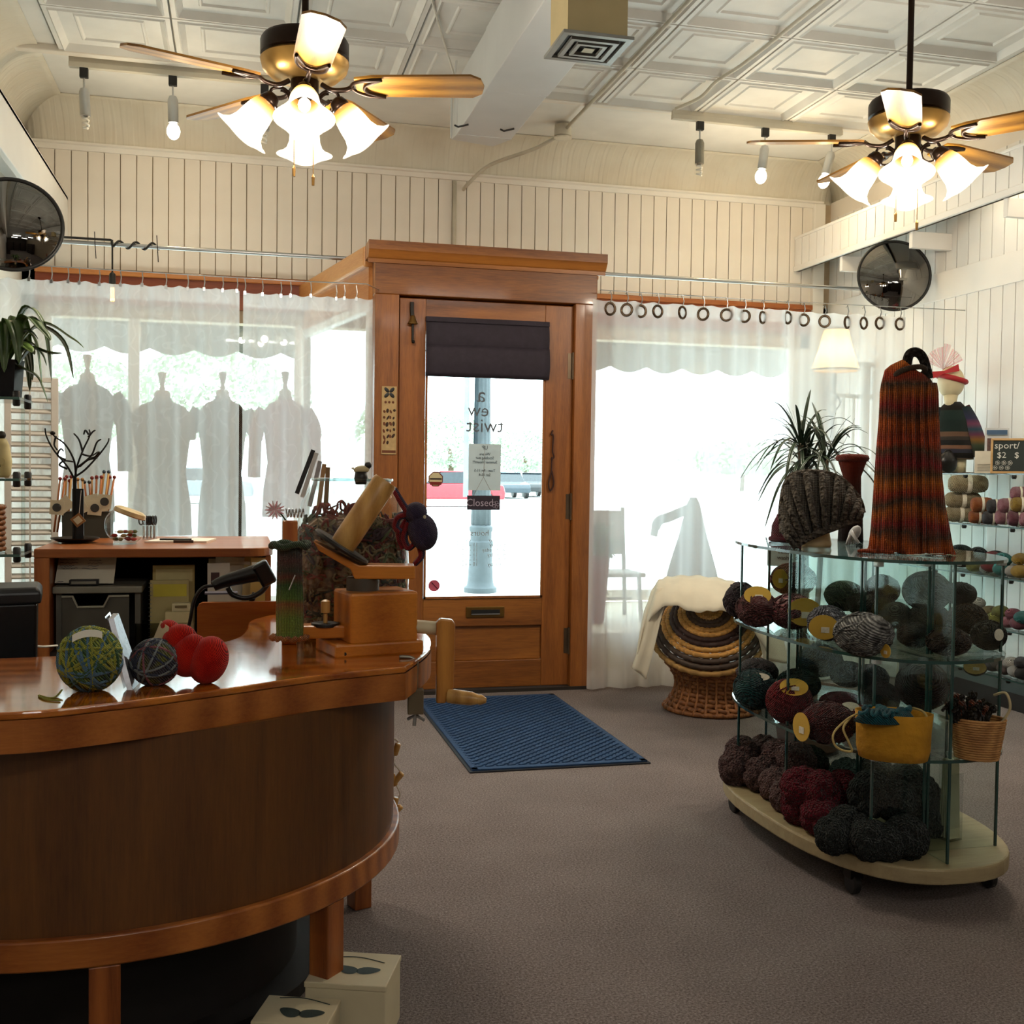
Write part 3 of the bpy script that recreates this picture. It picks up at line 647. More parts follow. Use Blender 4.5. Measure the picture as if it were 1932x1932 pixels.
fr_ = [(p.x, p.y) for p in bez([(a, b, 0) for a, b in front], 6)]; rt_ = [(p.x, p.y) for p in bez([(a, b, 0) for a, b in [front[-1]]+right], 5)][1:]; bk_ = [(p.x, p.y) for p in bez([(a, b, 0) for a, b in back], 5)]
ol = [(x-O.x, y-O.y) for x, y in fr_+rt_+bk_]
MB().prism(ol, ZT-.014, ZT).build('top', CT, ct, bevel=.004)
el = [(x-O.x, y-O.y) for x, y in fr_+rt_]
m = MB(); inn = [(x*.94, y*.96) for x, y in el]
A0 = [(x, y, ZT-.072) for x, y in el]; A1 = [(x, y, ZT-.014) for x, y in el]; B0 = [(x, y, ZT-.072) for x, y in inn]; B1 = [(x, y, ZT-.014) for x, y in inn]
m.band(A0, A1); m.band(A0, B0); m.band(B0, B1); m.build('edge_band', CE, ct)
def ringwall(R0, R1, z0, z1, a0, a1, n=48):
    a = [a0+(a1-a0)*i/n for i in range(n+1)]
    pts = [(R1*math.cos(t), R1*math.sin(t)) for t in a]+[(R0*math.cos(t), R0*math.sin(t)) for t in a[::-1]]
    m = MB(); k = len(a); m.prism(pts, z0, z1); m.f = m.f[2:]; N = len(pts)
    m.f += [(i, i+1, N-2-i, N-1-i) for i in range(k-1)]+[(N+i, N+N-1-i, N+N-2-i, N+i+1) for i in range(k-1)]
    return m
ringwall(.655, .685, .345, ZT-.072, math.radians(-185), math.radians(40)).build('front_panel', CF, ct, 'auto')
ringwall(.645, .70, .295, .352, math.radians(-185), math.radians(40)).build('lower_rail', CE, ct, 'auto', bevel=.004)
PZ = wood('6a300c', 'a8602a', 'Z', 1.3, .4, .2)
for px_ in (197, 618, 703):
    best = min((math.radians(t*.25) for t in range(-700, 160)), key=lambda t: abs(((Vector((O.x+.675*math.cos(t), O.y+.675*math.sin(t), .2))-CAM).dot(RT)/(Vector((O.x+.675*math.cos(t), O.y+.675*math.sin(t), .2))-CAM).dot(FW))*FPX+966-px_) + (0 if px_ < 700 or t > -.05 else 900))
    if px_ == 703: best = .35
    MB().box((.672*math.cos(best), .672*math.sin(best), .1475), (.05, .055, .295), best).build('post', PZ, ct, bevel=.003)
ringwall(.43, .45, 0, .70, math.radians(-185), math.radians(60)).build('inner_wall', CSHADE, ct, 'auto')  # near-black wall: shade inside the open base is put into its colour
MB().prism([(.52*math.cos(math.radians(t)), .52*math.sin(math.radians(t))) for t in range(-185, 41, 9)]+[(.44*math.cos(math.radians(t)), .44*math.sin(math.radians(t))) for t in range(40, -186, -9)], .0, .03).build('base_shade_ring', CSHADE, ct)  # added near-black ring painted as the dark interior, not a real shelf
# low wooden screen standing on the back of the counter
q = at(372, 1135, Y=3.33); q2 = at(530, 1135, Y=3.33)
pw = empty('wooden_screen', ((q.x+q2.x)/2, 3.33, 0), 0, 'upright orange wooden panel standing behind the counter', 'panel'); hw = (q2.x-q.x)/2
m = MB(); pts = [(-hw, 0), (hw, 0), (hw, q2.z), (-hw+.015, q2.z), (-hw+.005, q2.z-.005), (-hw, q2.z-.015)]; k = len(pts)
m.add([(x, 0, z) for x, z in pts]+[(x, .022, z) for x, z in pts], [tuple(range(k)), tuple(range(k, 2*k))[::-1]]+[(i, (i+1) % k, k+(i+1) % k, k+i) for i in range(k)])
m.build('board', wood('9a440c', 'cc7a26', 'X', .9, .35, .3), pw)
for x in (-hw+.04, hw-.04): MB().span((x-.03, -.05, 0), (x+.03, .09, .03)).build('foot', DOORW, pw)
# ------------------------------------------------------------------ wound yarn balls with strands laid over them
def wraps(mb, r, n, sr, seed, lo=0, spread=1.0, seg=40):
    rn = random.Random(seed)
    for i in range(n):
        ax = Vector((rn.gauss(0, 1), rn.gauss(0, 1), rn.gauss(0, 1)*spread)).normalized(); a = ax.orthogonal().normalized(); b = ax.cross(a); h = rn.uniform(-.35, .35)
        k = math.sqrt(1-h*h); ph = rn.random()*6
        mb.tube([Vector(((a*math.cos(t)+b*math.sin(t))*k+ax*h)[q]*r[q]*(1.004+.012*rn.random()) for q in range(3)) for t in [ph+2*PI*j/seg for j in range(seg)]], sr, 5, closed=True)
    return mb
yb, L, s = frame('yarn_ball', 170, 1303, 'large striped yarn ball in blue, green and yellow, front of counter', 'yarn', 'yarn on the counter', Z=ZT)
R = (57/s, 57/s, 60/s)
Mz = Matrix.Rotation(.2, 3, 'Z')
MB().ball((0, 0, R[2]), R, 32, 20).build('core', yarn('3a6a86', '6a9a5a', 'c8cc4a', 70, 22, .8), yb, True)
for c, n_, sd in ((('b8c832', 'd8dc58'), 12, 1), (('4a86a8', '7aaed0'), 9, 2), (('3a5a4a', '5a8a5a'), 6, 9)):
    wraps(MB(), R, n_, .0030, sd).build('strands', yarn(c[0], c[1], s=160), yb, True, loc=(0, 0, R[2]))
MB().sheet(lambda u, v: (R[0]*1.02*math.cos(PI*(.38+.30*u))*math.cos(.1), -R[1]*.55-.01*v, R[2]+R[2]*1.0*math.sin(PI*(.38+.30*u))-v*.012), 8, 2).build('paper_label', PAPER, yb, True)
tl = [L(122, 1285, -.03), L(112, 1300, -.05), L(100, 1308, -.06), L(82, 1302, -.03), L(95, 1306, -.07), L(120, 1312, -.09)]
MB().tube(bez([(p.x, p.y, .002 if i else .01) for i, p in enumerate(tl)]), .0018, 5).build('loose_end', yarn('b8c832', 'd8dc58', s=160), yb, True)
yb, L, s = frame('yarn_ball', 292, 1292, 'small grey and pink multicolour yarn ball beside the red hank', 'yarn', 'yarn on the counter', Z=ZT)
R = (44/s, 44/s, 43/s)
MB().ball((0, 0, R[2]), R, 28, 18).build('core', yarn('2e3444', '5a5a6a', '8a8a3a', 80, 26, .8), yb, True)
for c, n_, sd in ((('8a9aa0', 'b8c4c8'), 6, 4), (('a04a5a', 'c87a86'), 3, 8), (('2e3444', '4a5470'), 8, 6)): wraps(MB(), R, n_, .0024, sd).build('strands', yarn(c[0], c[1], s=160), yb, True, loc=(0, 0, R[2]))
MB().sheet(lambda u, v: (-R[0]*1.03*math.cos(-.2+1.9*u)*.98, -R[1]*.2+R[1]*.5*v, R[2]+R[2]*1.03*math.sin(-.2+1.9*u)), 10, 2).build('paper_label', plain('d8cfae', .8), yb, True)
# flat clear pack leaning between the balls
pk, L, s = frame('plastic_pack', 245, 1302, 'thin clear plastic pack leaning between two yarn balls', 'packet', Z=ZT)
m = MB(); a, b, c, d = L(206, 1172, .05), L(214, 1168, .10), L(258, 1302, .10), L(240, 1302, .0)
m.add([a, b, c, d, a+Vector((.010, 0, .0)), b+Vector((.010, 0, 0)), c+Vector((.010, 0, 0)), d+Vector((.010, 0, 0))], [(0, 1, 2, 3), (4, 7, 6, 5), (0, 4, 5, 1), (1, 5, 6, 2), (2, 6, 7, 3), (3, 7, 4, 0)])
m.build('card', plain('8a8a90', .25, .3, var=.3, vs=30), pk)
m = MB(); m.add([p+Vector((-.006, -.004, .004)) for p in (a, b, c, d)], [(0, 1, 2, 3)]); m.build('film', glass('f2f4f6', 2.0, .05), pk)
# red twisted hank
rh, L, s = frame('yarn_hank', 365, 1290, 'bright red twisted yarn hank lying on the counter', 'yarn', 'yarn on the counter', Z=ZT)
RED = yarn('b81408', 'd82010', 'e02c16', 150, 10, .35, (0, .5, .3))
for k, (x, y, rx, ry, rz_, d, tl_) in enumerate(((392, 1246, 37, 40, 46, .0, .3), (358, 1238, 36, 34, 42, .012, .45), (340, 1214, 34, 30, 34, .03, .5), (322, 1190, 20, 24, 15, .05, .5))):
    Mx = Matrix.Rotation(tl_, 3, 'Y'); c = L(x, y, d); MB().ball((c.x, c.y, max(c.z, 0)), (rx/s, ry/s, rz_/s), 24, 16, M=Mx).build('twist', RED, rh, True)
m = MB(); m.add([L(283, 1232, .04), L(305, 1176, .05), L(320, 1184, .02), L(316, 1232, .01)], [(0, 1, 2, 3)]); m.build('paper_band', plain('c9b896', .8), rh, solid=.002)
# ------------------------------------------------------------------ ball winder
WW = wood('9a5212', 'd8872e', 'X', 1.2, .35, .25); WD = wood('a07030', 'd0a058', 'Z', 1.6, .4, .15)
wn, L, s = frame('ball_winder', 700, 1236, 'large wooden crank yarn ball winder clamped to the counter', 'ball winder', Z=ZT)
def slab(pts, d0, d1):
    m = MB(); k = len(pts); m.add([p+Vector((0, d0, 0)) for p in pts]+[p+Vector((0, d1, 0)) for p in pts], [tuple(range(k)), tuple(range(k, 2*k))[::-1]]+[(i, (i+1) % k, k+(i+1) % k, k+i) for i in range(k)]); return m
def yawbox(x0, x1, y0, y1, d0, d1, ang=.35):           # a block turned so its right side shows
    c = (L(x0, y0)+L(x1, y1))/2; w_ = (x1-x0)/s; h_ = abs(y1-y0)/s
    return MB().box((c.x, (d0+d1)/2, c.z), (w_, d1-d0, h_), ang)
yawbox(640, 775, 1118, 1215, 0, .13).build('gear_box', WW, wn, bevel=.006)
yawbox(608, 785, 1212, 1237, -.01, .14).build('base_plank', WW, wn, bevel=.005)
MB().cyl(L(652, 1229, -.035), L(652, 1229, -.020), .004, n=10).build('screw_hole', BLACK, wn)
m = slab([L(535, 1188), L(548, 1183), L(690, 1183), L(690, 1206), L(548, 1208), L(530, 1204)], .02, .075); m.build('guide_arm', WW, wn, bevel=.004)
MB().lathe([(26/s, 0), (27/s, .004), (26/s, .008)], L(613, 1186, .045), 24).build('black_disc', BLACK, wn, 'auto')
MB().lathe([(4/s, 0), (4/s, .03), (9/s, .032), (9/s, .058), (3/s, .062)], L(613, 1186, .045), 16).build('peg', WD, wn, 'auto')
MB().lathe([(.038, 0), (.038, .03)], L(683, 1118, .06), 28).build('turntable_collar', plain('5a5248', .5, .4), wn, 'auto')
m = slab([L(660, 1075), L(600, 1040), L(590, 1022), L(676, 1068), L(782, 1069), L(782, 1094), L(668, 1094)], .02, .10); m.build('bent_arm', WW, wn, bevel=.003)
ax = (L(728, 905)-L(648, 1028)).normalized(); Mx = ax.to_track_quat('Z', 'Y').to_matrix(); ce = L(640, 1038, .06)
MB().lathe([(58/s, 0), (60/s, .005), (58/s, .010)], ce, 36, M=Mx).build('tilted_disc', BLACK, wn, 'auto')
MB().lathe([(24/s, .008), (25/s, .03), (24/s, .185), (22/s, .19)], ce, 28, M=Mx).build('winding_dowel', WD, wn, 'auto')
q0, q1 = L(781, 1187, .05), L(832, 1190, .03); MB().tube([q0, q1], 13/s, 16).build('axle', plain('d9cfae', .5), wn, 'auto')
m = slab([L(823, 1175), L(830, 1168), L(853, 1170), L(859, 1178), L(857, 1300), L(842, 1330), L(824, 1330)], -.0, .028); m.build('crank_arm', wood('9a5a20', 'd09040', 'Z', 1.3, .35, .2), wn, bevel=.004)
MB().lathe([(13/s, 0), (14/s, .012), (13/s, .055), (10/s, .068), (9/s, .07), (10/s, .078), (5/s, .09)], L(846, 1315, -.0), 18, M=Vector((.96, -.25, -.08)).to_track_quat('Z', 'Y').to_matrix()).build('crank_handle', WD, wn, 'auto')
cl = MB().tube(bez([L(752, 1233, -.05), L(772, 1234, -.05), L(784, 1243, -.05), L(784, 1262, -.05), L(784, 1300, -.05)]), 3.5/s, 8).build('clamp_rod', plain('8a8478', .35, .8), wn, True)
MB().box(L(783, 1316, -.05), (29/s, .03, 46/s)).build('clamp_block', plain('6a5a40', .6), wn, bevel=.002); MB().tube([L(768, 1350, -.05), L(783, 1342, -.05), L(800, 1352, -.05)], .004, 6).build('wing_nut', STEEL, wn); MB().cyl(L(783, 1340, -.05), L(781, 1362, -.05), .004, n=8).build('clamp_screw', STEEL, wn)
# knitted tube on the winder's arm
kt, L, s = frame('knitted_tube', 546, 1206, 'upright green knitted tube with a frilled orange foot, by the winder', 'knitted tube', Z=ZT+.035); 
KT = stripes(((0, '9cb454'), (.22, '86a048'), (.36, 'a06a40'), (.42, '6a8a40'), (.55, '4a6a3a'), (.62, '7a4a3a'), (.68, '4e4e40'), (.8, '6a4a44'), (.9, '4a4a44'), (1, '4a5640')), 185/s, 'Z', 90, 1.5, .03)
MB().lathe([(22/s, 0), (25/s, 8/s), (26/s, 60/s), (24/s, 110/s), (23/s, 168/s), (24/s, 174/s)], n=24, wob=lambda a, t: 1+.03*math.sin(3*a+6*t)).build('tube', KT, kt, True)
MB().tube([((33+2*math.sin(5*a))/s*math.cos(a), 33/s*math.sin(a), (178+3*math.sin(4*a))/s) for a in [2*PI*k/30 for k in range(30)]], 6.5/s, 8, closed=True).build('rolled_rim', yarn('3a4a34', '56684a', s=90), kt, True)
MB().tube([((31+3*math.cos(14*a))/s*math.cos(a), (31+3*math.cos(14*a))/s*math.sin(a), (4+2*math.sin(14*a))/s) for a in [2*PI*k/84 for k in range(84)]], 4.5/s, 6, closed=True).build('frilled_foot', yarn('b86428', 'd8884a', s=120), kt, True)
MB().tube([L(545, 1110, -.032), L(556, 1082, -.034)], .0016, 5).build('needle', STEEL, kt)
# post with wire coil and a flower pin
gp, L, s = frame('wooden_post', 546, 1210, 'square wooden post with wire coil and pink flower, behind the knitted tube', 'post', Y=2.72); gp.location.z = ZT; h0 = 0
MB().span((-14/s, -14/s, 0), (14/s, 14/s, 232/s)).build('post', wood('9a501c', 'c07838', 'Z', 1.5), gp, bevel=.003)
MB().tube([Vector(((-8+34*t)/s, .008*math.sin(t*34), (246+8*math.cos(t*34))/s)) for t in [k/60 for k in range(61)]], .0018, 5).build('wire_coil', STEEL, gp)
fl = MB().tube(bez([Vector((-8/s, 0, 232/s)), Vector((-18/s, -.01, 246/s)), Vector((-26/s, -.012, 250/s))]), .002, 5).build('flower_stem', plain('2a4a2a', .6), gp)
for k in range(14):
    a = 2*PI*k/14; c = Vector((-28/s, -.014, 252/s)); d = Vector((math.cos(a), -.3, math.sin(a)*.9)).normalized(); MB().tube([c, c+d*.014, c+d*.024], [.0016, .0028, .001], 5).build('petal', plain('f0b8c4' if k % 2 else 'f4e8ea', .6), fl)
# ------------------------------------------------------------------ big glass jar of yarn ends
jr, L, s = frame('glass_jar', 662, 1200, 'big clear glass jar filled with yarn ends, behind the winder', 'jar', Y=2.88); jr.location.z = ZT; k_ = 1/s
prof = [(70, 0), (96, 3), (106, 20), (108, 120), (104, 200), (94, 245), (80, 270), (72, 280), (74, 288)]
MB().lathe([(r*k_, z*k_) for r, z in prof], n=40, caps=False).build('jar_wall', CLEAR, jr, True); MB().lathe([(.001, .003), (96*k_, .004)], n=40, caps=False).build('jar_floor', CLEAR, jr)
MB().tube([(74*k_*math.cos(a), 74*k_*math.sin(a), 288*k_) for a in [2*PI*q/40 for q in range(40)]], .004, 8, closed=True).build('rim', glass('e4eeee', 2.5), jr, True)
ys = empty('yarn_scraps', jr.location+Vector((0, 0, .004)), jr.rotation_euler.z, 'tangled multicoloured yarn ends filling the glass jar', 'yarn scraps', None, 'stuff')
rn = random.Random(5)
cols = [('9a3a44', 'b85a5a'), ('c04a44', 'd86a5c'), ('6a6450', '8a846a'), ('3c4a44', '5a6a60'), ('b09c70', 'd0bc90'), ('5a4048', '7a5a64'), ('d0b888', 'ecd8ac'), ('74845a', '94a474')]
MB().lathe([(.02, .012), (92*k_, .02), (99*k_, .03), (100*k_, 120*k_), (94*k_, 190*k_), (70*k_, 212*k_), (.01, 222*k_)], n=28).build('scrap_mass', fuzzy('5a4238', 'a08468', 40), ys, True).__setitem__('kind', 'stuff')
for ci, cc in enumerate(cols):
    m = MB()
    for q in range(80):
        a = rn.random()*2*PI; z = rn.random()*205+8
        if ci == 1 and q < 30: z = 215+rn.random()*18; a = rn.random()*2*PI; R_ = rn.random()*70
        else: R_ = (99 if z < 190 else 90)-rn.random()*3
        c = Vector((R_*math.cos(a), R_*math.sin(a), z))*k_; t = Vector((-math.sin(a), math.cos(a), 0)); u = Vector((math.cos(a)*(-.25), math.sin(a)*(-.25), 1)).normalized()
        w1, w2, ph = rn.uniform(6, 22)*k_, rn.uniform(4, 14)*k_, rn.random()*6; f1, f2 = rn.choice((1, 1, 2)), rn.choice((1, 2, 3))
        m.tube([c + t*w1*math.sin(f1*x+ph) + u*w2*math.sin(f2*x) for x in [rn.uniform(4, 6.2)*i/12 for i in range(13)]], .0029, 4)
    m.build('scrap_strands', yarn(cc[0], cc[1], s=200), ys, True)['kind'] = 'stuff'
# knitted octopus hanging on the jar
oc, L, s = frame('knitted_octopus', 790, 1062, 'dark purple knitted octopus with red undersides beside the jar', 'soft toy', Y=2.66)
PUR = yarn('3c3050', '504264', s=110); RUN = yarn('8a1826', 'b02a34', s=110)
m = MB(); m.ball(L(797, 1003, 0), (28/s, 26/s, 36/s), 20, 14, M=Matrix.Rotation(-.25, 3, 'Y')); m.build('body', PUR, oc, True); MB().ball(L(784, 967, 0), (21/s, 20/s, 20/s), 18, 12).build('head', PUR, oc, True); MB().ball(L(800, 975, -.02), (3/s, 3/s, 4/s), 8, 6).build('eye', plain('d8d0b0', .5), oc, True)
for k, pts in enumerate([((775, 975), (758, 950), (742, 922)), ((770, 970), (752, 976), (746, 994), (756, 1004)), ((772, 985), (762, 1012), (770, 1034), (782, 1026)), ((782, 1010), (793, 1034), (795, 1050), (782, 1066)), ((768, 980), (753, 1010), (762, 1036))]):
    P_ = bez([L(x, y, .004*k) for x, y in pts]); n_ = len(P_); t = MB().tube(P_, [(8-3*i/n_)/s for i in range(n_)], 8).build('tentacle', PUR, oc, True)
    MB().tube([p+Vector((-.003, -.006, -.001)) for p in P_], [(5.5-2*i/n_)/s for i in range(n_)], 6).build('underside', RUN, t, True)
# little bird figurine on the jar rim
bd, L, s = frame('bird_figurine', 681, 914, 'small black and cream bird figurine perched on the jar rim', 'figurine', Y=2.80)
MB().lathe([(10/s, 0), (13/s, 12/s), (11/s, 24/s)], n=14).build('legs', BLACK, bd, True); MB().ball(L(682, 886), (15/s, 10/s, 8/s), 14, 10, M=Matrix.Rotation(-.1, 3, 'Y')).build('body', plain('d8c89a', .6), bd, True)
MB().ball(L(694, 878), (7/s, 7/s, 7/s), 12, 8).build('head', BLACK, bd, True); MB().lathe([(3/s, 0), (.0005, 6/s)], L(668, 884), 8, M=Matrix.Rotation(-1.5, 3, 'Y')).build('tail', plain('d8c89a', .6), bd)
# card rack behind the jar
cr, L, s = frame('card_rack', 590, 1185, 'black rack of upright leaflets behind the big jar', 'leaflet rack', Y=3.15); cr.location.z = ZT
MB().box((0, 0, .10), (60/s, .08, .2)).build('rack_body', BLACK, cr, bevel=.003)
for k, (x, t, h, c) in enumerate(((-16, .35, 318, '1c1c1e'), (-8, .3, 312, 'd8d8d4'), (2, .22, 296, 'a8a8aa'), (14, .12, 290, 'b08858'), (24, .05, 284, '8a6a40'))):
    MB().box((x/s, .0, h/s-.06), (.012, .07, .13), 0, 0, t).build('leaflet', plain(c, .5), cr)
# boxes, bowl and bead cords low at the counter
BX = plain('d2c6a6', .7, var=.05)
def leafbox(name, px_, py_, Z, dims, rz, label):
    p = at(px_, py_, Z=Z); r = empty(name, (p.x, p.y, 0), rz, label, 'box', 'white boxes under the counter'); x, y, z = dims
    MB().span((-x/2, -y/2, 0), (x/2, y/2, z-.012)).build('carton', BX, r, bevel=.002); lid = MB().span((-x/2-.002, -y/2-.002, z-.012), (x/2+.002, y/2+.002, z)).build('lid', BX, r, bevel=.002)
    LF = plain('2c3a38', .6)
    for q, (a, b) in enumerate(((-.012, 2.6), (.034, -.75))):
        m = MB(); o = [(a*1.0+.026*math.cos(t), -.01+.016*math.sin(t)*(1-.3*math.cos(t)), z+.0008) for t in [2*PI*k/16 for k in range(16)]]
        cs, sn = math.cos(b+q), math.sin(b+q); m.add([((u-a)*cs-(v+.01)*sn+a, (u-a)*sn+(v+.01)*cs-.01, w_) for u, v, w_ in o], [tuple(range(16))]); m.build('leaf_print', LF, lid)
    m = MB(); m.tube(bez([(-.05, .045, z+.001), (0, .05, z+.001), (.06, .03, z+.001)]), .001, 4); m.build('line_print', LF, lid)
    return r
leafbox('carton_box', 668, 1826, .14, (.17, .15, .14), -.35, 'cream carton with dark leaf print at the counter foot, farther one')
leafbox('carton_box', 560, 1906, .11, (.15, .11, .11), -.35, 'cream carton with dark leaf print at the counter foot, nearer one')
bw, L, s = frame('pale_bowl', 390, 1990, 'pale green bowl on the floor under the counter', 'bowl', Y=1.98); bw.location.z = .0
MB().lathe([(.04, 0), (.055, .01), (.07, .10), (.074, .17), (.070, .172), (.05, .03), (.01, .02)], n=28).build('bowl_wall', plain('c2cc9a', .5), bw, 'auto'); MB().tube([(.073*math.cos(a), .073*math.sin(a), .172) for a in [2*PI*q/28 for q in range(28)]], .003, 6, closed=True).build('rim', plain('cdd6a6', .5), bw, True)
bc, L, s = frame('bead_cord', 748, 1390, 'white cord with small wooden toggles hanging at the counter side', 'cord', Y=2.95)
MB().tube(bez([L(742, 1392), L(752, 1402), L(745, 1420), L(744, 1440), L(756, 1458), L(748, 1478), L(756, 1500), L(746, 1520), L(750, 1538)]), .0022, 5).build('cord', PAPER, bc, True)
for (x, y, a) in ((748, 1412, .3), (752, 1466, .7), (743, 1470, -.3), (746, 1515, .2), (750, 1528, .8)):
    MB().lathe([(4/s, -12/s), (6/s, -10/s), (6/s, 10/s), (4/s, 12/s)], L(x, y, -.01), 12, M=Matrix.Rotation(a, 3, 'Y')).build('toggle', WD, bc, 'auto')
# ================================================================== desk unit behind the counter
DKW = wood('7a3a14', 'b06a30', 'X', 1, .35, .2); DKZ = wood('8a4418', 'b87038', 'Z', 1.2, .35, .2)
ZD = .95
p = at(300, 1035, Z=ZD); YD = p.y; SD = FPX/((p-CAM).dot(FW))
dk = empty('desk_unit', (p.x, p.y, 0), 0, 'wooden desk unit with open shelves, behind the counter', 'desk')
def D(x, y, d=0): return Vector(((x-300)/SD, d, ZD-(y-1035)/SD))
m = MB(); x0, x1 = D(80, 0).x, D(512, 0).x
m.prism([(x0, 0), (x1-.10, 0)]+[(x1-.10+.10*math.sin(t), .10-.10*math.cos(t)) for t in [PI/2*k/6 for k in range(1, 7)]]+[(x1, .66), (x0, .66)], ZD-.028, ZD); m.build('top', DKW, dk, bevel=.003)
MB().span((x0, .002, 0), (D(107, 0).x, .64, ZD-.028)).build('side_panel', DKZ, dk, bevel=.003)
MB().span((D(497, 0).x, .06, 0), (D(508, 0).x, .64, ZD-.028)).build('side_panel', DKZ, dk, bevel=.003)
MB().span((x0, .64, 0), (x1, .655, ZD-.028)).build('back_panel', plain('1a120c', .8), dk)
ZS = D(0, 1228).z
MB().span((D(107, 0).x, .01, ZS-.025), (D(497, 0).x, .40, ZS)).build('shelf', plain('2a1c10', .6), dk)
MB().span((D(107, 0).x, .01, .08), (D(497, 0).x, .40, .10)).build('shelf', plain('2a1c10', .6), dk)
def onshelf(name, px_, z, d, label, cat, group=None):
    o = empty(name, (p.x+(px_-300)/SD, YD+d, z), 0, label, cat, group)
    return o, (lambda x, y, e=0: Vector(((x-px_)/SD, e, (1035-y)/SD + ZD - z)))
# grey drawer box
db, L = onshelf('drawer_box', 187, ZS, .06, 'grey translucent plastic drawer box with a dipped front', 'drawer box')
GP = plain('6a675c', .4, var=.1); GPD = plain('3a382f', .4)
MB().span(L(108, 1121, -.02), L(268, 1108, .28)).build('lid', plain('8a8778', .4), db, bevel=.004)
for x in (113, 254): MB().span(L(x, 1228, 0), L(x+10, 1121, .26)).build('frame_post', GP, db)
m = MB(); pts = [L(x, y, -.008) for x, y in ((124, 1228), (124, 1127), (143, 1127), (152, 1147), (198, 1147), (208, 1127), (244, 1127), (244, 1228))]; k = len(pts)
m.add(pts+[q+Vector((0, .006, 0)) for q in pts], [tuple(range(k)), tuple(range(k, 2*k))[::-1]]+[(i, (i+1) % k, k+(i+1) % k, k+i) for i in range(k)]); dw = m.build('drawer_front', plain('57544a', .35, var=.2), db)
MB().tube([L(x, y, -.012) for x, y in ((124, 1127), (143, 1127), (152, 1147), (198, 1147), (208, 1127), (244, 1127))], .004, 6).build('drawer_lip', plain('a8a594', .4), dw)
MB().lathe([(22/SD, 0), (22/SD, 30/SD)], L(200, 1205, .06), 20).build('reel', plain('a89a7a', .7), db); MB().span(L(124, 1228, .24), L(244, 1125, .25)).build('box_back', GPD, db)
# handwritten card in a holder
ch, L = onshelf('note_card', 162, D(0, 1108).z, .08, 'white handwritten index card standing in a black holder', 'card')
m = MB(); a, b, c, d = L(109, 1103, 0), L(214, 1105, 0), L(218, 1049, .04), L(114, 1048, .04); m.add([a, b, c, d]+[q+Vector((0, .003, 0)) for q in (a, b, c, d)], [(0, 1, 2, 3), (4, 7, 6, 5), (0, 4, 5, 1), (1, 5, 6, 2), (2, 6, 7, 3), (3, 7, 4, 0)]); cdm = m.build('card', plain('e2dcc6', .8, var=.03), ch)
INK = plain('6a6a72', .8)
rn = random.Random(2)
for k, (xs_, y) in enumerate((((118, 140), 1054), ((158, 172), 1054), ((190, 208), 1055), ((116, 150), 1060), ((168, 190), 1062), ((116, 148), 1066), ((166, 192), 1067), ((116, 142), 1072), ((166, 186), 1072), ((118, 148), 1076), ((156, 184), 1077), ((112, 124), 1101))):
    t = (1104-y)/56*.04; n_ = 14; MB().tube([L(xs_[0]+(xs_[1]-xs_[0])*i/n_, y+rn.uniform(-1.2, 1.2), t-.002) for i in range(n_+1)], .0008, 4).build('handwriting', INK, cdm)
hd = MB().span(L(136, 1107, -.02), L(188, 1096, .02)).build('holder', BLACK, ch, bevel=.002); MB().span(L(140, 1104, -.022), L(184, 1099, -.019)).build('holder_window', plain('8a8878', .4), hd)
# notebooks
for k, (x0_, x1_, y0, y1, c, d, lb) in enumerate(((283, 362, 1073, 1225, 'b8a468', .13, 'tall yellowish notebook at the back of the desk shelf'), (280, 352, 1100, 1226, 'c0b078', .09, 'spiral notebook with a yellow cover, front of the pair'))):
    nb, L = onshelf('notebook', (x0_+x1_)/2, ZS, d, lb, 'notebook', 'notebooks in the desk')
    MB().span(L(x0_, 1228, 0), L(x1_, y0, .012)).build('cover', plain(c, .7), nb, bevel=.001)
    MB().span(L(x0_+6, y0+32, -.001), L(x1_-4, y0+8, 0)).build('cover_label', plain('d0c040' if k else 'd8ca90', .7), nb)
    if k:
        m = MB()
        for q in range(14): m.tube(arc(L(x0_+1, y0+6+q*8, .006), .007, 0, 2*PI, 8, 'XY'), .0012, 4)
        m.build('spiral', STEEL, nb)
# small white dispenser, clear tray
tb, L = onshelf('tape_dispenser', 336, ZS, .03, 'small cream tape box with a slotted lid', 'dispenser')
MB().span(L(310, 1180, 0), L(360, 1158, .05)).build('body', plain('d8cc9c', .6), tb, bevel=.003); MB().span(L(322, 1158, .005), L(356, 1142, .045)).build('lid', plain('e0d6ac', .6), tb, bevel=.003); MB().span(L(328, 1150, .0), L(350, 1146, .006)).build('slot', plain('7a6a40', .6), tb)
MB().span(L(308, 1228, -.0), L(362, 1180, .06)).build('foot', plain('b8ab84', .6), tb)
tr, L = onshelf('clear_tray', 282, ZS, .02, 'low clear plastic tray beside the drawer box', 'tray')
for (a, b) in ((L(256, 1228, 0), L(306, 1178, .004)), (L(256, 1228, .09), L(306, 1178, .094)), (L(256, 1228, 0), L(258, 1178, .09)), (L(304, 1228, 0), L(306, 1178, .09))): MB().span(a, b).build('tray_wall', glass('c8c8c0', 1.5), tr)
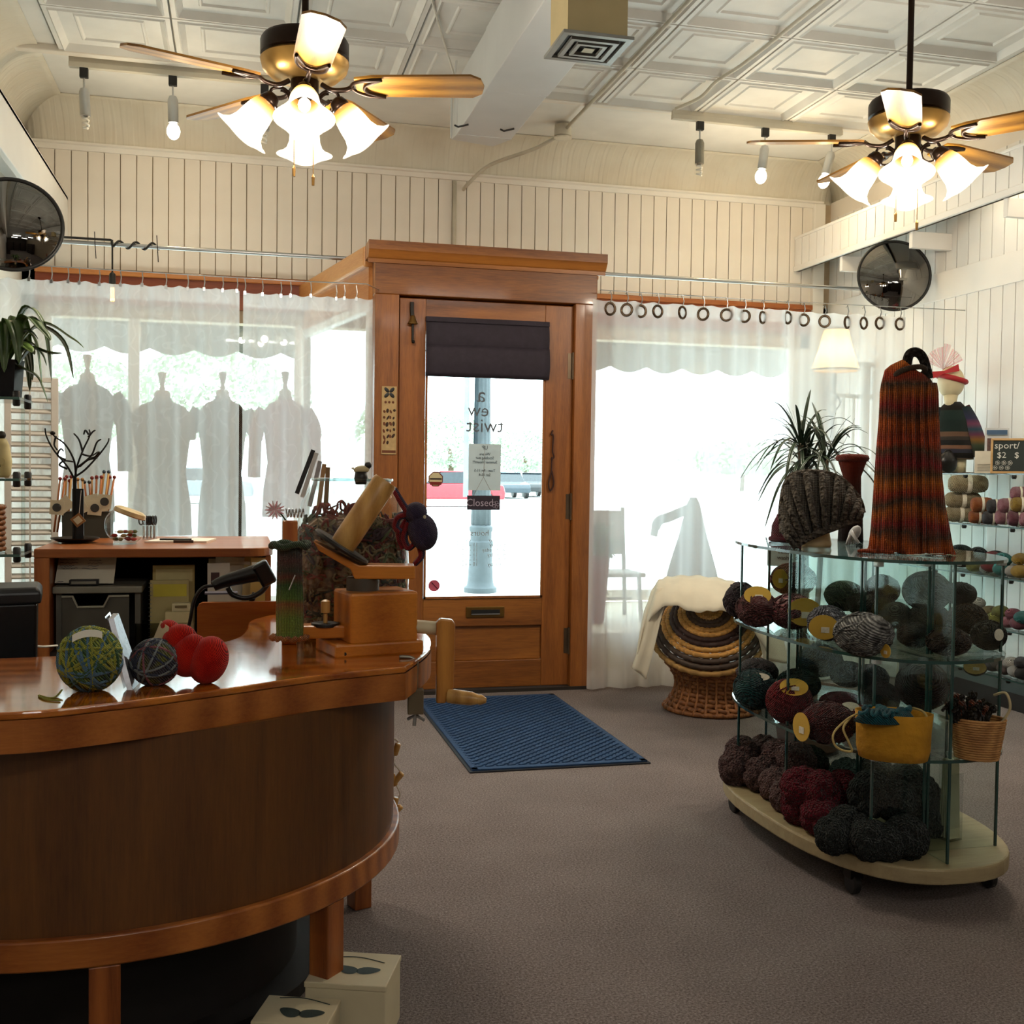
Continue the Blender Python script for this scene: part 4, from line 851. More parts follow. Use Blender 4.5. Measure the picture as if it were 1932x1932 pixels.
# folders and papers
for k, (x0_, x1_, y0, tl_, c, d, lb) in enumerate(((388, 440, 1062, .0, 'd6cfb4', .16, 'widest cream folder in the paper stack'), (400, 462, 1058, .06, 'e0dac4', .13, 'cream folder leaning in the paper stack'), (452, 470, 1056, .16, 'c8b27c', .10, 'thin tan folder in the paper stack'), (468, 497, 1056, .05, 'c9a860', .07, 'yellow manila folder at the right of the stack'), (388, 430, 1066, -.02, 'cfc8ba', .06, 'pale leaflet with a dark print, front of the paper stack'))):
    fo, L = onshelf('paper_folder', (x0_+x1_)/2, ZS, d, lb, 'folder', 'folders in the desk')
    MB().box(L((x0_+x1_)/2, (y0+1228)/2, 0), ((x1_-x0_)/SD, .012, (1228-y0)/SD), 0, 0, tl_*.4).build('folder', plain(c, .8, var=.06), fo)
    if k == 4: MB().box(L(402, 1096, -.008), (16/SD, .002, 24/SD)).build('print', plain('4a3030', .7), fo)
    else: MB().box(L((x0_+x1_)/2, y0+12, -.007), ((x1_-x0_)*.8/SD, .001, 6/SD), 0, 0, tl_*.4).build('tab', plain('efe9d6', .8), fo)
# barcode scanner on its stand, with a cable
sc_, L, s = frame('barcode_scanner', 450, 1190, 'black handheld barcode scanner lying on its stand', 'scanner', Y=3.38)
BLKP = plain('0e0e10', .3, var=.1)
sc_.location.z = ZT; dz = at(450, 1190, Y=3.38).z-ZT
def LS(x, y, d=0): v = L(x, y, d); return Vector((v.x, v.y, v.z+dz))
P_ = bez([LS(404, 1105), LS(425, 1096), LS(455, 1088), LS(478, 1082), LS(492, 1080)]); n_ = len(P_)
MB().tube(P_, [(10+9*i/n_)/s for i in range(n_)], 14).build('body', BLKP, sc_, True)
MB().box(LS(497, 1082), (30/s, .06, 46/s), 0, 0, -.5).build('scan_head', BLKP, sc_, bevel=.008)
MB().tube(bez([LS(430, 1108), LS(440, 1122), LS(465, 1128), LS(490, 1118), LS(505, 1100)]), 5/s, 8).build('trigger_guard', BLKP, sc_, True)
MB().tube(bez([LS(406, 1104), LS(385, 1108), LS(370, 1130), LS(362, 1170), LS(358, 1186, .03)]), 3.5/s, 6).build('cable', BLKP, sc_, True)
MB().tube(bez([LS(480, 1120, .02), LS(470, 1150, .02), LS(468, 1186, .02)]), 5/s, 8).build('stand_neck', BLKP, sc_, True)
MB().lathe([(.05, 0), (.05, .006), (.02, .012)], (.03, .03, 0), 20).build('stand_base', BLKP, sc_, 'auto')
MB().box(LS(418, 1120, .03), (60/s, .05, 3/s)).build('cradle', plain('6a6a7a', .3), sc_)
# ------------------------------------------------------------------ on the desk: twig tree, needle box, sweets jar, scissors, clipboard
def ontop(name, px_, py_, label, cat, group=None):
    q = at(px_, py_, Z=ZD); s = FPX/((q-CAM).dot(FW)); o = empty(name, q, 0, label, cat, group); return o, (lambda x, y, d=0: Vector(((x-px_)/s, d, (py_-y)/s))), s
tt, L, s = ontop('wire_tree', 142, 1024, 'black wire twig tree stand on a round dish', 'jewellery tree')
MB().lathe([(10/s, 0), (30/s, 2/s), (43/s, 8/s), (44/s, 10/s), (30/s, 6/s), (5/s, 6/s)], n=28).build('dish', BLKMETAL, tt, 'auto')
MB().span(L(137, 1020, -.004), L(157, 922, .004)).build('trunk_plate', BLKP, tt)
MB().tube([L(142, 1020), L(141, 900)], 3.5/s, 8).build('trunk', BLKMETAL, tt)
for k, (pts, d) in enumerate(((((141, 905), (128, 880), (105, 850), (93, 825), (91, 810)), -.02), (((141, 905), (145, 880), (155, 850), (167, 822), (166, 810)), .01), (((141, 900), (160, 885), (185, 855), (198, 835), (200, 826)), .03), (((143, 895), (140, 868), (126, 840), (108, 825), (104, 818)), -.03), (((146, 882), (170, 860), (180, 835), (188, 828)), 0), (((155, 852), (148, 830), (138, 818)), .02), (((165, 825), (172, 815), (177, 811)), .01), (((150, 880), (165, 868), (182, 864)), -.02), (((152, 856), (168, 860), (180, 852)), .03), (((125, 868), (112, 860), (118, 848), (124, 852)), -.03), (((128, 885), (114, 878), (122, 870), (140, 872)), .02), (((108, 824), (106, 840), (112, 850)), -.02), (((166, 820), (160, 812), (157, 820)), 0), (((185, 852), (176, 862), (165, 864)), .02))):
    Q = bez([L(x, y, d*(i/(len(pts)-1))) for i, (x, y) in enumerate(pts)]); MB().tube(Q, [2.2/s*(1-.4*i/len(Q)) for i in range(len(Q))], 6).build('branch', BLKMETAL, tt, True)
MB().ball(L(105, 819, -.03), (5/s, 4/s, 4/s), 8, 6).build('bird', BLKMETAL, tt, True)
tg = MB().box(L(148, 981, -.014), (20/s, .003, 20/s), 0, 0, PI/4+.1).build('square_tag', plain('9a6a38', .7), tt); MB().box(L(148, 981, -.017), (12/s, .002, 12/s), 0, 0, PI/4+.1).build('tag_paper', plain('e0d4b0', .7), tg); MB().tube([L(153, 925, -.006), L(150, 968, -.014)], .0012, 4).build('tag_string', PAPER, tg)
nbx, L, s = ontop('needle_box', 163, 1016, 'dark green box holding knitting needles behind the twig tree', 'box')
nbx.location.y += .02
MB().span(L(118, 1018, 0), L(205, 968, .09)).build('box_body', plain('3a3e34', .6), nbx, bevel=.003); MB().span(L(117, 970, -.002), L(206, 966, .092)).build('box_rim', plain('2c2f28', .6), nbx)
yb_ = nbx.location.y
for k, (x, y, lx, kc, tg_) in enumerate(((112, 904, 6, '7a1c14', 'g'), (125, 900, 4, '7a1c14', 'c'), (132, 908, 2, '9a2c18', None), (150, 905, -2, '9a6a30', 'c'), (163, 910, -3, '30383c', None), (172, 902, 1, '7a1c14', 'c'), (180, 900, 3, '7a1c14', 'r'), (190, 890, 6, '2a3a4a', 'c'), (198, 900, 8, '7a2a20', 'r'))):
    kn = empty('knitting_needles', nbx.location + Vector(((x-163)/s, .03+.005*k % .03, 0)), 0, ('first', 'second', 'third', 'fourth', 'fifth', 'sixth', 'seventh', 'eighth', 'last')[k]+' pair of knitting needles from the left in the dark green box', 'knitting needles', 'needles in the green box')
    for e in (-3, 3):
        b_ = Vector(((e-lx*1.2)/s, 0, .02)); t_ = Vector(((e*1.4+lx)/s, -.01, (1016-y)/s)); MB().tube([b_, t_], 2.0/s, 6).build('needle', WD if k % 2 else wood('8a4a1c', 'b87038', 'Z', 2), kn, True); MB().ball(t_, 3.6/s, 8, 6).build('knob', plain(kc, .4), kn, True)
    if tg_:
        cx, cz = (lx*-.2)/s, (1016-(958-6*(k % 3)))/s; hh = .04+.006*k
        MB().box((cx, -.045-.004*k, cz), (25/s, .002, 27/s), 0, 0, (PI/4+.1*k) if k % 2 else .1).build('tag', plain('ddd2b2', .8), kn)
        if k % 2 == 0 or tg_ == 'r': MB().lathe([(8/s, 0), (8/s, .001)], (cx, -.048-.004*k, cz), 14, M=Matrix.Rotation(PI/2, 3, 'X')).build('tag_seal', plain('3a3a36', .7), kn)
gj, L, s = ontop('sweets_jar', 236, 1026, 'tilted round glass jar of wrapped sweets with a wooden lid', 'jar')
Mj = Matrix.Rotation(.35, 3, 'Y')
jc = L(236, 992, 0); Rj = 38/s
MB().lathe([(Rj*math.sin(t), -Rj*.92*math.cos(t)) for t in [PI*(.08+.62*k/14) for k in range(15)]], jc, 32, M=Mj, caps=False).build('jar_wall', CLEAR, gj, True)
mo = jc + Mj @ Vector((0, 0, Rj*.60)); MB().lathe([(Rj*.72, -.004), (Rj*.80, .0), (Rj*.78, .012), (Rj*.6, .018)], mo, 28, M=Mj).build('lid', wood('a89060', 'd0bc90', 'X', 2), gj, 'auto')
MB().lathe([(Rj*.55, 0), (Rj*.5, .012)], (jc.x, 0, 0), 24).build('foot', CLEAR, gj, True)
rn = random.Random(8)
for k in range(16):
    a, rr, zz = rn.random()*6.3, Rj*.62*math.sqrt(rn.random()), .016+.012*(k % 3); c = ('a01c18', 'b8a06a', 'c02a20', '5a6a34', 'a89058')[k % 5]
    w_ = empty('wrapped_sweet', gj.location+jc*Vector((1, 0, 0))[0]*0+Vector((jc.x+rr*math.cos(a), rr*math.sin(a)*.8, zz)), rn.random()*3, ('dark red', 'tan', 'bright red', 'green', 'sand-coloured')[k % 5]+' wrapped sweet inside the tilted glass jar', 'sweet', 'sweets in the jar')
    MB().ball((0, 0, 0), (.012, .007, .006), 10, 6).build('sweet', plain(c, .35), w_, True); m = MB()
    for q in (-1, 1): m.add([(q*.010, 0, 0), (q*.018, .006, .002), (q*.018, -.006, -.002)], [(0, 1, 2)])
    m.build('wrapper_ends', plain(c, .3), w_)
cp, L, s = ontop('scissors_cup', 282, 1018, 'clear cup holding black-handled scissors behind the sweets jar', 'cup'); cp.location.y += .0
MB().lathe([(13/s, 0), (14/s, 28/s)], n=18, caps=False).build('cup_wall', CLEAR, cp, True)
for k in range(4):
    sc2 = empty('scissors', cp.location + Vector(((-10+6*k)/s, .004*k, 0)), .4*k, 'pair of black-handled scissors standing in the clear cup', 'scissors', 'scissors in the cup')
    MB().tube([(0, 0, .004), (0, 0, 26/s)], 2/s, 6).build('blades', STEEL, sc2)
    for e in (-1, 1): MB().tube([Vector((e*5/s+4/s*math.cos(t), 0, 36/s+8/s*math.sin(t))) for t in [2*PI*q/12 for q in range(12)]], 1.6/s, 6, closed=True).build('handle', BLKP, sc2, True)
cb, L, s = ontop('paper_pad', 338, 1024, 'pad of white paper with a black pen on the desk', 'paper pad')
MB().prism([(-62/s, -.01), (50/s, -.01), (66/s, .16), (-40/s, .16)], 0, .006).build('sheets', PAPER, cb); MB().tube([(-36/s, .03, .010), (22/s, .02, .010)], .0035, 8).build('pen', BLACK, cb, True); MB().span((-10/s, -.012, 0), (26/s, .0, .009)).build('clip', plain('3a2a1c', .5), cb)
# ------------------------------------------------------------------ far left: louvred shutter, glass shelves, plant, bin
sh, L, s = frame('louvred_shutter', 62, 1225, 'tall white louvred shutter panel standing by the left wall', 'shutter', Y=4.75)
sh.location.z = 0; zz0 = at(62, 1225, Y=4.75).z
SHW = plain('c6c0b6', .6, var=.05)
def S_(x, y, d=0): v = L(x, y, d); return Vector((v.x, v.y, v.z+zz0))
MB().span(S_(94, 1225, -.015), S_(107, 714, .015)).build('stile', SHW, sh, bevel=.003); MB().span(S_(14, 1225, -.015), S_(26, 714, .015)).build('stile', SHW, sh, bevel=.003)
for v in sh.children: pass
MB().span(S_(26, 722, -.013), S_(94, 714, .013)).build('rail', SHW, sh); MB().span((S_(26, 0).x, -.013, .12), (S_(94, 0).x, .013, .2)).build('rail', SHW, sh)
MB().span((S_(14, 0).x, -.015, 0), (S_(26, 0).x, .015, .4)).build('foot', SHW, sh); MB().span((S_(94, 0).x, -.015, 0), (S_(107, 0).x, .015, .4)).build('foot', SHW, sh)
slm = MB().box((0, 0, 0), ((94-26)/s, .034, .007), 0, .45).mesh('slat')
for k in range(25):
    c = S_(60, 736+20.6*k); inst(slm, 'slat', SHW, sh, c)
MB().span(S_(56, 1225, -.03), S_(59, 730, -.022)).build('tilt_rod', SHW, sh)
gs, L, s = frame('glass_shelf_unit', 20, 760, 'narrow glass shelves with black clips at the left edge', 'shelf unit', Y=3.55)
gz = at(20, 760, Y=3.55).z
x_e = L(38, 760).x; gs.location.z = 0; gs.rotation_euler.z = 0
for y in (752, 905, 1048, 1190):
    zz = gz+(760-y)/s; sf_ = MB().span((-.85, -.02, zz-.004), (x_e, .20, zz+.004)).build('shelf', GLASSG, gs); MB().span((-.85, -.024, zz-.004), (x_e, -.02, zz+.004)).build('edge', plain('4a6a64', .1, 0), sf_)
    for yy in (.0, .18): MB().lathe([(.008, -.022), (.011, -.018), (.011, .02), (.008, .024)], (x_e-.012, yy, zz), 10).build('clip', BLACK, gs, True)
MB().span((x_e-.035, .20, 0), (x_e-.025, .21, gz+.02)).build('upright', GLASSG, gs); MB().span((-.85, .20, 0), (-.84, .21, gz+.02)).build('upright', GLASSG, gs)
zsh = lambda y: gz+(760-y)/s+.005
pt = empty('potted_plant', (gs.location.x-.04, gs.location.y+.09, zsh(752)), 0, 'green arching-leaved plant in a black pot on the glass shelf', 'plant')
MB().lathe([(.05, 0), (.055, .004), (.062, .10), (.064, .115), (.058, .115), (.05, .09)], n=8).build('pot', plain('16161a', .25), pt)
MB().lathe([(.001, .095), (.054, .098)], n=12, caps=False).build('soil', plain('2a1c12', .9), pt)
LEAFS = plain('3f5a28', .45, var=.25, vs=20)
def blade_leaf(root, pts, w, mat, name='leaf', fold=.25):
    Q = bez(pts, 6); n_ = len(Q); A, C, B = [], [], []
    for i, q in enumerate(Q):
        t = (Q[min(i+1, n_-1)]-Q[max(i-1, 0)]).normalized(); sd = t.cross(Vector((0, 0, 1)))
        sd = sd.normalized() if sd.length > 1e-4 else Vector((1, 0, 0)); u = i/(n_-1); ww = w*(math.sin(PI*min(1, .12+u*.88))**.7)
        A.append(q-sd*ww+Vector((0, 0, ww*fold))); C.append(q); B.append(q+sd*ww+Vector((0, 0, ww*fold)))
    m = MB(); m.band(A, C); m.band(C, B); o = m.build(name, mat, root, True, solid=.0008); return o
rn = random.Random(4)
for k in range(22):
    a = k*2.4+rn.uniform(-.2, .2); r1 = rn.uniform(.10, .24); hgt = rn.uniform(.06, .17); dr_ = rn.uniform(-.08, .10)
    d = Vector((math.cos(a), math.sin(a)*.8, 0)); blade_leaf(pt, [d*.01+Vector((0, 0, .10)), d*r1*.45+Vector((0, 0, .10+hgt)), d*r1*.85+Vector((0, 0, .10+hgt*.7)), d*r1+Vector((0, 0, .10+min(dr_, hgt*.5)))], .024, plain('3f5a28', .4, var=.3, vs=20) if k % 3 else plain('7a9a4a', .4, var=.3, vs=20))
for pts in (((35, 690), (60, 660), (95, 668), (118, 667)), ((30, 690), (50, 700), (72, 715), (90, 758)), ((30, 690), (35, 640), (55, 625), (72, 640)), ((25, 690), (55, 650), (78, 668), (88, 690))):
    base = pt.location; q = [at(x, y, Y=base.y-.02)-base for x, y in pts]; blade_leaf(pt, q, .030, LEAFS)
pg = empty('penguin_figure', (gs.location.x-.035, gs.location.y+.05, zsh(905)), 0, 'small cream and black bottle-shaped figure on the middle glass shelf', 'figurine')
MB().lathe([(.02, 0), (.026, .01), (.030, .05), (.022, .10), (.014, .118)], n=18).build('body', plain('c8b880', .5), pg, True); MB().ball((0, 0, .128), .013, 12, 8).build('head', plain('2a2416', .5), pg, True); MB().ball((-.004, -.018, .045), (.018, .012, .03), 12, 8).build('wing', BLACK, pg, True); MB().lathe([(.011, 0), (.011, .003)], (.006, -.030, .05), 12, M=Matrix.Rotation(PI/2, 3, 'X')).build('badge', plain('c8b880', .5), pg)
wb = empty('wicker_box', (gs.location.x-.13, gs.location.y+.09, zsh(1048)), 0, 'small brown wicker box on the lower glass shelf', 'basket')
for k in range(9): MB().tube([(.09*math.cos(a)*(1+.03*math.sin(14*a+k*PI)), .07*math.sin(a), .008+.016*k) for a in [2*PI*q/56 for q in range(56)]], .0085, 6, closed=True).build('weave_row', wood('5a3010', '8a5424', 'X', 3), wb, True)
MB().lathe([(.001, .002), (.085, .003)], n=20, sy=.8, caps=False).build('floor', plain('5a3010', .8), wb)
bn, L, s = frame('black_bin', 8, 1240, 'tall black plastic bin with a lid at the left edge', 'bin', Y=2.98); bn.location.z = 0; hb = at(8, 1104, Y=2.98).z
MB().lathe([(.085, 0), (.105, hb-.04)], n=4, M=Matrix.Rotation(PI/4, 3, 'Z'), sx=1.1, sy=1).build('bin_body', plain('101214', .35), bn, bevel=.006); MB().lathe([(.118, hb-.04), (.118, hb-.012), (.105, hb)], n=4, M=Matrix.Rotation(PI/4, 3, 'Z'), sx=1.1).build('lid', plain('1a1c1e', .35), bn, bevel=.005)
wire('white_cable', [at(55, 1200, Y=3.3), at(62, 1216, Y=3.3), at(80, 1220, Y=3.3), at(108, 1218, Y=3.35)], .003, PAPER, 'white cable curling beside the desk unit', 'cable')
# ================================================================== oval glass display with yarn
CX, CY_ = 1.95, 3.19
def oval(a, b, n=48, e=2.5): return [(math.copysign(abs(math.cos(t))**(2/e), math.cos(t))*a, math.copysign(abs(math.sin(t))**(2/e), math.sin(t))*b) for t in [2*PI*k/n for k in range(n)]]
dp = empty('glass_display', (CX, CY_, 0), 0, 'oval glass shelving display on a pale wooden base with castors', 'display stand')
MB().prism(oval(.325, .585), .085, .13).build('base_board', wood('8a7a5a', 'b0a07a', 'X', 1.6, .5, 0, False), dp, bevel=.006)
for x, y in ((-.22, -.38), (.2, -.42), (-.22, .4), (.2, .4)):
    c = MB().lathe([(.028, -.012), (.032, -.008), (.032, .008), (.028, .012)], (x, y, .033), 16, M=Matrix.Rotation(PI/2, 3, 'Y')).build('castor', BLACK, dp, 'auto'); MB().span((x-.02, y-.02, .05), (x+.02, y+.02, .085)).build('fork', BLKMETAL, c)
MB().prism(oval(.22, .45), .055, .085).build('plinth', BLACK, dp)
GED = plain('2a4a46', .08, 0, var=.1, spec=.8)
ZL = [.13, .425, .70, .975]
for z in ZL[1:]:
    sf_ = MB().prism(oval(.30, .56), z-.009, z).build('shelf', GLASSG, dp)
    o = oval(.3005, .5605); m = MB(); m.band([(x, y, z-.009) for x, y in o+o[:1]], [(x, y, z) for x, y in o+o[:1]]); m.build('edge', GED, sf_)
def vpane(x0, y0, x1, y1):
    d = Vector((x1-x0, y1-y0, 0)); a = math.atan2(d.y, d.x); c = ((x0+x1)/2, (y0+y1)/2)
    for z0, z1 in zip(ZL, ZL[1:]):
        q = MB().box((c[0], c[1], (z0+z1-.009)/2), (d.length, .006, z1-z0-.011), a).build('upright_pane', GLASSG, dp)
        for e in (0, 1): MB().box((x1 if e else x0, y1 if e else y0, (z0+z1-.009)/2), (.0065, .0065, z1-z0-.011), a).build('edge', GED, q)
vpane(-.03, -.545, -.03, .545)
for y, e in ((-.44, .205), (-.09, .285), (.31, .255)): vpane(-e, y, -.036, y); vpane(-.024, y, e, y)
for z in ZL[1:]:
    for y in (-.44, -.09, .31):
        for x in (-.2, -.05, .05, .2): MB().box((x, y, z-.016), (.022, .022, .014)).build('clip', plain('c8d4d2', .15, .3), dp, bevel=.003)
# ------------------------------------------------------------------ yarn shapes, shared between the many balls
def lumpy(seed, amp, fr):
    rn = random.Random(seed); W = [(Vector((rn.gauss(0, 1), rn.gauss(0, 1), rn.gauss(0, 1)))*fr, rn.random()*6) for _ in range(6)]
    return lambda d: 1+amp*sum(math.sin(v.dot(d)+p) for v, p in W)/3
BALLS = []
for k in range(4):
    m = MB().ball((0, 0, 0), (1, 1, 1), 24, 16, lumpy(k, .05, 2.2)); me = setsmooth(m.mesh('yarn_ball')); BALLS.append(me)
WRAP = []
for k in range(3):
    m = MB(); wraps(m, (1.0, 1.0, 1.0), 14, .035, 30+k, seg=26); WRAP.append(setsmooth(m.mesh('strands')))
SHAG = []
for k in range(3):
    rn = random.Random(50+k); m = MB(); cs = [Vector((rn.gauss(0, 1), rn.gauss(0, 1), rn.gauss(0, 1))).normalized() for _ in range(150)]
    def f(d, cs=cs): return 1+.26*max(0, max((c.dot(d)-.95)/.05 for c in cs))
    m.ball((0, 0, 0), (1, 1, 1), 56, 36, f); SHAG.append(setsmooth(m.mesh('shaggy_yarn')))
sk = MB().lathe([(.30, -1), (.62, -1.0), (.88, -.86), (1, -.5), (.96, 0), (1, .5), (.88, .86), (.62, 1.0), (.30, 1), (.22, .8)], n=24, M=Matrix.Rotation(PI/2, 3, 'Y')); SKEIN = setsmooth(sk.mesh('skein'))
LABELD = MB().lathe([(1, 0), (1, .04)], n=24).mesh('paper_label')
BANDM = MB().lathe([(1.03, -.28), (1.06, 0), (1.03, .28)], n=24, caps=False, M=Matrix.Rotation(PI/2, 3, 'Y')).mesh('paper_band')
YEL = plain('cfa63a', .6, var=.08, vs=30); CRM = plain('e2dcc8', .7)
cnt = [0]
def yball(px_, py_, w_, h_, mat, label, Z=None, Y=None, grp='yarn on the glass display', kind='ball', lab=None, lift=0, strands=None, dep=None, rz=None):
    """px_,py_: where its underside stands; w_,h_: size in photo pixels; dep: depth along the sight line in photo pixels"""
    p = at(px_, py_, Z=Z) if Y is None else at(px_, py_, Y=Y)
    d = CAM-p
    if p.y < CY_-.47: p.y = CY_-.47
    for i in range(60 if p.y > CY_-.30 else 0):   # balls in the back rows sit on those before them, never off the shelf
        if (abs(p.x-CX)/.25)**2.5+(abs(p.y-CY_)/.50)**2.5 <= 1 or p.x < CX-.2 and abs(p.y-CY_) < .5: break
        p = p+d*.006
    s = FPX/((p-CAM).dot(FW)); fr = -math.atan2(p.x, p.y); cnt[0] += 1; k = cnt[0]
    r = empty({'ball': 'yarn_ball', 'shag': 'shaggy_yarn', 'skein': 'yarn_skein'}[kind], p+Vector((0, 0, lift)), fr if rz is None else rz, label, 'yarn', grp)
    a, b, c = w_/2/s, (dep or (w_+h_)/2)/2/s, h_/2/s
    if kind == 'ball':
        inst(BALLS[k % 4], 'core', mat, r, (0, 0, c), (0, 0, k), (a, b, c) if abs(a-b) < .01 else ((a+b)/2, (a+b)/2, c))
        strands = strands or mat
        if strands: inst(WRAP[k % 3], 'strands', strands, r, (0, 0, c), (0, 0, k*.7), ((a+b)/2, (a+b)/2, c))
    elif kind == 'shag': inst(SHAG[k % 3], 'tufts', mat, r, (0, 0, c), (k, 0, k*.8), (a, (a+b)/2, c))
    else:
        inst(SKEIN, 'core', mat, r, (0, 0, c), (0, 0, 0), (a, c, c)); inst(BANDM, 'paper_band', CRM if lab is None else lab[0], r, (0, 0, c), (0, 0, 0), (a*.45, c, c)); return r
    if lab:
        lm, dx, dz, lw, lh, ax_ = lab       # disc label: offset in px from the ball centre, size px, axis: 'f' faces viewer, 'u' lies on top, 'l' faces left
        R_ = {'f': (PI/2, 0, 0), 'u': (0, 0, 0), 'l': (PI/2, 0, -.9), 'b': (.9, 0, 0)}[ax_]
        off = {'f': (dx/s, -b*1.0-.002, c+dz/s), 'u': (dx/s, -b*.1, c*2-.004+dz/s), 'l': (dx/s, -b*.75, c+dz/s), 'b': (dx/s, -b*.55, c*1.72+dz/s)}[ax_]
        q = inst(LABELD, 'paper_label', lm, r, off, R_, (lw/2/s, lh/2/s, .05))
        pc = MB().box((0, 0, .06), (.55, .45, .04)).build('price_sticker', CRM, q); pc.location = (.1, -.2, 0)
    return r
def V(c1, c2=None, c3=None, s=60, vs=10, bump=.9, rot=(.5, .6, .3), dist=2.0): return yarn(c1, c2, c3, s/13, vs/7, bump, rot, dist)   # for balls of unit size scaled up
def FZ(c1, c2, s=45): return fuzzy(c1, c2, s/7, 1.0)
MAR = V('5a2a30', '7a3a3c', '9a6a6c', 55, 30); MAR2 = V('4a2420', '6a3430', '8a5a54', 55, 30); PNK = V('7a4a50', '8a3a44', 'a88a86', 55, 25); PGR = V('3a303a', '4a3c46', '5a4a54', 55, 20)
GRY = V('6a6a72', '8a8c96', 'a8a8b0', 55, 20); STR = V('2e2e2e', '7a7a78', 'c2c2bc', 42, 18, .8, (.2, .9, .3), 1.0); GRN = V('22301f', '34482c', '5a6446'); CHA = V('2c2c30', '3a3a40', '4a4a50'); BRN = V('2a1a12', '3c2618', '4e3322'); GBR = V('3c3630', '504840', '625a50'); BLU = V('2a3440', '3a4858', '56667a')
S2 = ZL[2]; S3 = ZL[1]; S1 = ZL[0]
dsp = 'on the upper glass shelf of the oval display'
yball(1396, 1166, 62, 68, PGR, 'purple-grey yarn ball, leftmost on the upper glass shelf', S2)
yball(1428, 1182, 84, 66, MAR, 'maroon variegated yarn ball with yellow label on top, upper shelf front left', S2, strands=MAR2, lab=(YEL, 0, 4, 50, 40, 'b'))
yball(1496, 1124, 90, 62, MAR2, 'red-brown yarn ball stacked on top of the others, upper glass shelf', S2, lift=.0, strands=MAR, lab=(YEL, -24, 4, 28, 36, 'f'))
yball(1494, 1186, 92, 66, PNK, 'pink and grey yarn ball with a big yellow oval label, upper glass shelf', S2, strands=MAR, lab=(YEL, 22, 4, 62, 52, 'f'))
yball(1560, 1208, 76, 66, GRY, 'pale grey yarn ball with yellow oval label, upper shelf front middle', S2, lab=(YEL, -6, -4, 54, 46, 'f'))
yball(1628, 1236, 118, 80, STR, 'large black and white striped yarn ball, front of the upper shelf', S2, lab=(YEL, 40, -24, 28, 26, 'l'))
yball(1592, 1152, 78, 56, GRN, 'dark green yarn ball at the back of the upper shelf', S2, strands=V('5a6446', '6e7656'))
yball(1628, 1162, 66, 52, V('28382a', '344a34', '465a46'), 'small bottle-green yarn ball beside the larger green one', S2)
yball(1664, 1140, 66, 56, CHA, 'charcoal yarn ball behind the green ones, upper shelf', S2)
yball(1655, 1176, 74, 56, GBR, 'grey-brown yarn ball in the middle of the upper shelf', S2)
yball(1690, 1186, 60, 50, V('4a443e', '5a544c', '6a645a'), 'taupe yarn ball next to the middle divider, upper shelf', S2)
yball(1748, 1152, 92, 74, CHA, 'big charcoal yarn ball seen through the divider, upper shelf back right', S2)
yball(1752, 1192, 80, 54, BRN, 'dark brown yarn ball, second row of the upper shelf right', S2)
yball(1724, 1222, 66, 48, BRN, 'dark brown yarn ball touching the divider, upper shelf right', S2)
yball(1800, 1240, 90, 54, V('2c2016', '40301e', '54402c'), 'brown oval yarn ball lying at the upper shelf front right', S2)
yball(1824, 1196, 74, 58, V('2a1c12', '3e2a18', '52381f'), 'brown yarn ball behind the front right one, upper shelf', S2)
yball(1864, 1226, 66, 56, V('1c1a16', '2a2620', '3a342a'), 'near-black yarn ball with white tag, right end of the upper shelf', S2, lab=(CRM, 18, 6, 16, 22, 'f'))
yball(1812, 1142, 60, 44, V('22262a', '30363a', '40464a'), 'dark slate yarn ball at the far right of the upper shelf', S2)
# middle shelf
yball(1428, 1292, 86, 50, V('44343a', '5a444a', '6e585c'), 'mauve-brown yarn ball behind the teal one, lower glass shelf', S3)
yball(1424, 1338, 82, 76, V('0c3034', '124448', '1c5a58', 50, 14), 'deep teal yarn ball with a white label, leftmost on the lower glass shelf', S3, lab=(CRM, 6, 0, 40, 16, 'b'))
yball(1506, 1318, 88, 56, V('123236', '1a4446', '245654'), 'second teal yarn ball behind the crimson one', S3)
yball(1488, 1364, 86, 82, V('5a0e16', '74161e', '8e222a'), 'crimson yarn ball with a yellow tag folded over its top', S3, strands=V('74161e', '8e222a'), lab=(YEL, 8, 2, 52, 36, 'b'))
yball(1546, 1276, 92, 60, BLU, 'blue-grey yarn ball at the back left of the lower glass shelf', S3)
yball(1600, 1296, 74, 48, V('1e2a34', '2a3a46', '3a4c5a'), 'slate blue yarn ball at the back of the lower shelf', S3)
yball(1642, 1302, 72, 48, V('222e3a', '2c3c4c', '3a4e60'), 'navy yarn ball at the back of the lower shelf', S3)
yball(1662, 1352, 64, 66, V('30262e', '403440', '4e4250'), 'plum-grey yarn ball behind the yellow bag', S3)
yball(1588, 1346, 96, 40, V('5a1422', '7a1e30', '8e2a3c'), 'flat wine-red yarn ball behind the dark red one', S3, lab=(CRM, -40, -4, 22, 18, 'l'))
yball(1560, 1402, 112, 78, V('3e0e10', '561618', '6a2020'), 'dark red yarn ball with a yellow oval label at its left', S3, lab=(YEL, -46, -4, 50, 54, 'l'))
yball(1618, 1372, 66, 42, V('6a1a26', '8a2432', '9a3442'), 'small wine yarn ball with white band beside the yellow bag', S3, lab=(CRM, -14, 4, 34, 20, 'b'))
yball(1740, 1338, 100, 90, V('2a1c1c', '3a2828', '4c3634'), 'tall dark brown yarn ball seen through the divider behind the bag', S3)
